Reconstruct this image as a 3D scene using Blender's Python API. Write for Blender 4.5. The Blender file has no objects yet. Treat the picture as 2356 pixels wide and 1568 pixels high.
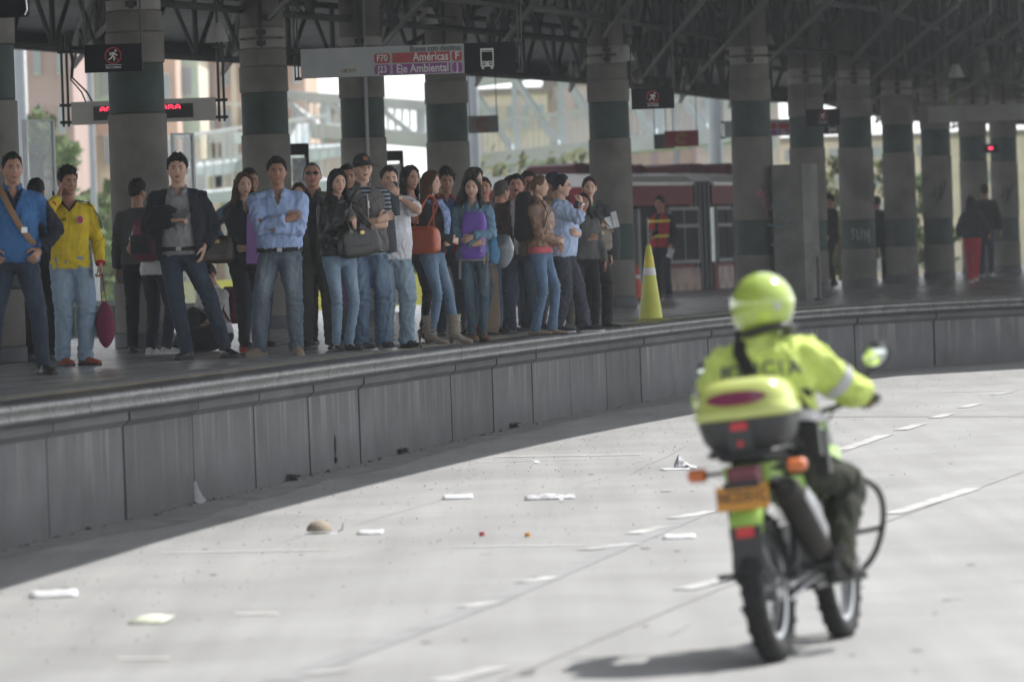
import bpy, math, random
import numpy as np
from mathutils import Vector, Matrix
random.seed(7); np.random.seed(7)
rad = math.radians
S = bpy.context.scene
COL = S.collection

# ---------------------------------------------------------------- camera, world, sun, exposure
CZ = 1.74                                   # eye height above the far carriageway
FPX = 13000.0                               # focal length in px of a 2356 px wide frame
PITCH = math.atan(212 / FPX); ROLL = rad(2.0)
f0 = Vector((0, math.cos(PITCH), -math.sin(PITCH))); r0 = Vector((1, 0, 0)); u0 = r0.cross(f0)
cu = u0 * math.cos(ROLL) + r0 * math.sin(ROLL); cr = r0 * math.cos(ROLL) - u0 * math.sin(ROLL)
cam = bpy.data.cameras.new('camera'); co = bpy.data.objects.new('camera', cam); COL.objects.link(co)
co.matrix_world = Matrix(((cr.x, cu.x, -f0.x, 0), (cr.y, cu.y, -f0.y, 0), (cr.z, cu.z, -f0.z, CZ), (0, 0, 0, 1)))
cam.sensor_width = 36; cam.lens = FPX / 2356 * 36; cam.clip_start = 0.5; cam.clip_end = 3000
cam.dof.use_dof = True; cam.dof.focus_distance = 53; cam.dof.aperture_fstop = 3.3
S.camera = co
SUN_EL = rad(57); SX, SY = .79, .61
world = bpy.data.worlds.new('World'); S.world = world; world.use_nodes = True
wn = world.node_tree; wn.nodes.clear()
sky = wn.nodes.new('ShaderNodeTexSky'); sky.sky_type = 'NISHITA'; sky.sun_disc = False
sky.sun_elevation = SUN_EL; sky.sun_rotation = math.atan2(SX, SY); sky.dust_density = 6.0; sky.air_density = 1.0; sky.ozone_density = 1.0; sky.altitude = 2600
bgn = wn.nodes.new('ShaderNodeBackground'); bgn.inputs[1].default_value = .15
wo = wn.nodes.new('ShaderNodeOutputWorld')
bw = wn.nodes.new('ShaderNodeRGBToBW'); mx = wn.nodes.new('ShaderNodeMix'); mx.data_type = 'RGBA'; mx.inputs[0].default_value = .78   # thin bright overcast veil
wn.links.new(sky.outputs[0], bw.inputs[0]); wn.links.new(sky.outputs[0], mx.inputs[6]); gm = wn.nodes.new('ShaderNodeMath'); gm.operation = 'MULTIPLY'; gm.inputs[1].default_value = 1.75; wn.links.new(bw.outputs[0], gm.inputs[0]); wn.links.new(gm.outputs[0], mx.inputs[7]); wn.links.new(mx.outputs[2], bgn.inputs[0]); wn.links.new(bgn.outputs[0], wo.inputs[0])
sl = bpy.data.lights.new('sun', 'SUN'); sl.energy = 3.7; sl.angle = rad(.6); sl.color = (1, .975, .94)
so = bpy.data.objects.new('sun', sl); COL.objects.link(so)
sd = Vector((SX * math.cos(SUN_EL), SY * math.cos(SUN_EL), math.sin(SUN_EL))).normalized()
so.rotation_euler = sd.to_track_quat('Z', 'Y').to_euler(); so.location = (20, 20, 60)
S.view_settings.view_transform = 'Standard'; S.view_settings.look = 'None'
S.view_settings.exposure = .70; S.view_settings.gamma = 1; S.view_settings.use_curve_mapping = False
S.render.engine = 'CYCLES'
S.cycles.max_bounces = 6; S.cycles.diffuse_bounces = 4; S.cycles.glossy_bounces = 3; S.cycles.transparent_max_bounces = 8
S.cycles.volume_bounces = 0; S.cycles.volume_step_rate = 4; S.cycles.volume_max_steps = 64; S.cycles.use_denoising = True; S.cycles.sample_clamp_indirect = 6; S.cycles.caustics_reflective = False; S.cycles.caustics_refractive = False

# ---------------------------------------------------------------- helpers: surveying the place
PZ = .86                                    # platform floor level
def road_z(y): return -.1 + .1 * max(-.5, min(1, (y - 25) / 30))
def at_depth(px, y, z):                     # ground point at distance y and height z seen along survey direction px
    a = (px - 1178) / FPX; h = z - CZ
    du = y * math.sin(PITCH) + h * math.cos(PITCH); df = y * math.cos(PITCH) - h * math.sin(PITCH)
    return Vector(((a * df + du * math.sin(ROLL)) / math.cos(ROLL), y, z))
def ray(px, py): return f0 + cr * ((px - 1178) / FPX) - cu * ((py - 784) / FPX)
def on_ground(px, py, z=None):
    d = ray(px, py); zz = 0 if z is None else z
    for _ in range(8):
        t = (zz - CZ) / d.z
        if z is None: zz = road_z(d.y * t)
    return Vector((d.x * t, d.y * t, zz))
def at_point(px, py, y):
    d = ray(px, py); t = y / d.y
    return Vector((d.x * t, y, CZ + d.z * t))

# ---------------------------------------------------------------- helpers: noise
def vnoise(P, seed=0):
    P = np.asarray(P, float); I = np.floor(P).astype(np.int64); Fr = P - I; w = Fr * Fr * (3 - 2 * Fr)
    def h(dx, dy, dz):
        n = (I[:, 0] + dx) * 73856093 ^ (I[:, 1] + dy) * 19349663 ^ (I[:, 2] + dz) * 83492791 ^ (seed * 2654435761 & 0x7fffffff)
        n = (n ^ (n >> 13)) * 1274126177 & 0x7fffffff
        n = (n ^ (n >> 16))
        return (n & 0xffff) / 65535.0 * 2 - 1
    r = 0
    for dx in (0, 1):
        for dy in (0, 1):
            for dz in (0, 1):
                r = r + h(dx, dy, dz) * (w[:, 0] if dx else 1 - w[:, 0]) * (w[:, 1] if dy else 1 - w[:, 1]) * (w[:, 2] if dz else 1 - w[:, 2])
    return r

# ---------------------------------------------------------------- helpers: meshes
class MB:
    def __init__(s): s.v = []; s.f = []; s.m = []
    def add(s, V, Fc, mi=0):
        o = len(s.v); s.v.extend([tuple(map(float, p)) for p in V]); s.f.extend([tuple(i + o for i in q) for q in Fc]); s.m.extend([mi] * len(Fc))
        return s
    def box(s, c, d, mi=0, rz=0, M=None):
        hx, hy, hz = d[0] / 2, d[1] / 2, d[2] / 2
        V = [Vector((x * hx, y * hy, z * hz)) for x in (-1, 1) for y in (-1, 1) for z in (-1, 1)]
        if rz: R = Matrix.Rotation(rz, 3, 'Z'); V = [R @ v for v in V]
        if M: V = [M @ v for v in V]
        V = [v + Vector(c) for v in V]
        return s.add(V, [(0, 1, 3, 2), (4, 6, 7, 5), (0, 4, 5, 1), (2, 3, 7, 6), (0, 2, 6, 4), (1, 5, 7, 3)], mi)
    def loft(s, rings, mi=0, cap=True, close=True):
        n = len(rings[0]); V = [p for r in rings for p in r]; Fc = []
        for i in range(len(rings) - 1):
            for j in range(n if close else n - 1):
                k = (j + 1) % n
                Fc.append((i * n + j, i * n + k, (i + 1) * n + k, (i + 1) * n + j))
        if cap and close:
            Fc.append(tuple(range(n - 1, -1, -1))); o = (len(rings) - 1) * n; Fc.append(tuple(range(o, o + n)))
        return s.add(V, Fc, mi)
    def tube(s, pts, radii, n=8, mi=0, ref=None, cap=True):
        pts = [Vector(p) for p in pts]
        if not isinstance(radii, list): radii = [radii] * len(pts)
        rings = []; ref = Vector(ref) if ref is not None else None
        T0 = (pts[1] - pts[0]).normalized()
        if ref is None: ref = Vector((0, 0, 1)) if abs(T0.z) < .9 else Vector((0, 1, 0))
        N = ref
        for i, p in enumerate(pts):
            T = (pts[min(i + 1, len(pts) - 1)] - pts[max(i - 1, 0)]).normalized()
            N = N - T * N.dot(T)
            N = N.normalized() if N.length > 1e-5 else T.orthogonal().normalized()
            B = T.cross(N)
            ra = radii[i]; a, b = ra if isinstance(ra, (list, tuple)) else (ra, ra)
            rings.append([p + B * (a * math.cos(2 * math.pi * k / n)) + N * (b * math.sin(2 * math.pi * k / n)) for k in range(n)])
        return s.loft(rings, mi, cap)
    def cyl(s, a, b, r, n=12, mi=0): return s.tube([a, b], r, n, mi)
    def ell(s, c, r, n=10, m=7, mi=0, M=None, fn=None):
        V = []
        for i in range(m + 1):
            th = math.pi * i / m
            for j in range(n):
                ph = 2 * math.pi * j / n
                p = Vector((r[0] * math.sin(th) * math.cos(ph), r[1] * math.sin(th) * math.sin(ph), r[2] * math.cos(th)))
                if fn: p = fn(p)
                if M: p = M @ p
                V.append(p + Vector(c))
        Fc = [(i * n + j, i * n + (j + 1) % n, (i + 1) * n + (j + 1) % n, (i + 1) * n + j) for i in range(m) for j in range(n)]
        return s.add(V, [tuple(reversed(q)) for q in Fc], mi)
    def prism(s, poly, a, b, mi=0, M=None):   # poly in xz plane extruded y a..b
        n = len(poly); V = [Vector((x, a, z)) for x, z in poly] + [Vector((x, b, z)) for x, z in poly]
        if M: V = [M @ v for v in V]
        Fc = [(i, (i + 1) % n, n + (i + 1) % n, n + i) for i in range(n)] + [tuple(range(n - 1, -1, -1)), tuple(range(n, 2 * n))]
        return s.add(V, Fc, mi)
    def xf(s, M): s.v = [tuple(M @ Vector(p)) for p in s.v]; return s

def smooth_mesh(me, on=True):
    me.polygons.foreach_set('use_smooth', [on] * len(me.polygons)); me.update()
def mesh_of(name, mb, mats, smooth=False):
    me = bpy.data.meshes.new(name); me.from_pydata(mb.v, [], mb.f); me.validate()
    if not isinstance(mats, (list, tuple)): mats = [mats]
    for m in mats: me.materials.append(m)
    if len(mats) > 1 and len(me.polygons) == len(mb.m): me.polygons.foreach_set('material_index', mb.m)
    if smooth:
        smooth_mesh(me)
        try: me.set_sharp_from_angle(angle=rad(smooth if smooth is not True else 50))
        except Exception: pass
    return me
def tag(o, label=None, cat=None, group=None, kind=None):
    if label: o['label'] = label
    if cat: o['category'] = cat
    if group: o['group'] = group
    if kind: o['kind'] = kind
    return o
def mk(name, mb, mats, parent=None, smooth=False, loc=None, rz=0):
    o = bpy.data.objects.new(name, mb if isinstance(mb, bpy.types.Mesh) else mesh_of(name, mb, mats, smooth)); COL.objects.link(o)
    if parent: o.parent = parent
    if loc is not None: o.location = loc
    if rz: o.rotation_euler = (0, 0, rz)
    return o
def empty(name, loc=(0, 0, 0), rz=0, label=None, cat=None, group=None):
    o = bpy.data.objects.new(name, None); COL.objects.link(o); o.location = loc; o.rotation_euler = (0, 0, rz); o.empty_display_size = .2
    return tag(o, label, cat, group)
def copy_tree(o, parent=None):
    c = o.copy(); COL.objects.link(c); c.parent = parent
    for ch in list(o.children): copy_tree(ch, c)
    return c

# ---------------------------------------------------------------- helpers: materials
_M = {}
def mat(name, col, rough=.7, metal=0, var=.15, vs=3.0, bump=0, bs=20, spec=.5, coat=0, sheen=0, stretch=None, alpha=None, trans=0, emit=None, estr=0, coord='Object', dirt=None, ds=1.0, rnd=False):
    if name in _M: return _M[name]
    m = bpy.data.materials.new(name); m.use_nodes = True; nt = m.node_tree; b = nt.nodes['Principled BSDF']; _M[name] = m
    L = nt.links.new; N = nt.nodes.new
    b.inputs['Roughness'].default_value = rough; b.inputs['Metallic'].default_value = metal
    b.inputs['Specular IOR Level'].default_value = spec
    if coat: b.inputs['Coat Weight'].default_value = coat; b.inputs['Coat Roughness'].default_value = .08
    if sheen: b.inputs['Sheen Weight'].default_value = sheen
    if trans: b.inputs['Transmission Weight'].default_value = trans
    if alpha is not None: b.inputs['Alpha'].default_value = alpha
    if emit: b.inputs['Emission Color'].default_value = (*emit, 1); b.inputs['Emission Strength'].default_value = estr
    c = (*col, 1)
    tc = N('ShaderNodeTexCoord'); mp = N('ShaderNodeMapping'); L(tc.outputs[coord], mp.inputs[0])
    if rnd:
        oi_ = N('ShaderNodeObjectInfo'); sc_ = N('ShaderNodeVectorMath'); sc_.operation = 'SCALE'; sc_.inputs[3].default_value = 37; cb_ = N('ShaderNodeCombineXYZ'); [L(oi_.outputs['Random'], cb_.inputs[q]) for q in range(3)]; L(cb_.outputs[0], sc_.inputs[0]); L(sc_.outputs[0], mp.inputs['Location'])
    if stretch: mp.inputs['Scale'].default_value = stretch
    if var:
        n = N('ShaderNodeTexNoise'); n.inputs['Scale'].default_value = vs; n.inputs['Detail'].default_value = 6; L(mp.outputs[0], n.inputs['Vector'])
        r = N('ShaderNodeMapRange'); r.inputs[1].default_value = .3; r.inputs[2].default_value = .7; r.inputs[3].default_value = 1 - var; r.inputs[4].default_value = 1 + var; L(n.outputs[0], r.inputs[0])
        x = N('ShaderNodeMix'); x.data_type = 'RGBA'; x.blend_type = 'MULTIPLY'; x.inputs[0].default_value = 1; x.inputs[6].default_value = c
        L(r.outputs[0], x.inputs[7]); out = x.outputs[2]
        if dirt:
            n2 = N('ShaderNodeTexNoise'); n2.inputs['Scale'].default_value = ds; n2.inputs['Detail'].default_value = 8; L(mp.outputs[0] if rnd else tc.outputs[coord], n2.inputs['Vector'])
            r2 = N('ShaderNodeMapRange'); r2.inputs[1].default_value = .48; r2.inputs[2].default_value = .68; r2.inputs[4].default_value = .8; L(n2.outputs[0], r2.inputs[0])
            y = N('ShaderNodeMix'); y.data_type = 'RGBA'; L(r2.outputs[0], y.inputs[0]); L(out, y.inputs[6]); y.inputs[7].default_value = (*dirt, 1); out = y.outputs[2]
        L(out, b.inputs['Base Color'])
    else: b.inputs['Base Color'].default_value = c
    if bump:
        n3 = N('ShaderNodeTexNoise'); n3.inputs['Scale'].default_value = bs; n3.inputs['Detail'].default_value = 5; L(mp.outputs[0], n3.inputs['Vector'])
        bp = N('ShaderNodeBump'); bp.inputs['Strength'].default_value = bump; bp.inputs['Distance'].default_value = .02; L(n3.outputs[0], bp.inputs['Height']); L(bp.outputs[0], b.inputs['Normal'])
    return m
def fab(name, col, rough=.9, bump=.5, var=.16, **k): return mat(name, col, rough, var=var, vs=9, bump=bump, bs=16, spec=.25, sheen=.03, **k)
def denim(name, col, fade):
    if name in _M: return _M[name]
    m = fab(name, col, .85, .3); nt = m.node_tree; b = nt.nodes['Principled BSDF']
    src = b.inputs['Base Color'].links[0].from_socket
    at = nt.nodes.new('ShaderNodeAttribute'); at.attribute_name = 'wear'
    x = nt.nodes.new('ShaderNodeMix'); x.data_type = 'RGBA'; nt.links.new(at.outputs['Fac'], x.inputs[0]); nt.links.new(src, x.inputs[6]); x.inputs[7].default_value = (*fade, 1)
    nt.links.new(x.outputs[2], b.inputs['Base Color'])
    return m
def knit_stripes(name, a, bcol, freq, axis=2, duty=.5):
    if name in _M: return _M[name]
    m = fab(name, a); nt = m.node_tree; b = nt.nodes['Principled BSDF']; L = nt.links.new
    src = b.inputs['Base Color'].links[0].from_socket
    tc = nt.nodes.new('ShaderNodeTexCoord'); sp = nt.nodes.new('ShaderNodeSeparateXYZ'); L(tc.outputs['Object'], sp.inputs[0])
    mu = nt.nodes.new('ShaderNodeMath'); mu.operation = 'MULTIPLY'; mu.inputs[1].default_value = freq; L(sp.outputs[axis], mu.inputs[0])
    fr = nt.nodes.new('ShaderNodeMath'); fr.operation = 'FRACT'; L(mu.outputs[0], fr.inputs[0])
    gt = nt.nodes.new('ShaderNodeMath'); gt.operation = 'GREATER_THAN'; gt.inputs[1].default_value = duty; L(fr.outputs[0], gt.inputs[0])
    x = nt.nodes.new('ShaderNodeMix'); x.data_type = 'RGBA'; L(gt.outputs[0], x.inputs[0]); L(src, x.inputs[6]); x.inputs[7].default_value = (*bcol, 1); L(x.outputs[2], b.inputs['Base Color'])
    return m
def text_obj(name, txt, size, m, parent, M, align='CENTER', depth=.002, sx=1.0):
    cu_ = bpy.data.curves.new(name, 'FONT'); cu_.body = txt; cu_.size = size; cu_.align_x = align; cu_.align_y = 'CENTER'; cu_.extrude = depth; cu_.resolution_u = 3; cu_.offset = size * .018
    cu_.materials.append(m)
    tmp = bpy.data.objects.new('t', cu_); me = bpy.data.meshes.new_from_object(tmp); bpy.data.objects.remove(tmp)
    o = bpy.data.objects.new(name, me); COL.objects.link(o); o.parent = parent; o.matrix_local = M @ Matrix.Diagonal((sx, 1, 1, 1))
    return o
FRONT = Matrix.Rotation(rad(90), 4, 'X')     # text standing up, read from -Y

def spline(P, n=8):
    P = [Vector(p) for p in P]; out = []
    for i in range(len(P) - 1):
        p0, p1, p2, p3 = P[max(i - 1, 0)], P[i], P[i + 1], P[min(i + 2, len(P) - 1)]
        for k in range(n):
            t = k / n
            out.append(.5 * ((2 * p1) + (p2 - p0) * t + (2 * p0 - 5 * p1 + 4 * p2 - p3) * t * t + (3 * p1 - p0 - 3 * p2 + p3) * t ** 3))
    out.append(P[-1]); return out
def resample(P, step, start=0):
    out = []; d = start; acc = 0
    for a, b in zip(P[:-1], P[1:]):
        L_ = (b - a).length
        while d <= acc + L_:
            out.append(a.lerp(b, (d - acc) / L_)); d += step
        acc += L_
    return out
def offset(P, d):                            # d > 0: to the left of travel (into the platform)
    out = []
    for i, p in enumerate(P):
        t = (P[min(i + 1, len(P) - 1)] - P[max(i - 1, 0)]); t.z = 0; t.normalize()
        out.append(Vector((p.x - t.y * d, p.y + t.x * d, p.z)))
    return out
def curve_x(P, y):                           # x of polyline at given y
    for a, b in zip(P[:-1], P[1:]):
        if a.y <= y <= b.y: return a.x + (b.x - a.x) * (y - a.y) / (b.y - a.y + 1e-9)
    return P[-1].x
def sweep(mb, P, prof, mi=0, cap=True):      # prof: list of (d, z), d>0 outward to the road
    rings = []
    for i, p in enumerate(P):
        t = (P[min(i + 1, len(P) - 1)] - P[max(i - 1, 0)]); t.z = 0; t.normalize()
        rings.append([Vector((p.x + t.y * d, p.y - t.x * d, z)) for d, z in prof])
    return mb.loft(rings, mi, cap, True)

# ---------------------------------------------------------------- hazy city air (closed box round the whole place)
hm_ = bpy.data.materials.new('hazy air'); hm_.use_nodes = True; nt_ = hm_.node_tree; nt_.nodes.clear()
ov = nt_.nodes.new('ShaderNodeOutputMaterial'); pv_ = nt_.nodes.new('ShaderNodeVolumePrincipled'); pv_.inputs['Density'].default_value = .00055; pv_.inputs['Color'].default_value = (.93, .97, 1, 1); pv_.inputs['Anisotropy'].default_value = .2
nt_.links.new(pv_.outputs[0], ov.inputs['Volume'])
mb = MB(); mb.box((0, 420, 13.5), (900, 1000, 30)); tag(mk('haze', mb, hm_), kind='stuff')
# ================================================================ THE GROUND
WALL = [(-6.3, 20.0, 0), (-4.75, 28.4, 0), (-3.31, 36.0, 0), (-2.9, 38.3, 0), (-2.1, 42.9, 0), (-1.34, 47.5, 0), (-.58, 51.8, 0), (.16, 55.9, 0), (.88, 59.6, 0), (1.6, 63.2, 0),
        (2.5, 67.2, 0), (3.55, 70.6, 0), (4.75, 73.0, 0), (6.0, 74.7, 0), (7.4, 75.9, 0), (9.5, 77.2, 0), (13, 78.8, 0), (18, 80, 0)]
WC = spline(WALL, 8)
m_road = mat('worn concrete road', (.300, .300, .296), .75, var=.09, vs=.8, bump=.25, bs=40, dirt=(.245, .245, .24), ds=.35)
def road_material():
    nt = m_road.node_tree; b = nt.nodes['Principled BSDF']; L = nt.links.new; N = nt.nodes.new
    src = b.inputs['Base Color'].links[0].from_socket
    tc = N('ShaderNodeTexCoord'); mp = N('ShaderNodeMapping'); mp.inputs['Rotation'].default_value = (0, 0, rad(11)); mp.inputs['Scale'].default_value = (4.5, .12, 1); L(tc.outputs['Object'], mp.inputs[0])
    n = N('ShaderNodeTexNoise'); n.inputs['Scale'].default_value = 1; n.inputs['Detail'].default_value = 5; L(mp.outputs[0], n.inputs['Vector'])
    r = N('ShaderNodeMapRange'); r.inputs[1].default_value = .35; r.inputs[2].default_value = .7; r.inputs[3].default_value = 1.04; r.inputs[4].default_value = .90; L(n.outputs[0], r.inputs[0])
    x = N('ShaderNodeMix'); x.data_type = 'RGBA'; x.blend_type = 'MULTIPLY'; x.inputs[0].default_value = 1; L(src, x.inputs[6]); L(r.outputs[0], x.inputs[7])
    n2 = N('ShaderNodeTexNoise'); n2.inputs['Scale'].default_value = 55; n2.inputs['Detail'].default_value = 3; L(tc.outputs['Object'], n2.inputs['Vector'])
    r2 = N('ShaderNodeMapRange'); r2.inputs[1].default_value = .58; r2.inputs[2].default_value = .75; r2.inputs[3].default_value = 1.0; r2.inputs[4].default_value = .66; L(n2.outputs[0], r2.inputs[0])
    y = N('ShaderNodeMix'); y.data_type = 'RGBA'; y.blend_type = 'MULTIPLY'; y.inputs[0].default_value = 1; L(x.outputs[2], y.inputs[6]); L(r2.outputs[0], y.inputs[7])
    vo = N('ShaderNodeTexVoronoi'); vo.inputs['Scale'].default_value = 1.1; L(tc.outputs['Object'], vo.inputs['Vector'])
    r3 = N('ShaderNodeMapRange'); r3.inputs[1].default_value = .03; r3.inputs[2].default_value = .07; r3.inputs[3].default_value = .62; r3.inputs[4].default_value = 1; L(vo.outputs['Distance'], r3.inputs[0])
    w = N('ShaderNodeMix'); w.data_type = 'RGBA'; w.blend_type = 'MULTIPLY'; w.inputs[0].default_value = 1; L(y.outputs[2], w.inputs[6]); L(r3.outputs[0], w.inputs[7])
    mp2 = N('ShaderNodeMapping'); mp2.inputs['Rotation'].default_value = (0, 0, rad(11)); L(tc.outputs['Object'], mp2.inputs[0]); sp = N('ShaderNodeSeparateXYZ'); L(mp2.outputs[0], sp.inputs[0])
    wv = N('ShaderNodeMath'); wv.operation = 'SINE'; ml = N('ShaderNodeMath'); ml.operation = 'MULTIPLY'; ml.inputs[1].default_value = 3.3; L(sp.outputs[0], ml.inputs[0]); L(ml.outputs[0], wv.inputs[0])
    r4 = N('ShaderNodeMapRange'); r4.inputs[1].default_value = .2; r4.inputs[2].default_value = 1; r4.inputs[3].default_value = 1; r4.inputs[4].default_value = .94; L(wv.outputs[0], r4.inputs[0])
    w2 = N('ShaderNodeMix'); w2.data_type = 'RGBA'; w2.blend_type = 'MULTIPLY'; w2.inputs[0].default_value = 1; L(w.outputs[2], w2.inputs[6]); L(r4.outputs[0], w2.inputs[7])
    L(w2.outputs[2], b.inputs['Base Color'])
road_material()
mb = MB(); xs = [-400, -60, -25, -12, -6, -3, 0, 3, 6, 12, 25, 60, 400]; ys = [-60, -10, 5, 10, 15, 20, 25, 30, 35, 40, 45, 50, 55, 60, 70, 90, 130, 300, 900]
V = [(x, y, road_z(y)) for y in ys for x in xs]; n = len(xs)
mb.add(V, [(j * n + i, j * n + i + 1, (j + 1) * n + i + 1, (j + 1) * n + i) for j in range(len(ys) - 1) for i in range(n - 1)])
tag(mk('road', mb, m_road, smooth=True), kind='structure')

# platform body: slab, wall panels, coping
m_floor = mat('worn polished platform floor', (.40, .40, .39), .26, var=.22, vs=1.6, bump=.05, bs=14, dirt=(.28, .275, .265), ds=.9)
m_wall = mat('streaked precast concrete', (.098, .102, .104), .8, var=.24, vs=2.0, bump=.2, bs=30)
m_cope = mat('dark rounded coping', (.088, .088, .088), .30, var=.3, vs=5, bump=.8, bs=18, dirt=(.17, .17, .165), ds=6)
m_dark = mat('dark gap', (.03, .03, .03), .9, var=0)
def wall_material():
    nt = m_wall.node_tree; b = nt.nodes['Principled BSDF']; L = nt.links.new; N = nt.nodes.new
    src = b.inputs['Base Color'].links[0].from_socket
    tc = N('ShaderNodeTexCoord'); sp = N('ShaderNodeSeparateXYZ'); L(tc.outputs['Object'], sp.inputs[0])
    oi = N('ShaderNodeObjectInfo')
    cb = N('ShaderNodeCombineXYZ'); m1 = N('ShaderNodeMath'); m1.operation = 'MULTIPLY'; m1.inputs[1].default_value = 5.5
    ad = N('ShaderNodeMath'); ad.operation = 'ADD'; L(sp.outputs[1], ad.inputs[0]); L(sp.outputs[0], ad.inputs[1]); L(ad.outputs[0], m1.inputs[0]); L(m1.outputs[0], cb.inputs[0])
    m2 = N('ShaderNodeMath'); m2.operation = 'MULTIPLY'; m2.inputs[1].default_value = .5; L(sp.outputs[2], m2.inputs[0]); L(m2.outputs[0], cb.inputs[2])
    m3 = N('ShaderNodeMath'); m3.operation = 'MULTIPLY'; m3.inputs[1].default_value = 40; L(oi.outputs['Random'], m3.inputs[0]); L(m3.outputs[0], cb.inputs[1])
    n = N('ShaderNodeTexNoise'); n.inputs['Scale'].default_value = 1; n.inputs['Detail'].default_value = 4; L(cb.outputs[0], n.inputs['Vector'])
    r = N('ShaderNodeMapRange'); r.inputs[1].default_value = .50; r.inputs[2].default_value = .66; L(n.outputs[0], r.inputs[0])
    g = N('ShaderNodeMapRange'); g.inputs[1].default_value = .08; g.inputs[2].default_value = .58; L(sp.outputs[2], g.inputs[0]); gt_ = N('ShaderNodeMath'); gt_.operation = 'LESS_THAN'; gt_.inputs[1].default_value = .60; L(sp.outputs[2], gt_.inputs[0]); gm_ = N('ShaderNodeMath'); gm_.operation = 'MULTIPLY'; L(g.outputs[0], gm_.inputs[0]); L(gt_.outputs[0], gm_.inputs[1])
    mm = N('ShaderNodeMath'); mm.operation = 'MULTIPLY'; L(r.outputs[0], mm.inputs[0]); L(gm_.outputs[0], mm.inputs[1])
    x = N('ShaderNodeMix'); x.data_type = 'RGBA'; L(mm.outputs[0], x.inputs[0]); L(src, x.inputs[6]); x.inputs[7].default_value = (.19, .186, .172, 1)
    # darker low down and per-panel tone
    g2 = N('ShaderNodeMapRange'); g2.inputs[1].default_value = 0; g2.inputs[2].default_value = .25; g2.inputs[3].default_value = .72; g2.inputs[4].default_value = 1; L(sp.outputs[2], g2.inputs[0])
    rp = N('ShaderNodeMapRange'); rp.inputs[3].default_value = .78; rp.inputs[4].default_value = 1.15; L(oi.outputs['Random'], rp.inputs[0])
    m4 = N('ShaderNodeMath'); m4.operation = 'MULTIPLY'; L(g2.outputs[0], m4.inputs[0]); L(rp.outputs[0], m4.inputs[1])
    y = N('ShaderNodeMix'); y.data_type = 'RGBA'; y.blend_type = 'MULTIPLY'; y.inputs[0].default_value = 1; L(x.outputs[2], y.inputs[6]); L(m4.outputs[0], y.inputs[7])
    # dark pits
    n2 = N('ShaderNodeTexNoise'); n2.inputs['Scale'].default_value = 22; n2.inputs['Detail'].default_value = 2; L(tc.outputs['Object'], n2.inputs['Vector'])
    r2 = N('ShaderNodeMapRange'); r2.inputs[1].default_value = .70; r2.inputs[2].default_value = .76; r2.inputs[3].default_value = 1; r2.inputs[4].default_value = .35; L(n2.outputs[0], r2.inputs[0])
    z = N('ShaderNodeMix'); z.data_type = 'RGBA'; z.blend_type = 'MULTIPLY'; z.inputs[0].default_value = 1; L(y.outputs[2], z.inputs[6]); L(r2.outputs[0], z.inputs[7])
    L(z.outputs[2], b.inputs['Base Color'])
wall_material()
plat = tag(empty('platform'), kind='structure')
# floor slab: grid between near edge and a far edge
FAR = [(-16, 20, 0), (-13, 40, 0), (-10.2, 60, 0), (-7.2, 76, 0), (-3.6, 89, 0), (-.75, 95.7, 0), (3.75, 105.4, 0), (6.6, 114, 0), (10.5, 128, 0), (16, 150, 0), (30, 170, 0)]
NEARF = resample(WC, .6)
mb = MB(); rows = []
FC = spline(FAR, 10); FR = resample(FC, 1.0)
NE = NEARF + [Vector((18 + 3 * i, 80 + .8 * i, 0)) for i in range(1, 8)]
for i, p in enumerate(NE):
    q = FR[min(int(i * (len(FR) - 1) / (len(NE) - 1)), len(FR) - 1)]
    rows.append([Vector((p.x + (q.x - p.x) * t, p.y + (q.y - p.y) * t, PZ)) for t in (0, .04, .08, .14, .25, .4, .6, .8, 1)])
n = 9
mb.add([v for r in rows for v in r], [(j * n + i, j * n + i + 1, (j + 1) * n + i + 1, (j + 1) * n + i) for j in range(len(rows) - 1) for i in range(n - 1)])
mb2 = MB(); mb2.add([v for r in rows for v in (r[-1], Vector((r[-1].x, r[-1].y, -.2)))], [(2 * j, 2 * j + 2, 2 * j + 3, 2 * j + 1) for j in range(len(rows) - 1)])
fo = tag(mk('platform_floor', mb, m_floor, plat, smooth=True), kind='structure')
def floor_material():
    nt = m_floor.node_tree; b = nt.nodes['Principled BSDF']; L = nt.links.new; N = nt.nodes.new
    src = b.inputs['Base Color'].links[0].from_socket
    tc = N('ShaderNodeTexCoord'); mp = N('ShaderNodeMapping'); mp.inputs['Rotation'].default_value = (0, 0, rad(11)); L(tc.outputs['Object'], mp.inputs[0])
    bk = N('ShaderNodeTexBrick'); bk.offset = 0; bk.inputs['Scale'].default_value = 1; bk.inputs['Brick Width'].default_value = .6; bk.inputs['Row Height'].default_value = 1.2; bk.inputs['Mortar Size'].default_value = .03
    bk.inputs['Color1'].default_value = (1, 1, 1, 1); bk.inputs['Color2'].default_value = (.8, .8, .8, 1); bk.inputs['Mortar'].default_value = (.45, .45, .45, 1); L(mp.outputs[0], bk.inputs['Vector'])
    x = N('ShaderNodeMix'); x.data_type = 'RGBA'; x.blend_type = 'MULTIPLY'; x.inputs[0].default_value = 1; L(src, x.inputs[6]); L(bk.outputs[0], x.inputs[7]); L(x.outputs[2], b.inputs['Base Color'])
floor_material()
mk('far_side_wall', mb2, m_wall, plat)
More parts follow.
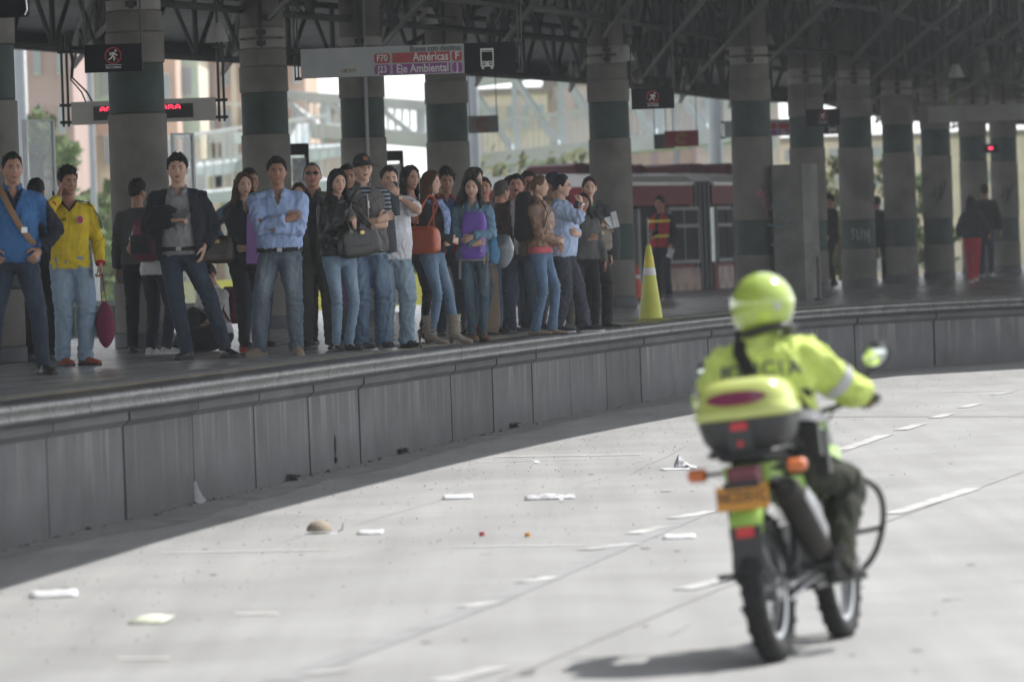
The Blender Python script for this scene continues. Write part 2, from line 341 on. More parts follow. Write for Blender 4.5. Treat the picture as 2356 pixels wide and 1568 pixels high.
# wall panels 2.15 m long with open joints, a chamfer at the head
PL = 2.12
starts = resample(WC, PL, start=.55)
def sub_curve(P, a, b, k):                   # k+1 points between arclengths a, b
    out = []; Ls = [0]
    for i in range(1, len(P)): Ls.append(Ls[-1] + (P[i] - P[i - 1]).length)
    for j in range(k + 1):
        d = a + (b - a) * j / k
        i = max(1, min(len(P) - 1, next((q for q in range(1, len(P)) if Ls[q] >= d), len(P) - 1)))
        t = (d - Ls[i - 1]) / (Ls[i] - Ls[i - 1] + 1e-9); out.append(P[i - 1].lerp(P[i], t))
    return out
WL = sum((b - a).length for a, b in zip(WC[:-1], WC[1:]))
d = .55; k = 0
while d < WL - 3 and k < 34:
    seg = sub_curve(WC, d + .022, d + PL - .022, 4); zb = road_z(seg[2].y) - .05
    mb = MB(); off = random.uniform(-.006, .006)
    sweep(mb, seg, [(0 + off, zb), (0 + off, .60), (.05 + off, .645), (.05 + off, .70), (-.12, .70), (-.12, zb)])
    mk('wall_panel', mb, m_wall, plat)
    d += PL; k += 1
mb = MB(); sweep(mb, sub_curve(WC, 0, WL, 60), [(-.13, -.3), (-.13, .79), (-.3, .79), (-.3, -.3)]); mk('wall_backing', mb, m_dark, plat)
# soffit band and the double bullnose coping, in 2 m lengths
def roll(c, r, a0, a1, k): return [(c[0] + r * math.cos(rad(a0 + (a1 - a0) * i / k)), c[1] + r * math.sin(rad(a0 + (a1 - a0) * i / k))) for i in range(k + 1)]
prof = [(-.2, .702), (.07, .702), (.125, .73)] + roll((.128, .757), .03, -70, 60, 5) + roll((.13, .828), .036, -60, 90, 6) + [(.10, PZ + .002), (-.2, PZ + .002)]
d = .1; k = 0
while d < WL - 2.2 and k < 40:
    seg = sub_curve(WC, d + .006, d + 2.0 - .006, 12)
    for i, p in enumerate(seg):
        p = seg[i] = p.copy(); q = float(vnoise(np.array([[p.x * 3, p.y * 3, 0]]))[0]) * .010; p.x += q; p.z = 0
    mb = MB(); sweep(mb, seg, prof); mk('coping_piece', mb, m_cope, plat, smooth=40)
    d += 2.0; k += 1
m_yel = mat('worn yellow line', (.30, .25, .13), .7, var=.35, vs=6, dirt=(.14, .14, .13), ds=3)
mb = MB(); P = offset(sub_curve(WC, 0, WL, 90), .30); sweep(mb, P, [(.03, PZ + .004), (-.03, PZ + .004), (-.03, PZ + .001), (.03, PZ + .001)]); tag(mk('yellow_edge_line', mb, m_yel, plat), kind='structure')
m_tac = mat('tactile paving', (.16, .16, .155), .7, var=.2, vs=4, bump=.3)
mb = MB(); P = offset(sub_curve(WC, 0, WL, 90), .62); sweep(mb, P, [(.17, PZ + .005), (-.17, PZ + .005), (-.17, PZ + .001), (.17, PZ + .001)]); 
tp = mk('tactile_strip', mb, m_tac, plat)
mb = MB(); P = resample(offset(WC, .62), .09)
for i, p in enumerate(P):
    if 30 < p.y < 76:
        for kx in (-.13, -.065, 0, .065, .13):
            mb.ell((p.x + kx, p.y - kx * .2, PZ + .005), (.02, .02, .008), 5, 3)
tag(mk('tactile_studs', mb, m_tac, plat), kind='stuff')

# road markings: dashes, slab joints
m_paint = mat('worn white road paint', (.46, .46, .452), .7, var=.35, vs=5, dirt=(.32, .32, .315), ds=3)
m_joint = mat('white sealed slab joint', (.62, .62, .6), .7, var=.2, vs=9)
m_grey = mat('faded paint over dark primer', (.268, .270, .274), .7, var=.12, vs=4)
def strip(name, pts, w, m, dz=.004, ax=None):
    mb = MB(); P = [on_ground(*p) for p in pts]
    for a, b in zip(P[:-1], P[1:]):
        t = (b - a).normalized(); s = Vector((t.y, -t.x, 0)) * (w / 2)
        if ax: s = Vector(ax) * (w / 2)
        z = Vector((0, 0, dz)); mb.add([a - s + z, a + s + z, b + s + z, b - s + z], [(0, 1, 2, 3)])
    return tag(mk(name, mb, m), kind='structure')
for p in [((700, 1552), (790, 1541)), ((1070, 1396), (1150, 1384)), ((1205, 1340), (1275, 1328)), ((1455, 1228), (1530, 1211)), ((1548, 1193), (1640, 1176)),
          ((1340, 1265), (1460, 1251)), ((1015, 1568), (1150, 1536)),
          ((1570, 1357), (1680, 1330)), ((2055, 1182), (2240, 1124)), ((1935, 1036), (2040, 1000)), ((2070, 990), (2120, 975)), ((2150, 962), (2185, 952)), ((2215, 938), (2250, 929)), ((2285, 908), (2325, 902))]:
    strip('lane_marking', p, .13, m_paint, .006)
strip('lane_marking', [(640, 1568), (1110, 1393), (1600, 1185), (1935, 1036), (2330, 897)], .14, m_grey, .0035)
m_crack = mat('dark slab joint', (.20, .196, .19), .9, var=.3)
strip('slab_joint', [(1150, 1568), (1620, 1370), (2060, 1193), (2356, 1085)], .012, m_crack, .003)
for p, w in [(((372, 1272), (770, 1265)), .05), (((1045, 1258), (1480, 1253)), .045), (((1140, 1051), (1475, 1046)), .10), (((270, 1516), (390, 1515)), .08), (((540, 1413), (640, 1412)), .10), (((2165, 901), (2335, 898)), .14), (((1100, 1062), (1440, 1055)), .05)]:
    strip('slab_joint', p, w, m_joint, .005, ax=(0, 1, 0))
strip('slab_joint', [(1890, 958), (2356, 957)], .35, mat('coarse patch', (.26, .25, .24), .9, var=.4, vs=30), .002, ax=(0, 1, 0))
# hairline cracks, oil drips and sand grains
rr_ = random.Random(11); m_oil = mat('oil drip stain', (.12, .115, .11), .6, var=.3)
for (x, y, L_) in ((640, 1250, 420), (1320, 1120, 300), (1500, 1470, 300)):
    pts = [(x, y)]
    for i in range(7): pts.append((pts[-1][0] + L_ / 7, pts[-1][1] - L_ / 7 * .30 + rr_.uniform(-14, 14)))
    strip('road_crack', pts, .005, m_crack, .0028)
mb = MB()
for i in range(46):
    c = on_ground(rr_.uniform(100, 2300), rr_.uniform(1020, 1560)); r_ = rr_.uniform(.012, .05)
    if c.x < curve_x(WC, c.y) + .15: continue
    mb.add([(c.x + r_ * math.cos(a) * rr_.uniform(.7, 1.2), c.y + r_ * 1.6 * math.sin(a), c.z + .0025) for a in np.linspace(0, 5.5, 9)], [tuple(range(9))])
tag(mk('oil_drips', mb, m_oil), kind='structure')
mb = MB()
for i in range(1500):
    y_ = rr_.uniform(24, 70); x_ = curve_x(WC, y_) + abs(rr_.gauss(0, 2.0)) + .05; s = rr_.uniform(.003, .008); mb.add([(x_ - s, y_, road_z(y_)), (x_ + s, y_, road_z(y_)), (x_, y_ + s, road_z(y_)), (x_, y_, road_z(y_) + s)], [(0, 1, 3), (1, 2, 3), (2, 0, 3)])
tag(mk('road_grit', mb, mat('pale grit', (.32, .30, .27), .9, var=.6, vs=40)), 'loose pale grit scattered over the roadway', 'grit', kind='stuff')
# dark greasy bus band, painted also to deepen the shade at the wall foot
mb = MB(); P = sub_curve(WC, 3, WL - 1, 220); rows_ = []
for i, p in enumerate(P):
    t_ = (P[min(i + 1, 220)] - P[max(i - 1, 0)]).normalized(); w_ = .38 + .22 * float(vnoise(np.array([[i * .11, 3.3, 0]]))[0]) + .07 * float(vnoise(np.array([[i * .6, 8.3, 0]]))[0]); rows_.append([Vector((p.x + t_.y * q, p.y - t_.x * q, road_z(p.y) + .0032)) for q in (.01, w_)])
mb.add([v for r in rows_ for v in r], [(2 * j, 2 * j + 1, 2 * j + 3, 2 * j + 2) for j in range(220)]); tag(mk('gutter_grime_shade', mb, mat('greasy gutter grime and shade', (.205, .203, .20), .6, var=.3, vs=3, dirt=(.26, .26, .255), ds=5)), kind='structure')
m_wet = mat('oily gutter stain', (.12, .12, .12), .5, var=.3, vs=6)
# grime in the angle between wall and road: many small clods
mb = MB()
for i in range(520):
    d = random.uniform(12, WL - 12); p = sub_curve(WC, d, d + .01, 1)[0]; o = abs(random.gauss(0, .05)) + .01; s = random.uniform(.004, .013) * (1 + (random.random() < .05) * 1.6)
    z = road_z(p.y); mb.ell((p.x + o, p.y, z + s * .3), (s, s * 1.5, s * .6), 5, 3)
tag(mk('gutter_grit', mb, mat('grit', (.09, .085, .08), .95, var=.4)), 'loose dark grit gathered along the foot of the platform wall', 'grit', kind='stuff')

# ================================================================ COLUMNS
m_stone = mat('washed granite column render', (.182, .173, .158), .9, var=.2, vs=2.2, bump=.5, bs=90, dirt=(.105, .098, .088), ds=1.6, rnd=True)
m_green = mat('green painted column band', (.034, .058, .050), .75, var=.25, vs=4, bump=.15, rnd=True)
m_plinth = mat('dark column plinth', (.065, .07, .08), .6, var=.2)
m_white = mat('pale capital band', (.30, .285, .26), .7, var=.15)
m_steel = mat('dark painted steel', (.05, .053, .052), .7, metal=0, var=.25, vs=8)
def seg(r0_, r1_, z0, z1, n=36, bev=.012):
    mb = MB(); R = []
    for z, r in ((z0, r0_ - bev), (z0 + bev, r0_), (z1 - bev, r1_), (z1, r1_ - bev)): R.append([Vector((r * math.cos(2 * math.pi * k / n), r * math.sin(2 * math.pi * k / n), z)) for k in range(n)])
    return mb.loft(R)
R = .30
def make_column(label):
    t = empty('column', (0, 0, PZ), 0, label, 'column', 'banded columns holding up the canopy')
    for nm, mb, m in [('plinth', seg(R + .012, R + .012, 0, .15), m_plinth), ('shaft', seg(R, R, .15, .67), m_stone), ('green_band', seg(R - .012, R - .012, .67, 1.17), m_green),
                      ('shaft', seg(R, R, 1.17, 2.39), m_stone), ('green_band', seg(R - .015, R - .015, 2.39, 2.90), m_green), ('shaft', seg(R, R, 2.90, 3.22), m_stone),
                      ('shaft', seg(R - .012, R - .012, 3.22, 3.44), m_stone), ('white_band', seg(R - .02, R - .02, 3.44, 3.55), m_white), ('white_band', seg(R - .02, R - .02, 3.575, 3.70), m_white),
                      ('shaft', seg(R - .035, R - .035, 3.70, 5.0), m_stone)]:
        mk(nm, mb, m, t, smooth=40)
    b = MB()
    b.box((0, -R - .01, 3.5), (.11, .08, .06)); b.box((0, -R - .01, 3.63), (.11, .08, .06)); b.box((0, -R - .06, 3.9), (.05, .05, .9))
    mk('steel_bracket', b, m_steel, t)
    return t
m_graf = mat('pink spray graffiti', (.42, .13, .18), .8, var=.2); m_grafw = mat('pale spray graffiti', (.34, .38, .37), .8, var=.2)
cols = [(-14, 51.5, 'leftmost column, cut by the left frame edge, behind the man in the blue jacket'),
        (335, 57.8, 'column behind the man in the grey polo shirt, under the first no running sign'),
        (627, 69.5, 'column behind the man in the light blue shirt'),
        (851, 73.5, 'column with a grey conduit, behind the man in the black cap'),
        (1044, 78, 'column under the bus symbol end of the white destination sign'),
        (1416, 80, 'column standing right of the waiting crowd and left of the tall yellow cone'),
        (1742, 82.5, 'column with pink graffiti, left of the concrete block'),
        (1868, 94, 'column half hidden behind the concrete block'),
        (1979, 96, 'column with pale graffiti on its lower green band, two columns right of the concrete block'),
        (2077, 103.5, 'column between the one with pale graffiti and the walking couple'),
        (2163, 109.5, 'column directly left of the walking woman in red trousers'),
        (2248, 119, 'column behind the walking couple'),
        (2318, 122, 'rightmost column in view, at the right frame edge')]
def scribble(parent, pts, r, m, name='graffiti'):
    mb = MB()
    for ln in pts: mb.tube([(R * 1.012 * math.sin(a), -R * 1.012 * math.cos(a), z) for a, z in ln], (r, .003), 5, ref=(0, -1, 0))
    mk(name, mb, m, parent)
c0 = None
for i, (px, D, lb) in enumerate(cols):
    p = at_depth(px, D, PZ)
    if c0 is None: t = c0 = make_column(lb)
    else: t = copy_tree(c0); t['label'] = lb
    t.location = p
    if i == 3:
        b = MB(); b.cyl((.06, -R - .03, 1.2), (.06, -R - .03, 5), .022, 8); mk('conduit', b, mat('galvanised conduit', (.22, .23, .23), .5, .6), t)
    if i == 6: scribble(t, [[(.2, 1.5), (.3, 1.62), (.5, 1.5), (.45, 1.38), (.6, 1.35)], [(.1, 1.58), (.35, 1.52), (.75, 1.6)], [(.55, 1.45), (.75, 1.5), (.7, 1.3), (.5, 1.25)]], .014, m_graf)
    if i == 8: scribble(t, [[(-.25, .98), (-.35, 1.02), (-.42, .96), (-.3, .9), (-.38, .84), (-.45, .86)], [(-.12, 1.0), (-.1, .84), (.02, .82)], [(.1, .84), (.14, 1.0), (.3, .98), (.34, .82)], [(.4, .95), (.5, .85), (.55, 1.0), (.6, .78)]], .012, m_grafw)
    if i in (10, 12): scribble(t, [[(-.3, 1.6), (-.15, 1.8), (0, 1.6), (.15, 1.85), (.2, 1.55)], [(-.1, 1.5), (.3, 1.7), (.5, 1.9)]], .02, mat('faint black graffiti', (.05, .05, .055), .8, var=.1))

# ================================================================ CANOPY
SH = [on_ground(*p) for p in [(0, 1340), (278, 1256), (556, 1180), (930, 1085), (1250, 1012), (1600, 945), (1957, 874), (2355, 848)]]
ROOF_Z = 6.7
hh = ROOF_Z / math.tan(SUN_EL)
EDGE = [Vector((p.x + SX * hh, p.y + SY * hh, 0)) for p in SH]
d0 = (EDGE[0] - EDGE[2]).normalized(); EDGE = [EDGE[0] + d0 * 45, EDGE[0] + d0 * 20] + EDGE
d1 = (EDGE[-1] - EDGE[-2]).normalized(); EDGE += [EDGE[-1] + d1 * 10 + Vector((0, -1, 0)), EDGE[-1] + d1 * 25 + Vector((0, -3, 0))]
EAVE = [Vector((-19, 20, 0)), Vector((-12.5, 55, 0)), Vector((-8.7, 70, 0)), Vector((-6.3, 80, 0)), Vector((-4.8, 84.5, 0)), Vector((0, 98, 0)), Vector((2.15, 106, 0)), Vector((4.56, 118, 0)), Vector((6.8, 124, 0)), Vector((8.85, 138, 0)), Vector((10.9, 148, 0)), Vector((18, 165, 0)), Vector((34, 175, 0))]
EAVE_Z = 4.98
m_deck = mat('grey corrugated roof decking', (.21, .215, .22), .8, var=.12, vs=2)
m_fascia = mat('dark fascia', (.06, .06, .06), .7)
canopy = empty('station_canopy', (0, 0, 0), 0, 'long dark steel roof on trusses over the platform, following its curve', 'canopy')
NR = 60
def along(P, t):
    Ls = [0]
    for a, b in zip(P[:-1], P[1:]): Ls.append(Ls[-1] + (b - a).length)
    d = t * Ls[-1]
    for i in range(1, len(P)):
        if d <= Ls[i] + 1e-6: return P[i - 1].lerp(P[i], (d - Ls[i - 1]) / (Ls[i] - Ls[i - 1]))
    return P[-1]
EC = spline(EDGE, 6); VC = spline(EAVE, 6)
def roofpt(t, s):                             # t along, s across (0 near edge, 1 far eave)
    a, b = along(EC, t), along(VC, t); p = a.lerp(b, s); p.z = ROOF_Z + (EAVE_Z - ROOF_Z) * s ** 1.6
    return p
ribs = 26
for j in range(NR):                           # each roof bay is a corrugated sheet
    t0, t1 = j / NR, (j + 1) / NR; mb = MB(); rings = []
    for k in range(ribs + 1):
        s = k / ribs
        a, b = roofpt(t0, s), roofpt(min(1, t1 + .0004), s); dz = (.05 if k % 2 else 0) + (.013 if j % 2 else 0)
        rings.append([a + Vector((0, 0, dz)), b + Vector((0, 0, dz)), b + Vector((0, 0, dz + .008)), a + Vector((0, 0, dz + .008))])
    mb.loft(rings); mk('roof_sheet', mb, m_deck, canopy)
mb = MB(); rings = []
for j in range(NR + 1):
    p = roofpt(j / NR, 1); rings.append([p + Vector((0, 0, -.22)), p + Vector((-.25, .1, -.22)), p + Vector((-.25, .1, .16)), p + Vector((0, 0, .16))])
mb.loft(rings); mk('far_fascia', mb, m_fascia, canopy)
mb = MB(); rings = []
for j in range(NR + 1):
    p = roofpt(j / NR, 0); rings.append([p + Vector((0, 0, -.2)), p + Vector((.1, 0, -.2)), p + Vector((.1, 0, .15)), p + Vector((0, 0, .15))])
mb.loft(rings); mk('near_fascia', mb, m_fascia, canopy)
# lattice girders
tm = bpy.data.meshes
def girder(pts, z0f, z1f, r=.055, rd=.035, name='lattice_girder', double=True):
    mb = MB(); A = [Vector((p.x, p.y, z0f(p))) for p in pts]; B = [Vector((p.x, p.y, z1f(p))) for p in pts]
    for i in range(len(pts) - 1):
        mb.tube([A[i], A[i + 1]], r, 6); mb.tube([B[i], B[i + 1]], r, 6)
        m_ = (B[i] + B[i + 1]) / 2
        mb.tube([A[i], m_], rd, 5); mb.tube([m_, A[i + 1]], rd, 5); mb.tube([A[i], B[i]], rd * 1.2, 5)
    return mk(name, mb, m_steel, canopy, smooth=60)
def roof_under(s): 
    return ROOF_Z + (EAVE_Z - ROOF_Z) * s ** 1.6
for s in (.055, .2, .36, .53, .7, .84):
    pts = [roofpt(j / 90, s) for j in range(8, 84)]
    zt = roof_under(s) - .1
    zb = (zt - 1.25) if s < .6 else max(zt - .85, 4.42) if s < .9 else zt - .55
    girder(pts, lambda p: zb, lambda p: zt, .05 if s < .9 else .04, .032)
for j in range(12, 84, 3):
    t = j / 90; pts = [roofpt(t, .14 + .86 * s / 9) for s in range(0, 10)]
    girder(pts, lambda p: 4.66 - .25 * max(0, (5.4 - p.z)), lambda p: p.z - .12, .04, .028, 'cross_girder')
# bracing rods, cables and catwalk beams that make the roof void busy
mb = MB(); rnd = random.Random(5)
for i in range(150):
    t = rnd.uniform(.30, .85); s = rnd.uniform(.1, .85); a = roofpt(t, s); b = roofpt(min(1, t + rnd.uniform(-.03, .03)), min(1, max(0, s + rnd.uniform(-.2, .2))))
    a.z = 4.65 + rnd.random() * .2; b.z = b.z - .15
    mb.tube([a, b], rnd.choice((.02, .03, .045)), 5)
mk('bracing_rod', mb, m_steel, canopy)['kind'] = 'stuff'
# lamps under the roof
m_lampbody = mat('pale lamp housing', (.5, .5, .48), .5, var=.05)
lamp0 = None
for i, (px, py, D, lb) in enumerate([(985, 45, 76, 'square grey roof lamp above the middle of the destination sign'), (1437, 130, 79, 'round dark lamp beside the head of the column right of the crowd'), (1765, 100, 92, 'pale conical roof lamp above the second no running sign'), (2200, 170, 96, 'small roof lamp nearest the right frame edge'), (500, 85, 66, 'small pale roof lamp left of the second column')]):
    p = at_point(px, py, D)
    if lamp0 is None:
        lamp0 = empty('roof_lamp', (0, 0, 0), 0, lb, 'lamp', 'lamps hanging under the canopy'); b = MB(); b.tube([(0, 0, .16), (0, 0, .1), (0, 0, -.06)], [.05, .08, .14], 14); mk('lamp_shade', b, m_lampbody, lamp0, smooth=True)
        b = MB(); b.cyl((0, 0, .14), (0, 0, .9), .015, 6); mk('lamp_stem', b, m_steel, lamp0); t = lamp0
    else: t = copy_tree(lamp0); t['label'] = lb
    t.location = p
# ================================================================ HANGING SIGNS
m_signw = mat('greyish white sign face', (.36, .38, .38), .5, var=.08, vs=4)
m_signb = mat('black sign face', (.012, .013, .015), .7, var=.1, spec=.1)
m_signr = mat('sign red', (.36, .045, .05), .45, var=.05); m_signp = mat('sign purple', (.24, .06, .25), .45, var=.05)
m_ink = mat('dark grey lettering', (.06, .07, .075), .5, var=0); m_lw = mat('white lettering', (.62, .62, .6), .5, var=0)
m_red2 = mat('prohibition red', (.35, .025, .035), .5, var=0)
m_rod = mat('dark hanger rod', (.03, .03, .03), .5, .4, var=0)
def rrect(w, h, r, k=4):
    P = []
    for cx, cz, a in ((w / 2 - r, h / 2 - r, 0), (-w / 2 + r, h / 2 - r, 90), (-w / 2 + r, -h / 2 + r, 180), (w / 2 - r, -h / 2 + r, 270)):
        P += [(cx + r * math.cos(rad(a + 90 * i / k)), cz + r * math.sin(rad(a + 90 * i / k))) for i in range(k + 1)]
    return P
def shiftp(P, x, z): return [(a + x, b + z) for a, b in P]
def T(x, y, z): return Matrix.Translation((x, y, z))
def destination_sign(px0, px1, ytop0, D, W, H, label, full=True):
    pc = at_point((px0 + px1) / 2, ytop0, D)
    t = empty('destination_sign', pc, 0, label, 'sign')
    wb = W * .24
    b = MB(); b.box((-wb / 2, 0, 0), (W - wb, .08, H)); mk('white_panel', b, m_signw, t)
    b = MB(); b.box((W / 2 - wb / 2, 0, 0), (wb - .004, .084, H + .004)); mk('black_panel', b, m_signb, t)
    y = -.045
    zr, zp = .028 * H / .31, -.092 * H / .31; k = H / .31; x1 = W / 2 - wb
    for (z, m, code, nm, let) in ((zr, m_signr, 'F70', 'Américas', 'F'), (zp, m_signp, 'J23', 'Eje Ambiental', 'J')):
        b = MB(); b.prism(shiftp(rrect(.105 * k, .105 * k, .03), x1 - .075 * k, z), y, y + .01); mk('letter_tab', b, m, t)
        b = MB(); b.box((x1 - .455 * k, y + .005, z), (.61 * k, .01, .105 * k)); mk('name_bar', b, m, t)
        b = MB(); b.prism(shiftp(rrect(.165 * k, .105 * k, .03), x1 - .87 * k, z), y, y + .01); mk('code_tab', b, m, t)
        if full:
            text_obj('lettering', let, .115 * k, m_lw, t, T(x1 - .075 * k, y - .003, z) @ FRONT, sx=.95)
            text_obj('lettering', code, .10 * k, m_lw, t, T(x1 - .87 * k, y - .003, z) @ FRONT, sx=.8)
        text_obj('lettering', nm, .125 * k, m_lw, t, T(x1 - .165 * k, y - .003, z) @ FRONT, 'RIGHT', sx=.80)
    if full: text_obj('lettering', 'Buses con destino:', .085 * k, m_ink, t, T(x1 - .02, y, .116 * k) @ FRONT, 'RIGHT', sx=.86)
    # bus pictogram
    bx = W / 2 - wb / 2 - .03; b = MB(); s = k
    b.box((bx, -.048, .085 * s), (.14 * s, .01, .025 * s)); b.box((bx, -.048, -.045 * s), (.14 * s, .01, .012 * s)); b.box((bx, -.048, -.09 * s), (.14 * s, .01, .016 * s))
    for sx_ in (-1, 1):
        b.box((bx + sx_ * .064 * s, -.048, 0), (.014 * s, .0104, .19 * s)); b.box((bx + sx_ * .048 * s, -.0482, -.108 * s), (.026 * s, .01, .03 * s)); b.box((bx + sx_ * .042 * s, -.0484, -.066 * s), (.03 * s, .01, .012 * s))
    b.box((bx, -.0486, .062 * s), (.12 * s, .01, .006 * s)); b.box((bx, -.048, -.067 * s), (.04 * s, .01, .03 * s))
    mk('bus_symbol', b, m_lw, t)
    if full:
        b = MB(); b.prism(shiftp(rrect(.17, .042, .012), -W / 2 + .50, -.09), -.048, -.04); mk('old_sticker', b, mat('peeled sticker', (.30, .28, .22), .7, var=.5, vs=30), t)
    for sx_ in (-1, 1):
        for q in (0, .035):
            b = MB(); b.cyl((sx_ * (W / 2 + .03 + q * sx_ * sx_), 0, -H / 2 - .02), (sx_ * (W / 2 + .03 + q), 0, 1.7), .008, 6); mk('hanger_rod', b, m_rod, t)
        for zc in (-H / 2, H / 2 - .02): b = MB(); b.box((sx_ * (W / 2 + .03), 0, zc), (.08, .05, .03)); mk('clamp', b, m_rod, t)
    return t
destination_sign(692, 1187, 139, 60, 2.28, .31, 'wide white bus destination sign with red and purple bars and a bus symbol on black')
tfar = destination_sign(1665, 1955, 293, 102, 2.25, .30, 'distant small destination sign behind the column with pink graffiti', False)
tfar.rotation_euler = (0, 0, math.pi * 0)
def no_run_sign(px, py, D, W, H, label, rz=0):
    pc = at_point(px, py, D); t = empty('no_running_sign', pc, rz, label, 'sign', 'black no running signs hanging from the canopy')
    b = MB(); b.box((0, 0, 0), (W, .05, H)); mk('sign_panel', b, m_signb, t)
    k = H / .25; y = -.028; n = 24
    rings = []
    b = MB(); r = .066 * k
    for j in range(n): 
        a = 2 * math.pi * j / n; c = (math.cos(a), math.sin(a)); rings.append([Vector((c[0] * q, yy, c[1] * q + .022 * k)) for q, yy in ((r, y), (r + .011 * k, y), (r + .011 * k, y + .004), (r, y + .004))])
    rings.append(rings[0]); b.loft(rings, cap=False)
    c, s_ = math.cos(rad(-42)), math.sin(rad(-42)); b.box((0, y + .001, .022 * k), (.13 * k, .004, .009 * k), M=Matrix.Rotation(rad(42), 3, 'Y'))
    mk('red_ring', b, m_red2, t)
    b = MB(); z0 = .022 * k; y2 = y - .003
    b.ell((.024 * k, y2, z0 + .042 * k), (.010 * k, .003, .010 * k), 10, 6)
    for P_ in ([(.012, .026), (-.008, .0)], [(.012, .026), (-.022, .02), (-.03, .004)], [(.010, .022), (.026, .004), (.038, .006)], [(-.008, 0), (-.014, -.018), (-.042, -.036)], [(-.006, 0), (.010, -.016), (.008, -.046)]):
        b.tube([(x * k, y2, z0 + z * k) for x, z in P_], (.0065 * k, .002), 6, ref=(0, -1, 0))
    mk('running_figure', b, m_lw, t)
    b = MB(); b.box((0, y, -.062 * k), (.15 * k, .004, .004)); mk('rule', b, m_lw, t)
    text_obj('lettering', 'NO CORRA', .026 * k, m_lw, t, T(0, y - .002, -.085 * k) @ FRONT, depth=.001)
    for sx_ in (-1, 1): b = MB(); b.cyl((sx_ * W / 2, 0, -H / 2), (sx_ * W / 2, 0, 1.9), .008, 6); mk('hanger_rod', b, m_rod, t)
    return t
no_run_sign(261, 134, 50, .50, .245, 'largest no running sign, hanging before the column behind the grey polo man')
no_run_sign(1502, 227, 68, .50, .245, 'black no running sign hanging between the crowd column and the one with pink graffiti')
no_run_sign(1893, 270, 84, .50, .245, 'smallest no running sign, in front of the far columns right of the concrete block')
# blank signs
def blank(name, px, py, D, W, H, m, label, rods=True, rz=0, logo=None, cat='sign'):
    pc = at_point(px, py, D); t = empty(name, pc, rz, label, cat)
    b = MB(); b.box((0, 0, 0), (W, .06, H)); mk('sign_panel', b, m, t)
    if rods:
        for sx_ in (-1, 1): b = MB(); b.cyl((sx_ * W * .45, 0, H / 2), (sx_ * W * .45, 0, 2.2), .007, 6); mk('hanger_rod', b, m_rod, t)
    if logo:
        b = MB()
        for rr in (.045, .075, .1): b.tube([(rr * math.cos(a), -.034, rr * math.sin(a)) for a in np.linspace(.4, 5.6, 16)], (.008, .003), 5, ref=(0, -1, 0))
        mk('spiral_emblem', b, logo, t)
    return t
blank('hanging_sign', 1568, 319, 96, .58, .27, mat('dark red sign', (.22, .022, .04), .5), 'dark red hanging sign with a golden spiral emblem above the bus', logo=mat('dull gold print', (.32, .16, .06), .5, var=0))
blank('hanging_sign', 1528, 325, 99, .36, .26, mat('dark grey sign', (.05, .055, .06), .5), 'dark grey hanging sign half hidden behind the dark red one')
blank('hanging_sign', 1112, 286, 86, .46, .26, mat('brownish grey sign', (.17, .165, .155), .5), 'dull brown hanging sign beside the column under the bus symbol', logo=mat('faint red print', (.25, .08, .07), .5, var=0))
blank('hanging_sign', 2290, 259, 97, 2.3, .28, mat('blank beige sign back', (.27, .26, .25), .6), 'long blank beige sign near the right frame edge', True, cat='sign')
# LED display
pc = at_point(331, 256, 66); t = empty('led_display', pc, 0, 'long white electronic display with red dots hanging behind the second column from the left', 'display')
b = MB(); b.box((0, 0, 0), (1.68, .16, .265)); mk('housing', b, mat('white display housing', (.48, .47, .44), .5, var=.06), t)
b = MB(); b.box((0, -.086, -.01), (1.16, .02, .165)); mk('screen', b, mat('black display window', (.01, .01, .012), .25, var=0), t)
m_led = mat('lit red led', (.6, .02, .04), .5, var=0, emit=(1, .04, .1), estr=2.2)
b = MB()
def led_word(x0, pat):
    for ch in pat:
        for (dx, dz) in ch: b.box((x0 + dx * .013, -.098, .018 + dz * .013), (.010, .004, .010))
        x0 += .078
A_ = [(0, 0), (0, 1), (0, 2), (1, 3), (2, 3), (3, 3), (4, 2), (4, 1), (4, 0), (1, 1), (2, 1), (3, 1)]; R_ = [(0, 0), (0, 1), (0, 2), (0, 3), (1, 3), (2, 3), (3, 3), (4, 2), (3, 1), (2, 1), (4, 0)]
led_word(-.50, [A_, R_, A_, R_, A_, A_]); led_word(.22, [A_, R_, A_])
mk('red_leds', b, m_led, t)['kind'] = 'stuff'
for sx_ in (-1, 1):
    for q in (0, .06):
        b = MB(); b.cyl((sx_ * (.88 + q), 0, -.15), (sx_ * (.88 + q), 0, .95), .016, 7); mk('hanger_pipe', b, m_rod, t)
    for zc in (.1, -.1, .72): b = MB(); b.box((sx_ * .9, 0, zc), (.16, .06, .035)); mk('clamp', b, m_rod, t)
b = MB(); b.tube([(-.84, 0, .9), (-.80, 0, .6), (-.82, 0, .42), (-.66, 0, .25), (-.58, 0, .1)], .011, 6); b.tube([(-.86, 0, .9), (-.82, 0, .6), (-.84, 0, .4), (-.72, 0, .25), (-.66, 0, .1)], .009, 6); mk('cable', b, m_rod, t)
# small red clock far right
pc = at_point(2279, 341, 114); t = empty('led_clock', pc, 0, 'tiny red lit display between the two rightmost columns', 'display'); b = MB(); b.box((0, 0, 0), (.3, .06, .18)); mk('housing', b, m_signb, t); b = MB(); b.box((.0, -.035, 0), (.08, .01, .045)); mk('lit_digits', b, m_led, t)
# black loudspeaker box at the top left corner
pc = at_point(28, 12, 47); t = empty('hanging_box', pc, 0, 'black box with a bright rounded edge hanging at the top left corner', 'box')
b = MB(); b.prism(rrect(.27, .2, .03), -.1, .1); mk('casing', b, m_signb, t, smooth=40); b = MB(); b.tube([(.12, -.11, .1), (.13, -.11, -.05), (.11, -.11, -.09)], .008, 6); mk('bright_trim', b, mat('bright metal trim', (.6, .6, .6), .25, .9, var=0), t)
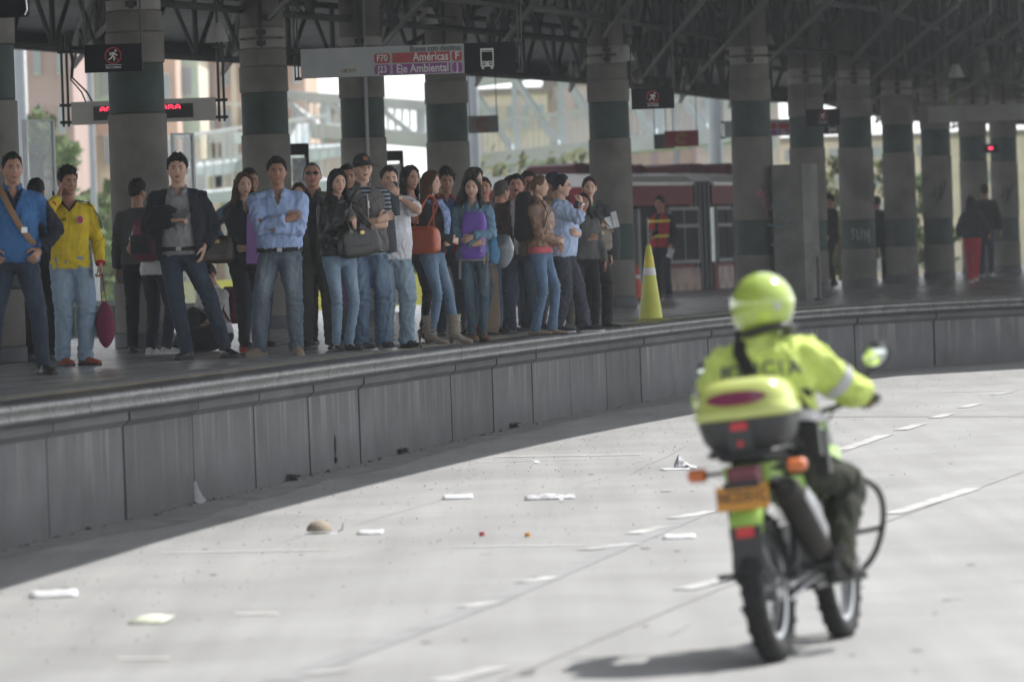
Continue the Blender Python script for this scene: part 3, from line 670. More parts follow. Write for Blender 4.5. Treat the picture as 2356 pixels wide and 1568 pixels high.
# ================================================================ GLASS MAP CASES
m_glass = mat('dusty glass', (.55, .62, .64), .12, var=.2, vs=2, alpha=.38, spec=.8); m_frame = mat('aluminium frame', (.30, .31, .31), .45, .6, var=.1)
m_poster = mat('faded poster', (.42, .45, .46), .6, var=.3, vs=12)
def glass_case(px0, px1, ytop, D, rz, label, H, poster=False):
    a, b_ = at_point(px0, ytop, D), at_point(px1, ytop, D); W = (b_ - a).length; W = max(W, .12) / max(.25, math.cos(rz))
    c = (a + b_) / 2; t = empty('glass_screen', (c.x, c.y, PZ), rz, label, 'glass screen'); top = c.z - PZ
    b = MB(); b.box((0, 0, top - H / 2), (W, .012, H)); mk('pane', b, m_glass, t)
    for sx_ in (-1, 1): b = MB(); b.box((sx_ * W / 2, 0, top / 2), (.03, .045, top)); mk('post', b, m_frame, t)
    for zc in (top - .012, top - H): b = MB(); b.box((0, 0, zc), (W - .03, .04, .024)); mk('rail', b, m_frame, t)
    if poster: b = MB(); b.box((-.03, .02, top - H * .45), (W * .5, .004, H * .6)); mk('poster', b, m_poster, t)
    return t
glass_case(58, 117, 275, 62, rad(50), 'tall glass screen between the leftmost column and the brick building', 2.0, True)
glass_case(398, 440, 306, 66, rad(50), 'glass screen seen right of the column behind the man in the grey polo', 2.0)
for px, py, D, lb in ((686, 330, 78, 'black topped map case behind the man with sunglasses'), (906, 346, 85, 'black topped map case behind the man covering his mouth')):
    c = at_point(px, py, D); t = empty('map_case', (c.x, c.y, PZ), rad(25), lb, 'map case'); top = c.z - PZ
    b = MB(); b.box((0, 0, top - .08), (.24, .1, .16)); mk('header', b, m_signb, t); b = MB(); b.box((0, .0, top / 2 - .05), (.20, .04, top - .3)); mk('map_panel', b, m_poster, t); b = MB(); b.box((.12, 0, top / 2), (.03, .1, top - .02)); mk('post', b, m_signb, t)
# bench-like concrete plinths seen low behind the crowd
c = at_depth(440, 62, PZ); t = empty('concrete_bench', c, 0, 'small pale concrete bench behind the seated boy', 'bench'); b = MB(); b.box((0, 0, .36), (.34, .5, .09)); mk('seat', b, mat('pale concrete', (.30, .29, .27), .8), t); b = MB(); b.box((-.1, 0, .16), (.07, .4, .31)); mk('leg', b, _M['pale concrete'], t); b = MB(); b.box((.12, 0, .16), (.07, .4, .31)); mk('leg', b, _M['pale concrete'], t)
# concrete block with graffiti and pole
c = at_depth(1828, 82, PZ)
t = empty('concrete_kiosk', c, rad(-32), 'tall grey concrete block covered in faint graffiti beside the column with pink graffiti', 'kiosk'); m_blk = mat('stained board concrete', (.17, .165, .155), .9, var=.35, vs=2.5, bump=.5, bs=12)
Hk = 1.98
for i in range(5):
    for sx_ in (0,): b = MB(); b.box((-.04, .20, .2 + i * .392), (.50, .46, .386)); mk('concrete_course', b, m_blk, t)
mb = MB()
for ln in ([(-.3, 1.3), (-.2, 1.5), (-.1, 1.25), (.0, 1.45)], [(-.35, 1.1), (-.1, 1.05), (.05, 1.2)], [(-.3, .8), (-.1, .9), (0, .7), (-.2, .65)]): mb.tube([(x, -.103, z) for x, z in ln], (.015, .002), 5, ref=(0, -1, 0))
mk('graffiti', mb, mat('teal faded graffiti', (.13, .20, .22), .8), t)
c = at_depth(1884, 80, PZ); t = empty('slim_post', c, 0, 'slim dark pole standing right of the concrete block', 'post'); b = MB(); b.tube([(0, 0, 0), (0, 0, .03)], .06, 10); mk('base_plate', b, m_steel, t); b = MB(); b.cyl((0, 0, .03), (0, 0, .62), .022, 8); mk('pole', b, m_steel, t)
# ================================================================ CONES
m_cy = mat('traffic cone yellow green', (.50, .52, .06), .5, var=.12, vs=5); m_cr = mat('traffic cone orange red', (.62, .07, .03), .5, var=.1); m_cw = mat('cone reflective collar', (.62, .62, .62), .4, var=.1); m_cb = mat('olive cone base', (.24, .24, .06), .7, var=.2)
def cone(px, D, H, r, body, basem, label, bw=.36, collars=1):
    c = at_depth(px, D, PZ); t = empty('traffic_cone', c, 0, label, 'traffic cone')
    b = MB(); b.prism(rrect(bw, bw, .03), 0, .035, M=Matrix.Rotation(rad(90), 3, 'X')); 
    b.xf(Matrix.Translation((0, 0, .035)) @ Matrix.Rotation(0, 4, 'Z')); 
    zs = [v[2] for v in b.v]; mn = min(zs); b.v = [(x, y, z - mn) for x, y, z in b.v]
    mk('base', b, basem, t)
    def rr(z): return r + (.028 - r) * (z - .035) / (H - .035)
    b = MB(); b.tube([(0, 0, .035), (0, 0, H * .64), (0, 0, H * .64), (0, 0, H - .02), (0, 0, H)], [rr(.035), rr(H * .64), rr(H * .64), rr(H - .02), .02], 24); mk('cone_body', b, body, t, smooth=50)
    b = MB(); b.tube([(0, 0, H * .60), (0, 0, H * .70)], [rr(H * .60) + .004, rr(H * .70) + .004], 24); mk('reflective_collar', b, m_cw, t, smooth=50)
    b = MB(); b.tube([(0, 0, H * .72), (0, 0, H * .86)], [rr(H * .72) + .003, rr(H * .86) + .003], 24); mk('upper_collar', b, body if body is not m_cy else mat('cone yellow collar', (.6, .5, .03), .4, var=.1), t, smooth=50)
    return t
cone(1498, 64.3, .87, .135, m_cy, m_cb, 'tall yellow green traffic cone with one white collar at the platform edge')
cone(1465, 88, .58, .12, m_cr, mat('dark cone base', (.06, .06, .06), .7), 'orange red traffic cone standing farther back behind the yellow one', .26)
# ================================================================ LITTER
m_paper = mat('white litter paper', (.52, .53, .55), .7, var=.2, vs=12); m_card = mat('brown cardboard', (.30, .25, .19), .8, var=.2); m_news = mat('printed paper', (.42, .42, .44), .7, var=.5, vs=25)
def paper(px, py, w, l, rz, m, label, curl=.01, name='litter_paper', base=None, cat='litter'):
    p = on_ground(px, py); mb = MB(); n = 7; V = []
    rnd = random.Random(int(px * 7 + py))
    for i in range(n + 1):
        for j in range(3):
            u = i / n - .5; q = j / 2 - .5; z = .003 + curl * (q + .5) * (1 + .10 * math.sin(u * 7 + px)) + .004 * rnd.random()
            V.append((u * w, q * l, z))
    Fc = [(i * 3 + j, (i + 1) * 3 + j, (i + 1) * 3 + j + 1, i * 3 + j + 1) for i in range(n) for j in range(2)]
    mb.add(V, Fc); o = mk(name, mb, m, loc=p, rz=rz, smooth=True); tag(o, label, cat); md = o.modifiers.new('thick', 'SOLIDIFY'); md.thickness = .002
    return o
paper(125, 1372, .26, .20, .1, m_paper, 'white paper sheet on the road at the far left of the frame', .03)
paper(348, 1432, .19, .2, -.3, mat('pale printed wrapper', (.6, .62, .5), .6, var=.3, vs=20), 'pale yellow and blue wrapper lying on the sunny road at lower left', .03)
paper(1053, 1147, .22, .16, .05, m_paper, 'white rectangular paper lying in the middle of the road', .025)
paper(1265, 1148, .36, .14, .05, m_news, 'long crumpled printed paper strip right of the white rectangular paper', .03)
paper(852, 1228, .17, .12, -.05, m_paper, 'small white paper near the brown cardboard bowl', .02)
paper(1563, 1238, .2, .12, .0, m_paper, 'flat white paper just left of the motorcycle', .02)
paper(1553, 1080, .22, .2, .1, m_paper, 'white sheet under the crumpled newspaper left of the turn signal', .008)
paper(1235, 1066, .05, .06, .3, m_paper, 'tiny white cup scrap near the edge of the shade', .02)
paper(1292, 1153, .03, .04, .3, m_paper, 'tiny white scrap beside the printed paper strip', .02)
p = on_ground(1572, 1078); mb = MB(); rq = random.Random(4); mb.add([(i * .035 - .07, j * .03 - .05, .012 + .10 * math.exp(-((i - 1.4) ** 2 + (j - 2) ** 2) / 1.6) + rq.uniform(-.012, .02)) for i in range(6) for j in range(5)], [(i * 5 + j, (i + 1) * 5 + j, (i + 1) * 5 + j + 1, i * 5 + j + 1) for i in range(5) for j in range(4)]); tag(mk('crumpled_newspaper', mb, m_news, loc=p), 'crumpled newspaper standing up on the road left of the motorcycle', 'litter')
p = on_ground(735, 1226)
t = empty('food_tray', p, 0, 'broken white tray with a brown lid lying on the sunny road', 'litter')
mb = MB(); mb.prism(rrect(.24, .2, .05), 0, .012, M=Matrix.Rotation(rad(-90), 3, 'X')); mk('tray', mb, m_paper, t)
mb = MB(); mb.ell((0, 0, .02), (.085, .09, .065), 12, 8, fn=lambda v: Vector((v.x, v.y, max(v.z, -.005)))); mk('lid', mb, m_card, t, smooth=True)
mb = MB(); mb.tube([(.12, 0, .01), (.15, 0, .02), (.155, 0, .06)], (.012, .004), 6); mk('torn_flap', mb, mat('dark scrap', (.15, .14, .13), .8), t)
for px, py, m, lb in ((1109, 1232, mat('red plastic', (.5, .06, .06), .5), 'tiny red bottle cap on the road'), (1214, 1234, mat('orange plastic', (.7, .3, .03), .5), 'tiny orange bottle cap on the road')):
    mb = MB(); mb.cyl((0, 0, 0), (0, 0, .025), .018, 10); tag(mk('bottle_cap', mb, m, loc=on_ground(px, py)), lb, 'bottle cap')
# folded leaflet leaning on the wall
p = on_ground(447, 1160); a = Vector((curve_x(WC, p.y) + .01, p.y, p.z + .14)); b_ = Vector((p.x + .10, p.y - .05, p.z + .005))
mb = MB(); mb.tube([(-.03, 0, .15), (-.01, -.01, .09), (.015, -.02, .04), (.05, -.03, 0)], (.035, .003), 6, ref=(0, -1, .4)); tag(mk('leaflet', mb, m_paper, loc=on_ground(452, 1158) + Vector((.0, 0, .004))), 'white folded leaflet leaning against the foot of the platform wall', 'leaflet')
mb = MB(); mb.ell((0, 0, .15), (.012, .035, .09), 8, 6); mb.ell((0, -.02, .03), (.02, .03, .03), 6, 4); 
c = on_ground(751, 1080); tag(mk('drain_hole', mb, m_dark, loc=(curve_x(WC, c.y) + .0, c.y, c.z + .05)), 'dark weep hole low in the platform wall below the couple in jeans', 'drain hole')
m_weed = mat('dark weed', (.03, .035, .025), .9)
for px, py, lb in ((622, 1108, 'dark weed tuft at the foot of the wall, nearest one'), (896, 1046, 'small weed tuft at the wall foot under the woman with the orange bag'), (1213, 984, 'farthest weed tuft at the wall foot')):
    c = on_ground(px, py); mb = MB(); rn = random.Random(px)
    for i in range(40):
        a = rn.uniform(0, 6.28); L_ = rn.uniform(.03, .09); mb.tube([(0, 0, 0), (L_ * .4 * math.cos(a), L_ * .4 * math.sin(a), L_ * .6), (L_ * math.cos(a), L_ * math.sin(a), L_ * .7 * rn.random())], [.006, .008, .002], 4)
    tag(mk('weed', mb, m_weed, loc=(curve_x(WC, c.y) + .03, c.y, c.z)), lb, 'weed')
# ================================================================ PEOPLE
QUEUE = []                                     # meshes that get a voxel remesh in one go
def queue(name, mb, mats, parent, voxel, post=None, iters=3): QUEUE.append((name, mb, mats, parent, voxel, post, iters))
def flush_queue():
    obs = []
    for name, mb, mats, parent, voxel, post, iters in QUEUE:
        me = bpy.data.meshes.new('tmp'); me.from_pydata(mb.v, [], mb.f); me.update()
        o = bpy.data.objects.new('tmp', me); COL.objects.link(o)
        r = o.modifiers.new('r', 'REMESH'); r.mode = 'VOXEL'; r.voxel_size = voxel; r.adaptivity = 0
        s = o.modifiers.new('s', 'SMOOTH'); s.factor = .5; s.iterations = iters
        obs.append(o)
    dg = bpy.context.evaluated_depsgraph_get()
    news = [bpy.data.meshes.new_from_object(o.evaluated_get(dg)) for o in obs]
    for (name, mb, mats, parent, voxel, post, iters), o, me in zip(QUEUE, obs, news):
        old = o.data; bpy.data.objects.remove(o); bpy.data.meshes.remove(old)
        n = len(me.vertices); co_ = np.zeros(n * 3); me.vertices.foreach_get('co', co_); co_ = co_.reshape(-1, 3)
        no = np.zeros(n * 3); me.vertices.foreach_get('normal', no); no = no.reshape(-1, 3)
        nl = len(me.loops); li = np.zeros(nl, int); me.loops.foreach_get('vertex_index', li)
        ls = np.zeros(len(me.polygons), int); me.polygons.foreach_get('loop_start', ls); lt = np.zeros(len(me.polygons), int); me.polygons.foreach_get('loop_total', lt)
        F_ = [tuple(li[a:a + b]) for a, b in zip(ls, lt)]; mi = [0] * len(F_); attr = None
        if post: co_, F_, mi, attr = post(co_, no, F_)
        bpy.data.meshes.remove(me)
        m2 = bpy.data.meshes.new(name); m2.from_pydata([tuple(p) for p in co_], [], F_)
        for m in (mats if isinstance(mats, (list, tuple)) else [mats]): m2.materials.append(m)
        m2.polygons.foreach_set('material_index', mi)
        if attr is not None: a = m2.attributes.new('wear', 'FLOAT', 'POINT'); a.data.foreach_set('value', attr.astype(float))
        smooth_mesh(m2)
        mk(name, m2, None, parent)
    QUEUE.clear()
def facec(co_, F_): return np.array([co_[list(f)].mean(0) for f in F_]) if len(F_) else np.zeros((0, 3))
def ss(a, b, x): t = np.clip((x - a) / (b - a), 0, 1); return t * t * (3 - 2 * t)

m_eye = mat('eye white', (.40, .37, .34), .3, var=0); m_irisd = mat('dark brown iris', (.02, .012, .008), .2, var=0)
def skin(name, c): return mat(name, c, .55, var=.08, vs=14, bump=.06, bs=60, spec=.4)
SK = {'m': skin('tan skin', (.43, .24, .165)), 'd': skin('brown skin', (.33, .175, .115)), 'l': skin('light olive skin', (.56, .35, .26)), 'r': skin('ruddy skin', (.46, .235, .17))}
LIP = {'m': mat('muted lips', (.27, .10, .08), .5, var=0), 'f': mat('rose lips', (.36, .09, .09), .4, var=0)}
HR = {'k': mat('black hair', (.012, .010, .010), .62, var=.3, vs=50, spec=.25, bump=1.0, bs=70, stretch=(3, 3, .4)), 'b': mat('dark brown hair', (.032, .018, .012), .62, var=.4, vs=50, spec=.25, bump=1.0, bs=70, stretch=(3, 3, .4)),
      'c': mat('chestnut hair', (.085, .036, .018), .62, var=.45, vs=40, spec=.25, bump=1.0, bs=70, stretch=(3, 3, .4)), 'g': mat('greying hair', (.10, .095, .09), .55, var=.5, vs=60, spec=.25, bump=1.0, bs=70, stretch=(3, 3, .6)),
      'l': mat('light brown hair', (.17, .10, .05), .62, var=.4, vs=40, spec=.25, bump=1.0, bs=70, stretch=(3, 3, .4)), 's': mat('brown hair with ash streaks', (.07, .06, .05), .62, var=.8, vs=20, spec=.25, bump=1.0, bs=70, stretch=(3, 3, .3))}

NLON, NLAT = 48, 46
def head_grid(fem=False, fat=0, mouth=0):
    t = np.linspace(-1, 1, NLON + 1)[:-1]; lon = np.pi * np.sign(t) * np.abs(t) ** 1.3
    lat = np.linspace(0.02, np.pi - .02, NLAT)
    LO, LA = np.meshgrid(lon, lat); x = np.sin(LA) * np.sin(LO); f = np.sin(LA) * np.cos(LO); z = np.cos(LA)
    hw, hd, hh_ = (.071, .093, .112) if fem else (.076, .096, .118)
    hw += .006 * fat
    X = x * hw; Fq = np.where(f > 0, np.abs(f) ** .8 * hd * .93, f * hd * 1.02); Z = z * hh_
    up = np.clip(z, 0, 1); dn = np.clip(-z, 0, 1)
    X *= 1 + .05 * up * (1 - up) * 2
    X *= 1 - (.30 if fem else .20 - .08 * fat) * ss(.25, 1, dn) + .0
    Fq = np.where(f < 0, Fq * (1 - .45 * ss(.15, .9, dn)), Fq * (1 - .06 * ss(.5, 1, dn)))
    Fq = Fq + np.where(f > 0, .012 * ss(.5, .95, dn), .03 * ss(.3, 1, dn))
    Fq = np.where(f > 0, Fq * (1 - .10 * ss(.45, 1, up)), Fq)
    fr = (f > 0) * ss(.1, .5, f)
    g = lambda cx, cz, sx, sz: np.exp(-((X - cx) / sx) ** 2 - ((Z - cz) / sz) ** 2)
    d = 0
    nz = np.clip((.016 - Z) / .045, 0, 1) * (Z > -.036) ; nz = nz * np.clip((Z + .036) / .006, 0, 1)
    d = d + (.019 if fem else .023) * nz * np.exp(-(X / (.0085 + .004 * nz)) ** 2) + .006 * (g(.013, -.028, .007, .007) + g(-.013, -.028, .007, .007))
    d = d + .006 * g(0, .016, .010, .02)
    d = d + (.002 if fem else .005) * (g(.028, .028, .020, .008) + g(-.028, .028, .020, .008))
    d = d - .011 * (g(.031, .008, .015, .011) + g(-.031, .008, .015, .011))
    d = d + .005 * (g(.045, -.022, .018, .02) + g(-.045, -.022, .018, .02)) + .008 * fat * (g(.045, -.05, .02, .03) + g(-.045, -.05, .02, .03))
    d = d + .0065 * (g(0, -.054, .019, .005) + g(0, -.066, .016, .0055)) - .005 * g(0, -.060, .022, .0028) - .003 * g(0, -.076, .015, .005)
    d = d + .007 * g(0, -.098, .018, .016)
    Fq = Fq + d * fr
    return np.stack([X, -Fq, Z], -1), LO, LA
def rot_head(hy, hp, roll=0): return Matrix.Rotation(rad(hy), 4, 'Z') @ Matrix.Rotation(rad(-hp), 4, 'X') @ Matrix.Rotation(rad(roll), 4, 'Y')
def add_head(mb, M, fem, fat, face=True, stache=False, beard=False, closed=False):
    """head with face into mb; materials 0 skin, 1 eye, 2 iris, 3 lips, 4 brow"""
    G, LO, LA = head_grid(fem, fat); V = G.reshape(-1, 3); n = NLON
    Fc = []; mi = []
    for i in range(NLAT - 1):
        for j in range(n):
            k = (j + 1) % n; q = (i * n + j, (i + 1) * n + j, (i + 1) * n + k, i * n + k); Fc.append(q)
            c = V[list(q)].mean(0)
            lip = abs(c[0]) < .023 and -.0695 < c[2] < -.051 and c[1] < -.05 and ((c[0] / .024) ** 2 + ((c[2] + .060) / .0095) ** 2 < 1)
            mi.append(3 if lip else 0)
    Fc.append(tuple(range(n - 1, -1, -1))[::-1]); mi.append(0); o = (NLAT - 1) * n; Fc.append(tuple(range(o, o + n))[::-1]); mi.append(0)
    base = len(mb.v); mb.v.extend([tuple(M @ Vector(p)) for p in V]); mb.f.extend([tuple(i + base for i in q) for q in Fc]); mb.m.extend(mi)
    M3 = M
    def surf(x, z):                      # front surface depth near x,z
        m = (np.abs(V[:, 0] - x) < .006) & (np.abs(V[:, 2] - z) < .006) & (V[:, 1] < 0)
        return V[m, 1].min() if m.any() else -.085
    for sx in (-1, 1):
        b = MB(); b.ell((sx * .0795, .012, -.006), (.011, .018, .031), 10, 7, fn=lambda v: Vector((v.x + sx * .25 * max(v.y, 0), v.y, v.z))); b.xf(M); mb.add(b.v, b.f, 0)
        if face:
            ys = surf(sx * .031, .008)
            b = MB(); b.ell((sx * .031, ys + .0065, .008), (.0125, .009, .0062 if not closed else .003), 10, 7); b.xf(M); mb.add(b.v, b.f, 1)
            b = MB(); b.ell((sx * .031, ys - .0005, .0075), (.0056, .0035, .0052), 8, 6); b.xf(M); mb.add(b.v, b.f, 2)
            b = MB(); b.tube([(sx * .018, ys + .001, .0095), (sx * .026, ys - .003, .0145), (sx * .036, ys - .001, .0145), (sx * .045, ys + .004, .0085)], [.0012, .0022, .0022, .001], 5); b.xf(M); mb.add(b.v, b.f, 4 if fem else 2)
            w = .0028 if fem else .0046
            P = [(sx * q, surf(sx * q, zz) - .001, zz) for q, zz in ((.014, .0255), (.024, .029), (.036, .0305), (.047, .026))]
            b = MB(); b.tube(P, [(.002, w * .8), (.002, w * 1.1), (.002, w), (.001, w * .4)], 6, ref=(0, 0, 1)); b.xf(M); mb.add(b.v, b.f, 4)
    if stache:
        P = [(q, surf(q, -.046) - .003, -.0455 - abs(q) * .25) for q in (-.028, -.014, 0, .014, .028)]
        b = MB(); b.tube(P, [.002, .006, .0065, .006, .002], 6, ref=(0, 0, 1)); b.xf(M); mb.add(b.v, b.f, 4)
    return G, LO, LA
def hair_cap(mb, M, G, LO, LA, kind, top=.022, side=.008, seed=0, fringe=.070, spiky=0, neck=-.058):
    A = np.abs(np.degrees(LO)); Z = G[..., 2]
    line = np.interp(A, [0, 30, 44, 56, 66, 76, 84, 93, 104, 118, 180], [fringe, fringe + .004, fringe, fringe - .018, fringe - .045, .002, -.026, .012, .010, neck + .02, neck]) + .004 * vnoise(np.stack([LO.reshape(-1) * 7, np.zeros(LO.size), np.zeros(LO.size)], -1), seed).reshape(LO.shape)
    if kind == 'long': line = np.interp(A, [0, 20, 38, 52, 64, 74, 90, 120, 180], [fringe + .012, fringe + .008, fringe - .006, .030, .008, -.03, -.06, -.085, -.09])
    if kind in ('pony', 'bun'): line = np.interp(A, [0, 22, 40, 54, 66, 80, 95, 108, 130, 180], [fringe + .012, fringe + .008, fringe - .008, .032, .014, .004, .012, -.02, -.055, -.06])
    d = ss(-.002, .034 if kind in ('short', 'buzz') else .026, Z - line) * (1 - (.55 * np.exp(-(G[..., 0] / .006) ** 2) * (Z > .03) * (kind == 'long')))
    th = side + (top - side) * ss(.0, .09, Z)
    P = G.reshape(-1, 3); C0 = np.array([0, .01, -.01]); Dv = P - C0; Dv /= np.linalg.norm(Dv, axis=1)[:, None]
    if kind in ('long', 'pony', 'bun', 'longside'): nz = vnoise(np.stack([LO.reshape(-1) * 9, LA.reshape(-1) * 1.5, np.zeros(LO.size)], -1), seed) * .35 + .15 * vnoise(P * 60, seed)
    else: nz = vnoise(P * 45, seed) * .35 + vnoise(P * 110, seed + 1) * .3
    disp = (d.reshape(-1) * th.reshape(-1)) * (1 + nz * (1 + spiky)) - .004 * (1 - d.reshape(-1))
    if kind != 'buzz': Q = P + Dv * disp[:, None]
    else: Q = P + Dv * (disp * .4 + .001)[:, None]
    keep = (Z - line).reshape(-1) > -.008; n = NLON; F_ = []
    for i in range(NLAT - 1):
        for j in range(n):
            k = (j + 1) % n; q = (i * n + j, (i + 1) * n + j, (i + 1) * n + k, i * n + k)
            if all(keep[a] for a in q): F_.append(q)
    F_.append(tuple(range(n)))
    b = MB(); b.add(Q, F_); b.xf(M); mb.add(b.v, b.f, 0)
    rnd = random.Random(seed)
    if spiky or kind == 'short':          # tufts that break the outline
        for i in range(int(26 + 40 * spiky)):
            a = rnd.uniform(-2.6, 2.6); el = rnd.uniform(.45, 1.5)
            p = Vector((.08 * math.cos(el) * math.sin(a), -.088 * math.cos(el) * math.cos(a) + .01, .125 * math.sin(el))) ; L_ = .012 + .02 * spiky + top * .4
            q = p * 1.03 + p.normalized() * L_ * rnd.uniform(.5, 1.1) + Vector((rnd.uniform(-.01, .01), -.01, 0))
            b = MB(); b.tube([p * .98, (p + q) / 2 + Vector((0, 0, .003)), q], [.009, .006, .001], 4); b.xf(M); mb.add(b.v, b.f, 0)
def long_hair(mb, M, kz, length, seed, front=True, back=True, frontlen=None, wave=.01, spread=1.0, nb=16):
    """hanging locks in head space; the body is below the chin at z=-.118"""
    rnd = random.Random(seed); fl = frontlen or length
    def lock(a, z0, L_, r, outx, outy):
        P = []; sa, ca = math.sin(a), math.cos(a)
        for i in range(9):
            t = i / 8; z = z0 - L_ * t
            fl_ = ss(.02, .22, -z + .0) if True else 0
            x = sa * (.080 + .012 * math.sin(t * 3)) + outx * float(ss(.10, .24, -z)); y = -ca * (.094 if ca < 0 else .07) + .012 + outy * float(ss(.10, .22, -z))
            P.append(Vector((x + wave * math.sin(t * 9 + a * 7 + seed), y + wave * .6 * math.cos(t * 8 + a * 5), z)))
        b = MB(); rr = [r * .5, r, r * 1.15, r * 1.2, r * 1.2, r * 1.1, r * .95, r * .7, r * .25]; b.tube(P, [(q, q * .55) for q in rr], 6, ref=(sa, -ca, 0)); b.xf(M); mb.add(b.v, b.f, 0)
    if back:
        for i in range(nb):
            a = rad(100 + 160 * i / (nb - 1)) + rnd.uniform(-.05, .05); lock(a, .05 + rnd.uniform(-.02, .03), length * rnd.uniform(.85, 1.05), .019 * spread, .02 * math.sin(a), .035)
    if front:
        for sx in (-1, 1):
            for a_ in (71, 77, 83, 90, 97, 105, 114):
                a = sx * rad(a_ + rnd.uniform(-3, 3)); lock(a, .045 + rnd.uniform(-.02, .02) - .02 * (a_ < 70), fl * rnd.uniform(.82, 1.05), .016 * spread, sx * (.012 + .03 * (a_ - 60) / 50), -.055 + .0012 * (a_ - 62))

PM = dict(z=[.80, .86, .93, .99, 1.06, 1.15, 1.25, 1.34, 1.40, 1.435, 1.465, 1.50], rx=[.12, .158, .165, .160, .152, .155, .164, .168, .148, .112, .076, .058],
          rf=[.07, .10, .112, .112, .112, .115, .120, .114, .090, .068, .055, .052], rb=[.08, .112, .118, .104, .092, .098, .108, .112, .102, .085, .068, .056])
PF = dict(z=[.80, .86, .93, .99, 1.06, 1.15, 1.25, 1.34, 1.40, 1.435, 1.465, 1.50], rx=[.13, .165, .172, .158, .132, .134, .144, .146, .124, .090, .060, .048],
          rf=[.07, .095, .10, .098, .09, .102, .128, .108, .078, .058, .046, .044], rb=[.08, .115, .122, .10, .08, .086, .096, .10, .092, .076, .058, .048])
def ring_pts(z, rx, rf, rb, n=28, e=2.3, cx=0, cy=0):
    P = []
    for i in range(n):
        a = 2 * math.pi * i / n; c, s = math.cos(a), math.sin(a)
        x = math.copysign(abs(c) ** (2 / e), c) * rx; y = math.copysign(abs(s) ** (2 / e), s)
        P.append(Vector((cx + x, cy + (y * rb if y > 0 else y * rf), z)))
    return P
def ik(A, W, l1, l2, pole):
    A, W, pole = Vector(A), Vector(W), Vector(pole); d = W - A; L_ = min(d.length, l1 + l2 - .002); L_ = max(L_, abs(l1 - l2) + .01); dn = d.normalized(); W = A + dn * L_
    a = (l1 * l1 - l2 * l2 + L_ * L_) / (2 * L_); h = math.sqrt(max(l1 * l1 - a * a, 0)); q = pole - dn * pole.dot(dn); q = q.normalized() if q.length > 1e-4 else dn.orthogonal().normalized()
    return A + dn * a + q * h, W
def add_hand(mb, W, d, nrm, sx, curl=.25, mi=0, s=1.0, thumb_in=0):
    W = Vector(W); d = Vector(d).normalized(); nrm = Vector(nrm); nrm = (nrm - d * nrm.dot(d)).normalized(); t = (d.cross(nrm)) * (-sx)
    mb.tube([W - d * .03 * s, W, W + d * .03 * s, W + d * .06 * s, W + d * .088 * s, W + d * .096 * s], [(.026 * s, .021 * s), (.028 * s, .018 * s), (.036 * s, .017 * s), (.040 * s, .0155 * s), (.039 * s, .012 * s), (.034 * s, .008 * s)], 10, mi, ref=nrm)
    for off, L_ in ((.029, .070), (.0105, .078), (-.0095, .074), (-.0285, .058)):
        p = W + d * .084 * s + t * off * s; P = [p - d * .02]; a = 0
        for q in range(3):
            a += curl * (0.7 + .25 * q) * (1 + (.12 if off < 0 else 0)); p = p + (d * math.cos(a) + nrm * math.sin(a)) * (L_ * s * (.42, .33, .25)[q]) + t * off * .05; P.append(p)
        mb.tube([P[0]] + [W + d * .084 * s + t * off * s] + P[1:], [.0085 * s, .0092 * s, .0088 * s, .0080 * s, .0055 * s], 7, mi)
    b0 = W + d * .022 * s + t * .024 * s + nrm * .006; b1 = b0 + (d * .6 + t * .75 + nrm * (.35 + thumb_in)).normalized() * .042 * s; b2 = b1 + (d * .9 + t * .25 + nrm * (.3 + thumb_in)).normalized() * .032 * s; b3 = b2 + (d * .9 + nrm * (.35 + thumb_in)).normalized() * .024 * s
    mb.tube([b0 - d * .01, b0, b1, b2, b3], [.012 * s, .014 * s, .0115 * s, .010 * s, .006 * s], 7, mi)

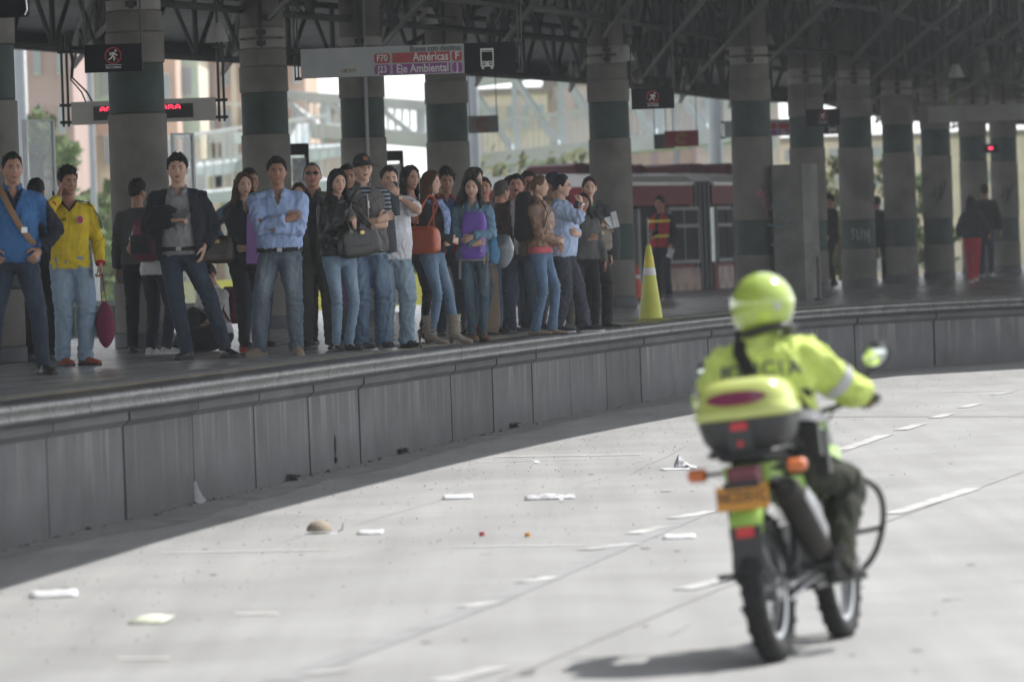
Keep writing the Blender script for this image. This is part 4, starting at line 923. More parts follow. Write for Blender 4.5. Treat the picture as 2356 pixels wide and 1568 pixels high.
def add_shoe(mb, p, ang, kind='shoe', L_=.275, up=0, sole=1):
    """foot at p (ankle x, y), pointing -Y turned by ang"""
    Rz = Matrix.Rotation(rad(ang), 4, 'Z'); T_ = Matrix.Translation((p[0], p[1], up)) @ Rz
    b = MB(); st = [(.072, .020, .045), (.062, .032, .062), (.03, .037, .075), (-.02, .038, .080), (-.065, .042, .062), (-.105, .048, .048), (-.145, .047, .040), (-.175, .036, .034), (-.195, .016, .024)]
    k = L_ / .267; heel = {'heel': .075, 'bootheel': .055}.get(kind, 0); nrw = .86 if kind in ('heel', 'flat', 'bootheel') else 1.06 if kind in ('sneaker', 'hiker') else 1
    R_ = []
    for y, w, h in st:
        y *= k; w *= nrw; lift = heel * float(ss(-.11, .03, np.array(y))) if heel else 0
        if kind in ('flat', 'heel'): h = h * (.62 if y < -.03 else .78)
        z0 = .016 + lift; n = 12
        R_.append([Vector((w * math.cos(a), y, z0 + (h) * (.5 + .5 * math.sin(a)) if math.sin(a) > -.6 else z0)) for a in [2 * math.pi * q / n + math.pi / n for q in range(n)]])
    b.loft(R_, 0)
    if kind in ('boot', 'bootheel', 'hiker'):
        hs = {'boot': .17, 'bootheel': .30, 'hiker': .13}[kind]; zz = [.05 + heel, .08 + heel, .12 + heel * .5, hs * .6 + .05, hs * .85, hs]; rr = [.046, .048, .047, .052, .056, .060]
        if kind == 'bootheel': rr = [.046, .050, .052, .058, .062, .070]
        b.loft([[Vector((r * math.cos(2 * math.pi * q / 14), .015 + r * 1.1 * math.sin(2 * math.pi * q / 14), z)) for q in range(14)] for z, r in zip(zz, rr)], 0)
        if kind == 'bootheel':
            for z in (.12, .15, .19, .24): b.tube([(.062 * math.cos(a), .015 + .066 * math.sin(a), z + .012 * math.sin(a * 2 + z * 30)) for a in np.linspace(0, 2 * math.pi, 15)], .009, 6)
    if kind in ('sneaker', 'hiker'):
        for y in (-.035, -.055, -.075, -.095): b.tube([(-.024, y * k, .078 + y * .25), (0, y * k, .088 + y * .25), (.024, y * k, .078 + y * .25)], .0035, 5, 1)
    sb = MB(); Rr = []
    for y, w, h in st:
        y *= k; lift = heel * float(ss(-.11, .03, np.array(y))) if heel else 0; w = w * nrw + (.004 if kind in ('sneaker', 'hiker', 'shoe') else .001); th_ = .010 if kind in ('flat', 'heel') else .022
        Rr.append([Vector((w, y * 1.02, lift)), Vector((w, y * 1.02, lift + th_)), Vector((-w, y * 1.02, lift + th_)), Vector((-w, y * 1.02, lift))])
    sb.loft(Rr, 0)
    if kind == 'heel': sb.tube([(0, .055 * k, heel + .01), (0, .06 * k, .0)], [.016, .006], 6)
    if kind == 'bootheel': sb.tube([(0, .05 * k, heel + .01), (0, .055 * k, .0)], [.026, .019], 8)
    b.add(sb.v, sb.f, 1); b.xf(T_)
    mb.add(b.v, b.f, 0); mb.m[-len(b.m):] = b.m

class Person: pass
def person(label, loc, h, yaw, skin_='m', fem=False, hair=('short', 'k', {}), head=(0, 0), arms=None, feet=None, tops=(), pants=None, shoes=None, slim=1.0, fat=0, belly=0, vox=.0105, seed=0,
           drop=0, lean=0, seat=None, group='people waiting on the platform', face=True, stache=False, name='person', kneepole=None, extra=None, hands=(True, True), pz=None, hip_off=(0, 0), bust=0, sh=1.0, rot=None):
    P_ = Person(); k = h / 1.75; base = Vector(loc)
    root = empty(name, base, rad(yaw), label, 'person', group); P_.root = root; P_.k = k; P_.loc = base; P_.yaw = rad(yaw)
    if rot: root.rotation_euler = rot
    rnd = random.Random(seed); pr = PF if fem else PM
    hipz = .93; pv = Vector((0, 0, hipz))
    Ml = Matrix.Translation((hip_off[0], hip_off[1], -drop)) @ Matrix.Translation(pv) @ Matrix.Rotation(rad(lean), 4, 'X') @ Matrix.Translation(-pv)
    U = lambda p: Ml @ Vector(p)
    sw = (.148 if fem else .170) * sh * (1 + .05 * fat)
    # ---- arms
    A = []
    arms = arms or ('down', 'down')
    for i, sx in enumerate((1, -1)):           # left, right
        S_ = U((sx * sw, .01, 1.382)); a = arms[i]; cfg = a if isinstance(a, dict) else {}; nm = a if isinstance(a, str) else cfg.get('pose', 'custom')
        D = dict(down=((sx * .255, -.04, .86), (sx * .3, 1, 0), (0, -.12, -1), (-sx, 0, 0), .35), pocket=((sx * .205, -.075, .975), (sx * .9, .6, 0), (-sx * .25, -.25, -1), (-sx, 0, 0), .3),
                 hip=((sx * .19, -.10, .99), (sx, .5, 0), (-sx * .4, -.6, -.6), (-sx * .5, .6, 0), .6), crossover=((-sx * .085, -.205, 1.185), (sx, .1, -.8), (-sx, .35, .12), (0, 1, 0), .15),
                 crossunder=((-sx * .07, -.165, 1.125), (sx, .1, -.8), (-sx, .45, .35), (0, 1, 0), .2), ear=((sx * .135, -.075, 1.53), (sx * .8, -.55, -.8), (-sx * .35, .05, 1), (-sx, .2, 0), .7),
                 mouth=((sx * .05, -.20, 1.475), (sx * .8, -.3, -1), (-sx * .5, .05, .9), (-sx * .4, 1, 0), .35), chest=((-sx * .02, -.225, 1.165), (sx, .0, -.8), (-sx, -.1, .25), (0, 1, -.2), .5),
                 strap=((sx * .13, -.19, 1.25), (sx, .1, -1), (-sx * .5, .1, .8), (-sx * .3, 1, 0), 1.0), behind=((sx * .10, .13, 1.0), (sx, .6, 0), (-sx, 0, 0), (0, -1, 0), .3))
        W_, pole, hd, hn, curl = D.get(nm, D['down'])
        W_ = cfg.get('w', W_); pole = cfg.get('pole', pole); hd = cfg.get('d', hd); hn = cfg.get('n', hn); curl = cfg.get('curl', curl)
        W_ = Vector(W_)
        if not cfg.get('abs'): W_ = U(W_)
        else: W_ = Vector(W_)
        E_, W2 = ik(S_, W_, .285, .25, pole); A.append((sx, S_, E_, W2, Vector(hd), Vector(hn), curl))
    # ---- legs
    feet = feet or ((.105, 0, 12), (-.105, 0, -12)); Lg = []
    for i, sx in enumerate((1, -1)):
        H_ = Vector((sx * .088 + hip_off[0], hip_off[1] + .005, .90 - drop)); fx, fy, fa = feet[i][:3]; up = feet[i][3] if len(feet[i]) > 3 else 0
        An = Vector((fx, fy + .02, .085 + up)); kp = kneepole[i] if kneepole else (Vector((math.sin(rad(fa)) * .6 + sx * .05, -1, 0)))
        K_, A2 = ik(H_, An, .425, .41, kp); Lg.append((sx, H_, K_, A2, fx, fy, fa, up))
    heelup = {'heel': .06, 'bootheel': .045}.get((shoes or {}).get('kind'), 0)
    P_.arms = A; P_.legs = Lg; P_.U = U
    def SC(mb): mb.v = [(x * k, y * k, z * k) for x, y, z in mb.v]; return mb
    def torso(mb, inf, z0, z1, neck=True, infb=None):
        R_ = []; zs = [z0] + [z for z in pr['z'] if z0 + .01 < z < z1 - .005] + [z1]
        for z in zs:
            rx, rf, rb = (np.interp(z, pr['z'], pr[q]) for q in ('rx', 'rf', 'rb'))
            bl = belly * .05 * math.exp(-((z - 1.07) / .11) ** 2) ; rf = rf + bl + (bust * .02 * math.exp(-((z - 1.25) / .05) ** 2)); rx = rx * (1 + .10 * fat) * (1 + .0) + bl * .4; rb = rb * (1 + .06 * fat)
            inf_ = inf * (1 if z < 1.42 else .7)
            if z < .95 and infb is not None: inf_ = infb
            R_.append([U(p) for p in ring_pts(z, rx * (slim if z < 1.3 else 1) + inf_, rf + inf_, rb + inf_)])
        mb.loft(R_)
    def arm(mb, i, inf, t1, r=(.058, .058, .050, .046, .040, .031), n=10):
        sx, S_, E_, W_, hd, hn, c = A[i]; fs = (.86 if fem else 1) * (1 + .08 * fat)
        inner = U((sx * sw * .5, .01, 1.40)); pts = [inner, S_, S_.lerp(E_, .35), S_.lerp(E_, .75), E_, E_.lerp(W_, .3), E_.lerp(W_, .65), W_]; rr = [r[0] * .86, r[0], r[1] * .93, r[2] * .95, r[3] * .95, r[3] * .97, r[4] * .93, r[5]]
        tt = [0, .0, .35 * .53, .75 * .53, .53, .53 + .3 * .47, .53 + .65 * .47, 1.0]
        P2 = []; R2 = []
        for q in range(len(pts)):
            if tt[q] <= t1 + 1e-6: P2.append(pts[q]); R2.append(rr[q] * fs + inf)
            else:
                f_ = (t1 - tt[q - 1]) / (tt[q] - tt[q - 1]); P2.append(pts[q - 1].lerp(pts[q], f_)); R2.append((rr[q - 1] + (rr[q] - rr[q - 1]) * f_) * fs + inf); break
        mb.tube(P2, R2, n); mb.ell(S_ + Vector((0, 0, -.005)), ((r[0] * fs + inf) * .98,) * 3, 10, 7); 
        if t1 > .6: mb.ell(E_, (r[3] * fs * .95 + inf,) * 3, 8, 6)
    # ---- body (one continuous skin)
    mb = MB(); torso(mb, -.012, .90, 1.485); nb = U((0, .012, 1.44)); hc = U((0, -.012, 1.635 if not fem else 1.632)); nr = .050 if fem else .061
    Mh = Matrix.Translation(hc) @ rot_head(head[0], head[1], head[2] if len(head) > 2 else 0) @ (Matrix.Rotation(rad(lean * .2), 4, 'X'))
    mb.tube([nb, U((0, .018, 1.50)), hc + Vector((0, .022, -.06)), hc + Vector((0, .02, -.02))], [nr * 1.25, nr, nr * .98, nr * .9], 14)
    for i in range(2): arm(mb, i, -.004, 1.0)
    for sx, H_, K_, An, fx, fy, fa, up in Lg: mb.tube([H_ + Vector((0, 0, .03)), H_.lerp(K_, .5), K_, K_.lerp(An, .35), An, An - Vector((0, 0, .04))], [.07, .055, .038, .034, .030, .030], 10)
    SC(mb); hb = MB(); G, LO, LA = add_head(hb, Mh, fem, fat, face, stache)
    for i, (sx, S_, E_, W_, hd, hn, c) in enumerate(A):
        if hands[i]: add_hand(hb, W_, hd, hn, sx, c, 0, .88 if fem else 1.0)
    SC(hb)
    def post(co_, no, F_):
        n0 = len(co_); V2 = np.array(hb.v); return np.vstack([co_, V2]), list(F_) + [tuple(i + n0 for i in q) for q in hb.f], [0] * len(F_) + list(hb.m), None
    hm = HR[hair[1]]
    queue('body', mb, [SK[skin_], m_eye, m_irisd, LIP['f' if fem else 'm'], hm if not stache else hm], root, .017, post, 2)
    P_.Mh = Matrix.Scale(k, 4) @ Mh
    # ---- hair
    if hair[0] != 'none':
        b = MB(); o = dict(hair[2]); ln = {q: o.pop(q) for q in ('length', 'front', 'back', 'frontlen', 'wave', 'spread') if q in o}
        hair_cap(b, Mh, G, LO, LA, hair[0], seed=seed + 3, **o)
        if hair[0] == 'long': long_hair(b, Mh, 1, ln.get('length', .40), seed, ln.get('front', True), ln.get('back', True), ln.get('frontlen'), ln.get('wave', .010), ln.get('spread', 1))
        if hair[0] == 'pony':
            rp = random.Random(seed)
            for q in range(9): 
                dx = rp.uniform(-.02, .02); b2 = MB(); b2.tube([(dx * .5, .085, .055), (dx, .125, .045), (dx * 1.4, .145, -.03), (dx * 1.5, .13, -.13), (dx * 1.8 + rp.uniform(-.02, .02), .115, -.24 - rp.random() * .05)], [.012, .018, .017, .014, .003], 6); b2.xf(Mh); b.add(b2.v, b2.f)
            b2 = MB(); b2.ell((0, .095, .052), (.02, .02, .02), 8, 6); b2.xf(Mh); b.add(b2.v, b2.f)
        SC(b); mk('hair', b, hm, root, smooth=True)
    # ---- clothes
    joints = [(a[2] * k, (a[3] - a[1]).normalized(), .10, 60) for a in A] + [(l[2] * k, (l[3] - l[1]).normalized(), .09, 70) for l in Lg]
    def wrinkles(co_, no, amp, pants_=False, sd=0):
        q = co_.copy(); wp = vnoise(q * 5 + sd, sd + 9)[:, None] * np.array([1.2, 1.2, 1.6]); n1 = vnoise(q * np.array([13, 13, 8]) + wp + sd, sd); n2 = vnoise(q * np.array([24, 24, 15]) + wp + sd, sd + 5); n0 = vnoise(q * 5 + sd, sd + 2)
        d = amp * (1.25 * np.clip(1 - np.abs(n1) * 3.2, 0, 1) ** 1.3 + .75 * np.clip(1 - np.abs(n2) * 3.0, 0, 1) - .45 + .5 * n0)
        for J, ax, w, fr in joints:
            J = np.array(J); r = q - J; dist = np.linalg.norm(r, axis=1); al = r @ np.array(ax); e = np.exp(-(dist / w) ** 2)
            d = d + amp * 1.1 * e * np.sin(fr * al * 1.6 + 3 * n1)
        if pants_:
            z = q[:, 2]; e = np.exp(-((z - .13) / .08) ** 2); d = d + amp * .8 * e * np.sin(95 * z + 6 * n1 + 3 * n2) ; e2 = np.exp(-((z - .86 * k) / .06) ** 2); d = d + amp * .8 * e2 * np.sin(60 * (z * .8 + np.abs(q[:, 0])) + 3 * n1)
        return q + no * d[:, None]
    for g in tops:
        mb = MB(); hem = g.get('hem', .90); inf = g.get('inf', .016); sl_ = {'long': .985, 'short': .36, 'rolled': .66, 'none': 0, 'mid': .80}[g.get('sleeve', 'long')]
        torso(mb, inf, hem, g.get('ztop', 1.478), infb=g.get('infb', inf))
        sinf = g.get('sinf', inf * .75)
        if sl_ > 0:
            for i in range(2): arm(mb, i, sinf, sl_)
        SC(mb); V0 = g.get('v'); op = g.get('open')
        ra = rnd.randint(0, 999)
        def post(co_, no, F_, g=g, V0=V0, op=op, ra=ra, k=k, P_=P_):
            co2 = wrinkles(co_, no, g.get('amp', .0045) * 1.1, sd=ra)
            if V0 is not None or op is not None:
                c = facec(co_, F_) / k; iM = Ml.inverted(); c = np.array([tuple(iM @ Vector(p)) for p in c])
                kill = np.zeros(len(F_), bool)
                if V0 is not None: kill |= (c[:, 1] < -.02) & (c[:, 2] > V0) & (np.abs(c[:, 0]) < (c[:, 2] - V0) * g.get('vw', .45) + .004)
                if op is not None: kill |= (c[:, 1] < -.045) & (np.abs(c[:, 0] - g.get('opx', 0)) < np.interp(c[:, 2], [.85, 1.45], [op[0], op[1]])) & (np.abs(c[:, 0]) < .15)
                if op is not None: kill &= c[:, 1] > -(np.interp(c[:, 2], pr['z'], pr['rf']) + g.get('inf', .016) + belly * .05 * np.exp(-((c[:, 2] - 1.07) / .11) ** 2) + .03)
                F_ = [f for f, q in zip(F_, kill) if not q]
            mi = [0] * len(F_)
            if g.get('panel'):
                c = facec(co_, F_) / k; mi = [int(x) for x in g['panel'](c, A, U)]
            return co2, F_, mi, None
        queue(g['name'], mb, g['mat'], root, g.get('vox', vox), post)
        if g.get('collar'):
            b = MB(); cz = 1.485; rr = (nr + .012); gap = rad(g.get('gap', 24)); fl = g['collar']
            P2 = []; 
            for q in range(17):
                a = gap + (2 * math.pi - 2 * gap) * q / 16; dn = .03 * (abs(math.cos(a / 2)) ** 3); P2.append(U((rr * math.sin(a), -rr * math.cos(a) * 1.05 + .012, cz - dn + (.012 if fl == 'stand' else 0))))
            b.tube(P2, [(.003, .026 if fl != 'stand' else .036)] * 17, 6, ref=(0, 0, 1))
            if fl == 'shirt':
                for sx in (-1, 1):
                    b.add([U((sx * rr * math.sin(gap), -rr * math.cos(gap) * 1.05 + .006, cz - .006)), U((sx * (rr + .018) * math.sin(gap * 2.6), -(rr + .006) * math.cos(gap * 2.2) + .006, cz - .004)), U((sx * .062, -.112, cz - .078)), U((sx * .024, -.108, cz - .060))], [(0, 1, 2, 3)])
            SC(b); o = mk('collar', b, g['mat'][0] if isinstance(g['mat'], list) else g['mat'], root, smooth=True)
            md = o.modifiers.new('thick', 'SOLIDIFY'); md.thickness = .004
        if g.get('placket'):
            b = MB()
            for z in (1.33, 1.23, 1.13, 1.03, .95):
                rf = float(np.interp(z, pr['z'], pr['rf'])) + inf + belly * .05 * math.exp(-((z - 1.07) / .11) ** 2); b.ell(U((0, -rf - .004, z)), (.006, .003, .006), 8, 5)
            SC(b); mk('button', b, mat('white button', (.6, .6, .6), .4, var=0), root)['kind'] = 'stuff'
    if pants:
        mb = MB(); f_ = pants.get('fit', 1.0); inf = pants.get('inf', .012); w = 0
        torso(mb, min(inf, .010), .83, pants.get('waist', .975))
        for sx, H_, K_, An, fx, fy, fa, up in Lg:
            r = [.092, .088, .074, .060, .057, .050, .046 + .0]; r = [q * (1 if i_ < 2 else f_) * (1.0 if fem else 1.0) * (1 + .06 * fat) for i_, q in enumerate(r)]
            if pants.get('flare'): r[-1] *= 1.35; r[-2] *= 1.1
            bot = An + Vector((0, .005, -.035 + heelup + pants.get('short', 0)))
            mb.tube([H_ + Vector((-sx * .015, 0, .05)), H_ + Vector((0, 0, -.02)), H_.lerp(K_, .5), K_ + Vector((0, 0, .03)), K_.lerp(An, .25), K_.lerp(An, .62), bot], [q + inf * .6 for q in r], 12)
            mb.ell(K_, (r[3] + inf * .6,) * 3, 8, 6)
        if drop: mb.ell(Vector((hip_off[0], hip_off[1] + .02, .90 - drop)), (.17, .15, .12), 12, 8)
        SC(mb); ra = rnd.randint(0, 999)
        def postp(co_, no, F_, pants=pants, ra=ra, k=k):
            co2 = wrinkles(co_, no, pants.get('amp', .0055) * .8, True, ra); q = co_ / k
            n1 = vnoise(co_ * 25, ra); th = 0
            for sx, H_, K_, An, *_ in Lg:
                m_ = np.array(H_.lerp(K_, .55)); r = q - m_; th = th + np.exp(-(r[:, 0] / .05) ** 2 - (r[:, 2] / .20) ** 2) * np.clip(-no[:, 1] * 1.2, 0, 1)
                m_ = np.array(K_.lerp(An, .45)); r = q - m_; th = th + .5 * np.exp(-(r[:, 0] / .04) ** 2 - (r[:, 2] / .16) ** 2) * np.clip(-no[:, 1] + .2, 0, 1)
            th = np.clip(th * pants.get('fade', 0) * (.7 + .2 * n1), 0, 1)
            return co2, F_, [0] * len(F_), th
        queue('trousers', mb, pants['mat'], root, pants.get('vox', vox * 1.05), postp)
        if pants.get('belt'):
            b = MB(); z = pants.get('beltz', .985); rx, rf, rb = (float(np.interp(z, pr['z'], pr[q])) for q in ('rx', 'rf', 'rb')); bl = belly * .05 * math.exp(-((z - 1.07) / .11) ** 2); rx = rx * (1 + .10 * fat) + bl * .4 + inf + .006
            b.loft([[U(p) for p in ring_pts(z + dz, rx, rf + bl + inf + .007, rb * (1 + .06 * fat) + inf + .006)] for dz in (-.019, .019)], cap=True); SC(b); mk('belt', b, mat('dark leather belt', (.02, .017, .015), .75, var=.1, spec=.2), root, smooth=50)
            b = MB(); b.box(U((0, -(rf + bl + inf + .010), z)), (.045, .008, .034)); SC(b); mk('buckle', b, mat('dull steel', (.3, .3, .3), .35, .9, var=0), root)
    if shoes:
        for sx, H_, K_, An, fx, fy, fa, up in Lg:
            b = MB(); add_shoe(b, (fx, fy + .02), fa, shoes.get('kind', 'shoe'), shoes.get('len', .25 if fem else .28), up)
            if shoes.get('stripes'):
                for sx_ in (-1, 1):
                    for q in range(3): b.tube([Vector((fx, fy + .02, up)) + Matrix.Rotation(rad(fa), 3, 'Z') @ Vector((sx_ * .044, -.02 - q * .022, .022)), Vector((fx, fy + .02, up)) + Matrix.Rotation(rad(fa), 3, 'Z') @ Vector((sx_ * .034, -.005 - q * .022, .072))], (.005, .003), 5, 2)
            SC(b); mk('shoe', b, [shoes['mat'], shoes.get('sole', mat('dark rubber sole', (.03, .03, .03), .8, var=.1)), mat('white shoe stripe', (.6, .6, .6), .5, var=0)], root, smooth=45)
    return P_
def W_(P_, p, d=(0, 0, 0)):                     # local point of a person to the world
    return P_.root.matrix_basis @ Vector(p)
def rounded_bag(mb, w, d, h, sq=.5, n=20, m=9, top=.8, mi=0, sag=0):
    R_ = []
    for i in range(m + 1):
        t = i / m; e = (1 - abs(2 * t - 1) ** 4) ** .5 * .35 + .65; e = e if 0 < i < m else .62
        ww = w / 2 * (1 + (top - 1) * t) * e; dd = d / 2 * (1 + (top * .8 - 1) * t) * e
        R_.append([Vector((math.copysign(abs(math.cos(a)) ** sq, math.cos(a)) * ww, math.copysign(abs(math.sin(a)) ** sq, math.sin(a)) * dd, h * t - sag * math.cos(a) ** 2 * 0)) for a in [2 * math.pi * q / n for q in range(n)]])
    mb.loft(R_, mi)
def bump_mesh(mb, amp, fr, seed):
    V = np.array(mb.v); n = vnoise(V * fr, seed); c = V.mean(0); D = V - c; D /= np.linalg.norm(D, axis=1)[:, None] + 1e-6; mb.v = [tuple(p) for p in V + D * (n * amp)[:, None]]
def thing_at(name, P_, p, rz, label, cat, rx=0, ry=0):
    t = empty(name, W_(P_, p), 0, label, cat); t.rotation_euler = (rad(rx), rad(ry), P_.yaw + rad(rz)); return t
# ================================================================ ARTICULATED BUS
m_bred = mat('maroon bus paint', (.20, .022, .035), .6, var=.12, vs=2, spec=.2); m_bwh = mat('white bus roof edge', (.62, .62, .6), .4, var=.08); m_bwin = mat('dark bus glass', (.035, .042, .045), .7, var=.3, vs=1.5, spec=.08)
m_bfr = mat('grey window frame', (.34, .36, .37), .6, 0, var=.1); m_bel = mat('grey bellows rubber', (.13, .135, .14), .8, var=.15); m_ad = mat('colourful advert print', (.34, .20, .17), .5, var=.6, vs=3.5); m_tyre = mat('black rubber tyre', (.018, .018, .018), .85, var=.2)
m_pod = mat('dark maroon roof pod', (.085, .012, .02), .5, spec=.3); m_poleg = mat('pale interior pole', (.55, .56, .55), .4, .2, var=0)
bus = empty('articulated_bus', (0, 0, 0), 0, 'maroon articulated bus with white roof edge stopped at the far side of the platform', 'bus')
bp = [Vector((1.55, 100.95, -.28)), Vector((3.45, 105.05, -.28)), Vector((3.85, 106.1, -.28)), Vector((5.9, 114.2, -.28))]
def bus_section(a, b, front):
    t = (b - a).normalized(); s = Vector((-t.y, t.x, 0)) if (-t.y * 0 + t.x * 1) > 0 else Vector((t.y, -t.x, 0))   # s points away from the platform
    L_ = (b - a).length; W = 2.5
    def P(u, v, z): return a + t * u + s * v + Vector((0, 0, z))
    def slab(name, u0, u1, z0, z1, m, v0=0, v1=None, par=bus):
        v1 = W if v1 is None else v1; mb_ = MB(); mb_.add([P(u, v, z) for u in (u0, u1) for v in (v0, v1) for z in (z0, z1)], [(0, 1, 3, 2), (4, 6, 7, 5), (0, 4, 5, 1), (2, 3, 7, 6), (0, 2, 6, 4), (1, 5, 7, 3)]); return mk(name, mb_, m, par)
    body = slab('body', 0, L_, .35, 1.62, m_bred)
    slab('upper_body', 0, L_, 2.72, 3.08, m_bred); slab('lower_band', 0, L_, .35, .60, m_bwh, -.015, 0); slab('far_side', 0, L_, 1.62, 2.72, m_bfr, W - .06, W)
    mbr = MB(); R_ = []
    for u in (0, L_): R_.append([P(u, v, z) for v, z in ((-.03, 3.082), (-.03, 3.14), (.12, 3.26), (.5, 3.32), (W - .5, 3.32), (W - .1, 3.22), (W, 3.082))])
    mbr.loft(R_); mk('roof', mbr, m_bwh, bus)
    u = .3; i = 0
    if front:
        slab('windscreen', -.03, -.005, 1.25, 2.62, m_bwin, .2, W - .2); slab('destination_display', -.04, -.03, 2.66, 2.98, m_dark, .5, W - .5)
    while u < L_ - 1.0:
        if i % 3 == 1:      # open double door
            slab('doorway', u + .05, u + 1.35, .45, 2.70, m_dark, -.012, .3); slab('door_leaf', u + .02, u + .12, .5, 2.66, m_bfr, -.05, .35); slab('door_leaf', u + 1.3, u + 1.4, .5, 2.66, m_bred, -.05, .35); slab('grab_pole', u + .5, u + .53, .5, 2.5, m_poleg, -.03, .0)
            u += 1.55
        else:
            f = slab('window', u, u + 1.4, 1.64, 2.68, m_bfr, -.015, .04); slab('pane', u + .08, u + .66, 1.70, 2.30, m_bwin, -.03, -.017, f); slab('pane', u + .74, u + 1.32, 1.70, 2.30, m_bwin, -.03, -.017, f); slab('pane', u + .08, u + .66, 2.36, 2.62, m_bwin, -.03, -.017, f); slab('pane', u + .74, u + 1.32, 2.36, 2.62, m_bwin, -.03, -.017, f)
            slab('advert_panel', u, u + 1.4, .62, 1.55, m_ad, -.012, 0)
            u += 1.5
        i += 1
    for u in (L_ * .2, L_ * .8):
        mbw = MB(); mbw.tube([P(u, -.03, .5), P(u, .25, .5)], .5, 20); wh = mk('wheel', mbw, m_tyre, bus, smooth=40); mbw = MB(); mbw.tube([P(u, -.05, .5), P(u, -.02, .5)], .28, 16); mk('rim', mbw, m_bfr, wh)
    for u0, u1, z in ((L_ * .15, L_ * .32, .34), (L_ * .55, L_ * .75, .38), (L_ * .8, L_ * .88, .3)):
        mbp = MB(); R_ = []
        for u, q in ((u0, .8), (u0 + .2, 1), (u1 - .2, 1), (u1, .8)): R_.append([P(u, v, zz) for v, zz in ((.6, 3.3), (.7, 3.3 + z * q * .65), (1.6, 3.3 + z * q * .65), (1.7, 3.3))])
        mbp.loft(R_); mk('roof_pod', mbp, m_pod, bus, smooth=40)
bus_section(bp[0], bp[1], True); bus_section(bp[2], bp[3], False)
mb = MB()
for i in range(9):
    c = bp[1].lerp(bp[2], (i + .5) / 9); q = .05 if i % 2 else 0; mb.box((c.x - 1.13 + q * .9, c.y + .45 - q * .4, 1.45), (2.35, .11, 2.85), rz=rad(-23))
mk('bellows', mb, m_bel, bus)['kind'] = 'stuff'

# ================================================================ BACKGROUND: fence, street, buildings, bridge, trees
m_corr = mat('green corrugated metal', (.16, .22, .20), .6, .2, var=.15); m_corrt = mat('pale lip highlight', (.55, .57, .57), .5, .3, var=.1)
c0_ = on_ground(150, 774, PZ); c1_ = on_ground(300, 768, PZ); t_ = (c1_ - c0_).normalized(); L_ = (c1_ - c0_).length
bar = empty('corrugated_barrier', c0_, math.atan2(t_.y, t_.x), 'low green corrugated metal barrier behind the man in the yellow football shirt', 'barrier')
n = 22
for i in range(n):
    mb = MB(); x = L_ * i / n; w = L_ / n; mb.prism([(x, 0), (x + w * .98, 0), (x + w * .98, .36), (x, .36)], -.02 if i % 2 else .0, .03, M=None); mk('metal_rib', mb, m_corr, bar)
mb = MB()
for i in range(n): x = L_ * i / n; w = L_ / n; mb.add([(x, -.02, .362), (x + w * .9, -.02, .362), (x + w * 1.6, .10, .42), (x + w * .7, .10, .42)], [(0, 1, 2, 3)])  # slanted highlights along the barrier top, modelled as pale strips
mk('lip_highlights', mb, m_corrt, bar)['kind'] = 'stuff'
m_grass = mat('sunny grass', (.13, .19, .045), .9, var=.3, vs=3)
mb = MB(); V = [(x, y, .03) for y in (136, 170, 230) for x in (-60, -20, 20, 60)]; mb.add(V, [(j * 4 + i, j * 4 + i + 1, (j + 1) * 4 + i + 1, (j + 1) * 4 + i) for j in range(2) for i in range(3)]); tag(mk('grass', mb, m_grass), kind='structure')
m_pave = mat('pale pavement', (.7, .69, .66), .8, var=.1)
mb = MB(); mb.box((0, 131, .06), (120, 9, .12)); tag(mk('pavement', mb, m_pave), kind='structure')
# buildings
m_br1 = mat('orange brick', (.66, .47, .38), .85, var=.12, vs=.6); m_br2 = mat('pinkish red brick', (.52, .38, .36), .85, var=.14, vs=.6); m_cream = mat('cream render', (.80, .70, .58), .8, var=.08); m_gpan = mat('pale green render', (.55, .68, .58), .8, var=.06)
m_win = mat('far window glass', (.36, .41, .44), .3, var=.2, vs=.4); m_wfr = mat('white window frame', (.62, .63, .62), .6, var=.05); m_roof = mat('roof slab', (.25, .22, .2), .9); m_pink = mat('dusty pink wall', (.62, .52, .54), .85, var=.1, vs=.5); m_bluew = mat('blue grey panel', (.42, .52, .62), .6, var=.1)
def building(px0, px1, pytop, D, dep, label, m, cols_, rows_, win=(.55, .6), base=0, roofm=None, rz=0, bands=(), zbot=0, wm=None):
    a, b = at_point(px0, pytop, D), at_point(px1, pytop, D); W = b.x - a.x; H = (a.z + b.z) / 2 - zbot; cx = (a.x + b.x) / 2
    t = empty('building', (cx, D, zbot), rz, label, 'building')
    mb = MB(); mb.box((0, dep / 2, H / 2), (W, dep, H)); mk('wall', mb, m, t)
    mb = MB(); mb.box((0, dep / 2, H + .12), (W + .4, dep + .4, .24)); mk('roof', mb, roofm or m_roof, t)
    for (z0, z1, bm, u0, u1) in bands: mb = MB(); mb.box((-W / 2 + W * (u0 + u1) / 2, -.04, (z0 + z1) / 2 * H), (W * (u1 - u0), .1, (z1 - z0) * H)); mk('wall_band', mb, bm, t)
    cw = W / cols_; rh = H / rows_
    for i in range(cols_):
        for j in range(rows_):
            x = -W / 2 + cw * (i + .5); z = rh * (j + .55); w, h_ = cw * win[0], rh * win[1]
            mb = MB(); mb.box((x, -.10, z), (w, .14, h_)); f = mk('window', mb, wm or m_wfr, t)
            mb = MB(); mb.box((x - w * .235, -.18, z), (w * .42, .02, h_ * .9)); mk('pane', mb, m_win, f); mb = MB(); mb.box((x + w * .235, -.18, z), (w * .42, .02, h_ * .9)); mk('pane', mb, m_win, f)
    return t
building(52, 158, -60, 150, 12, 'dark pink brick building behind the leftmost columns', m_br2, 2, 6, (.3, .5))
building(158, 262, -40, 158, 12, 'cream building with pale green upper floors left of the first whole column', m_cream, 2, 5, (.4, .45), bands=((.62, 1.0, m_gpan, .08, 1.0), (.55, .62, m_br1, 0, 1)))
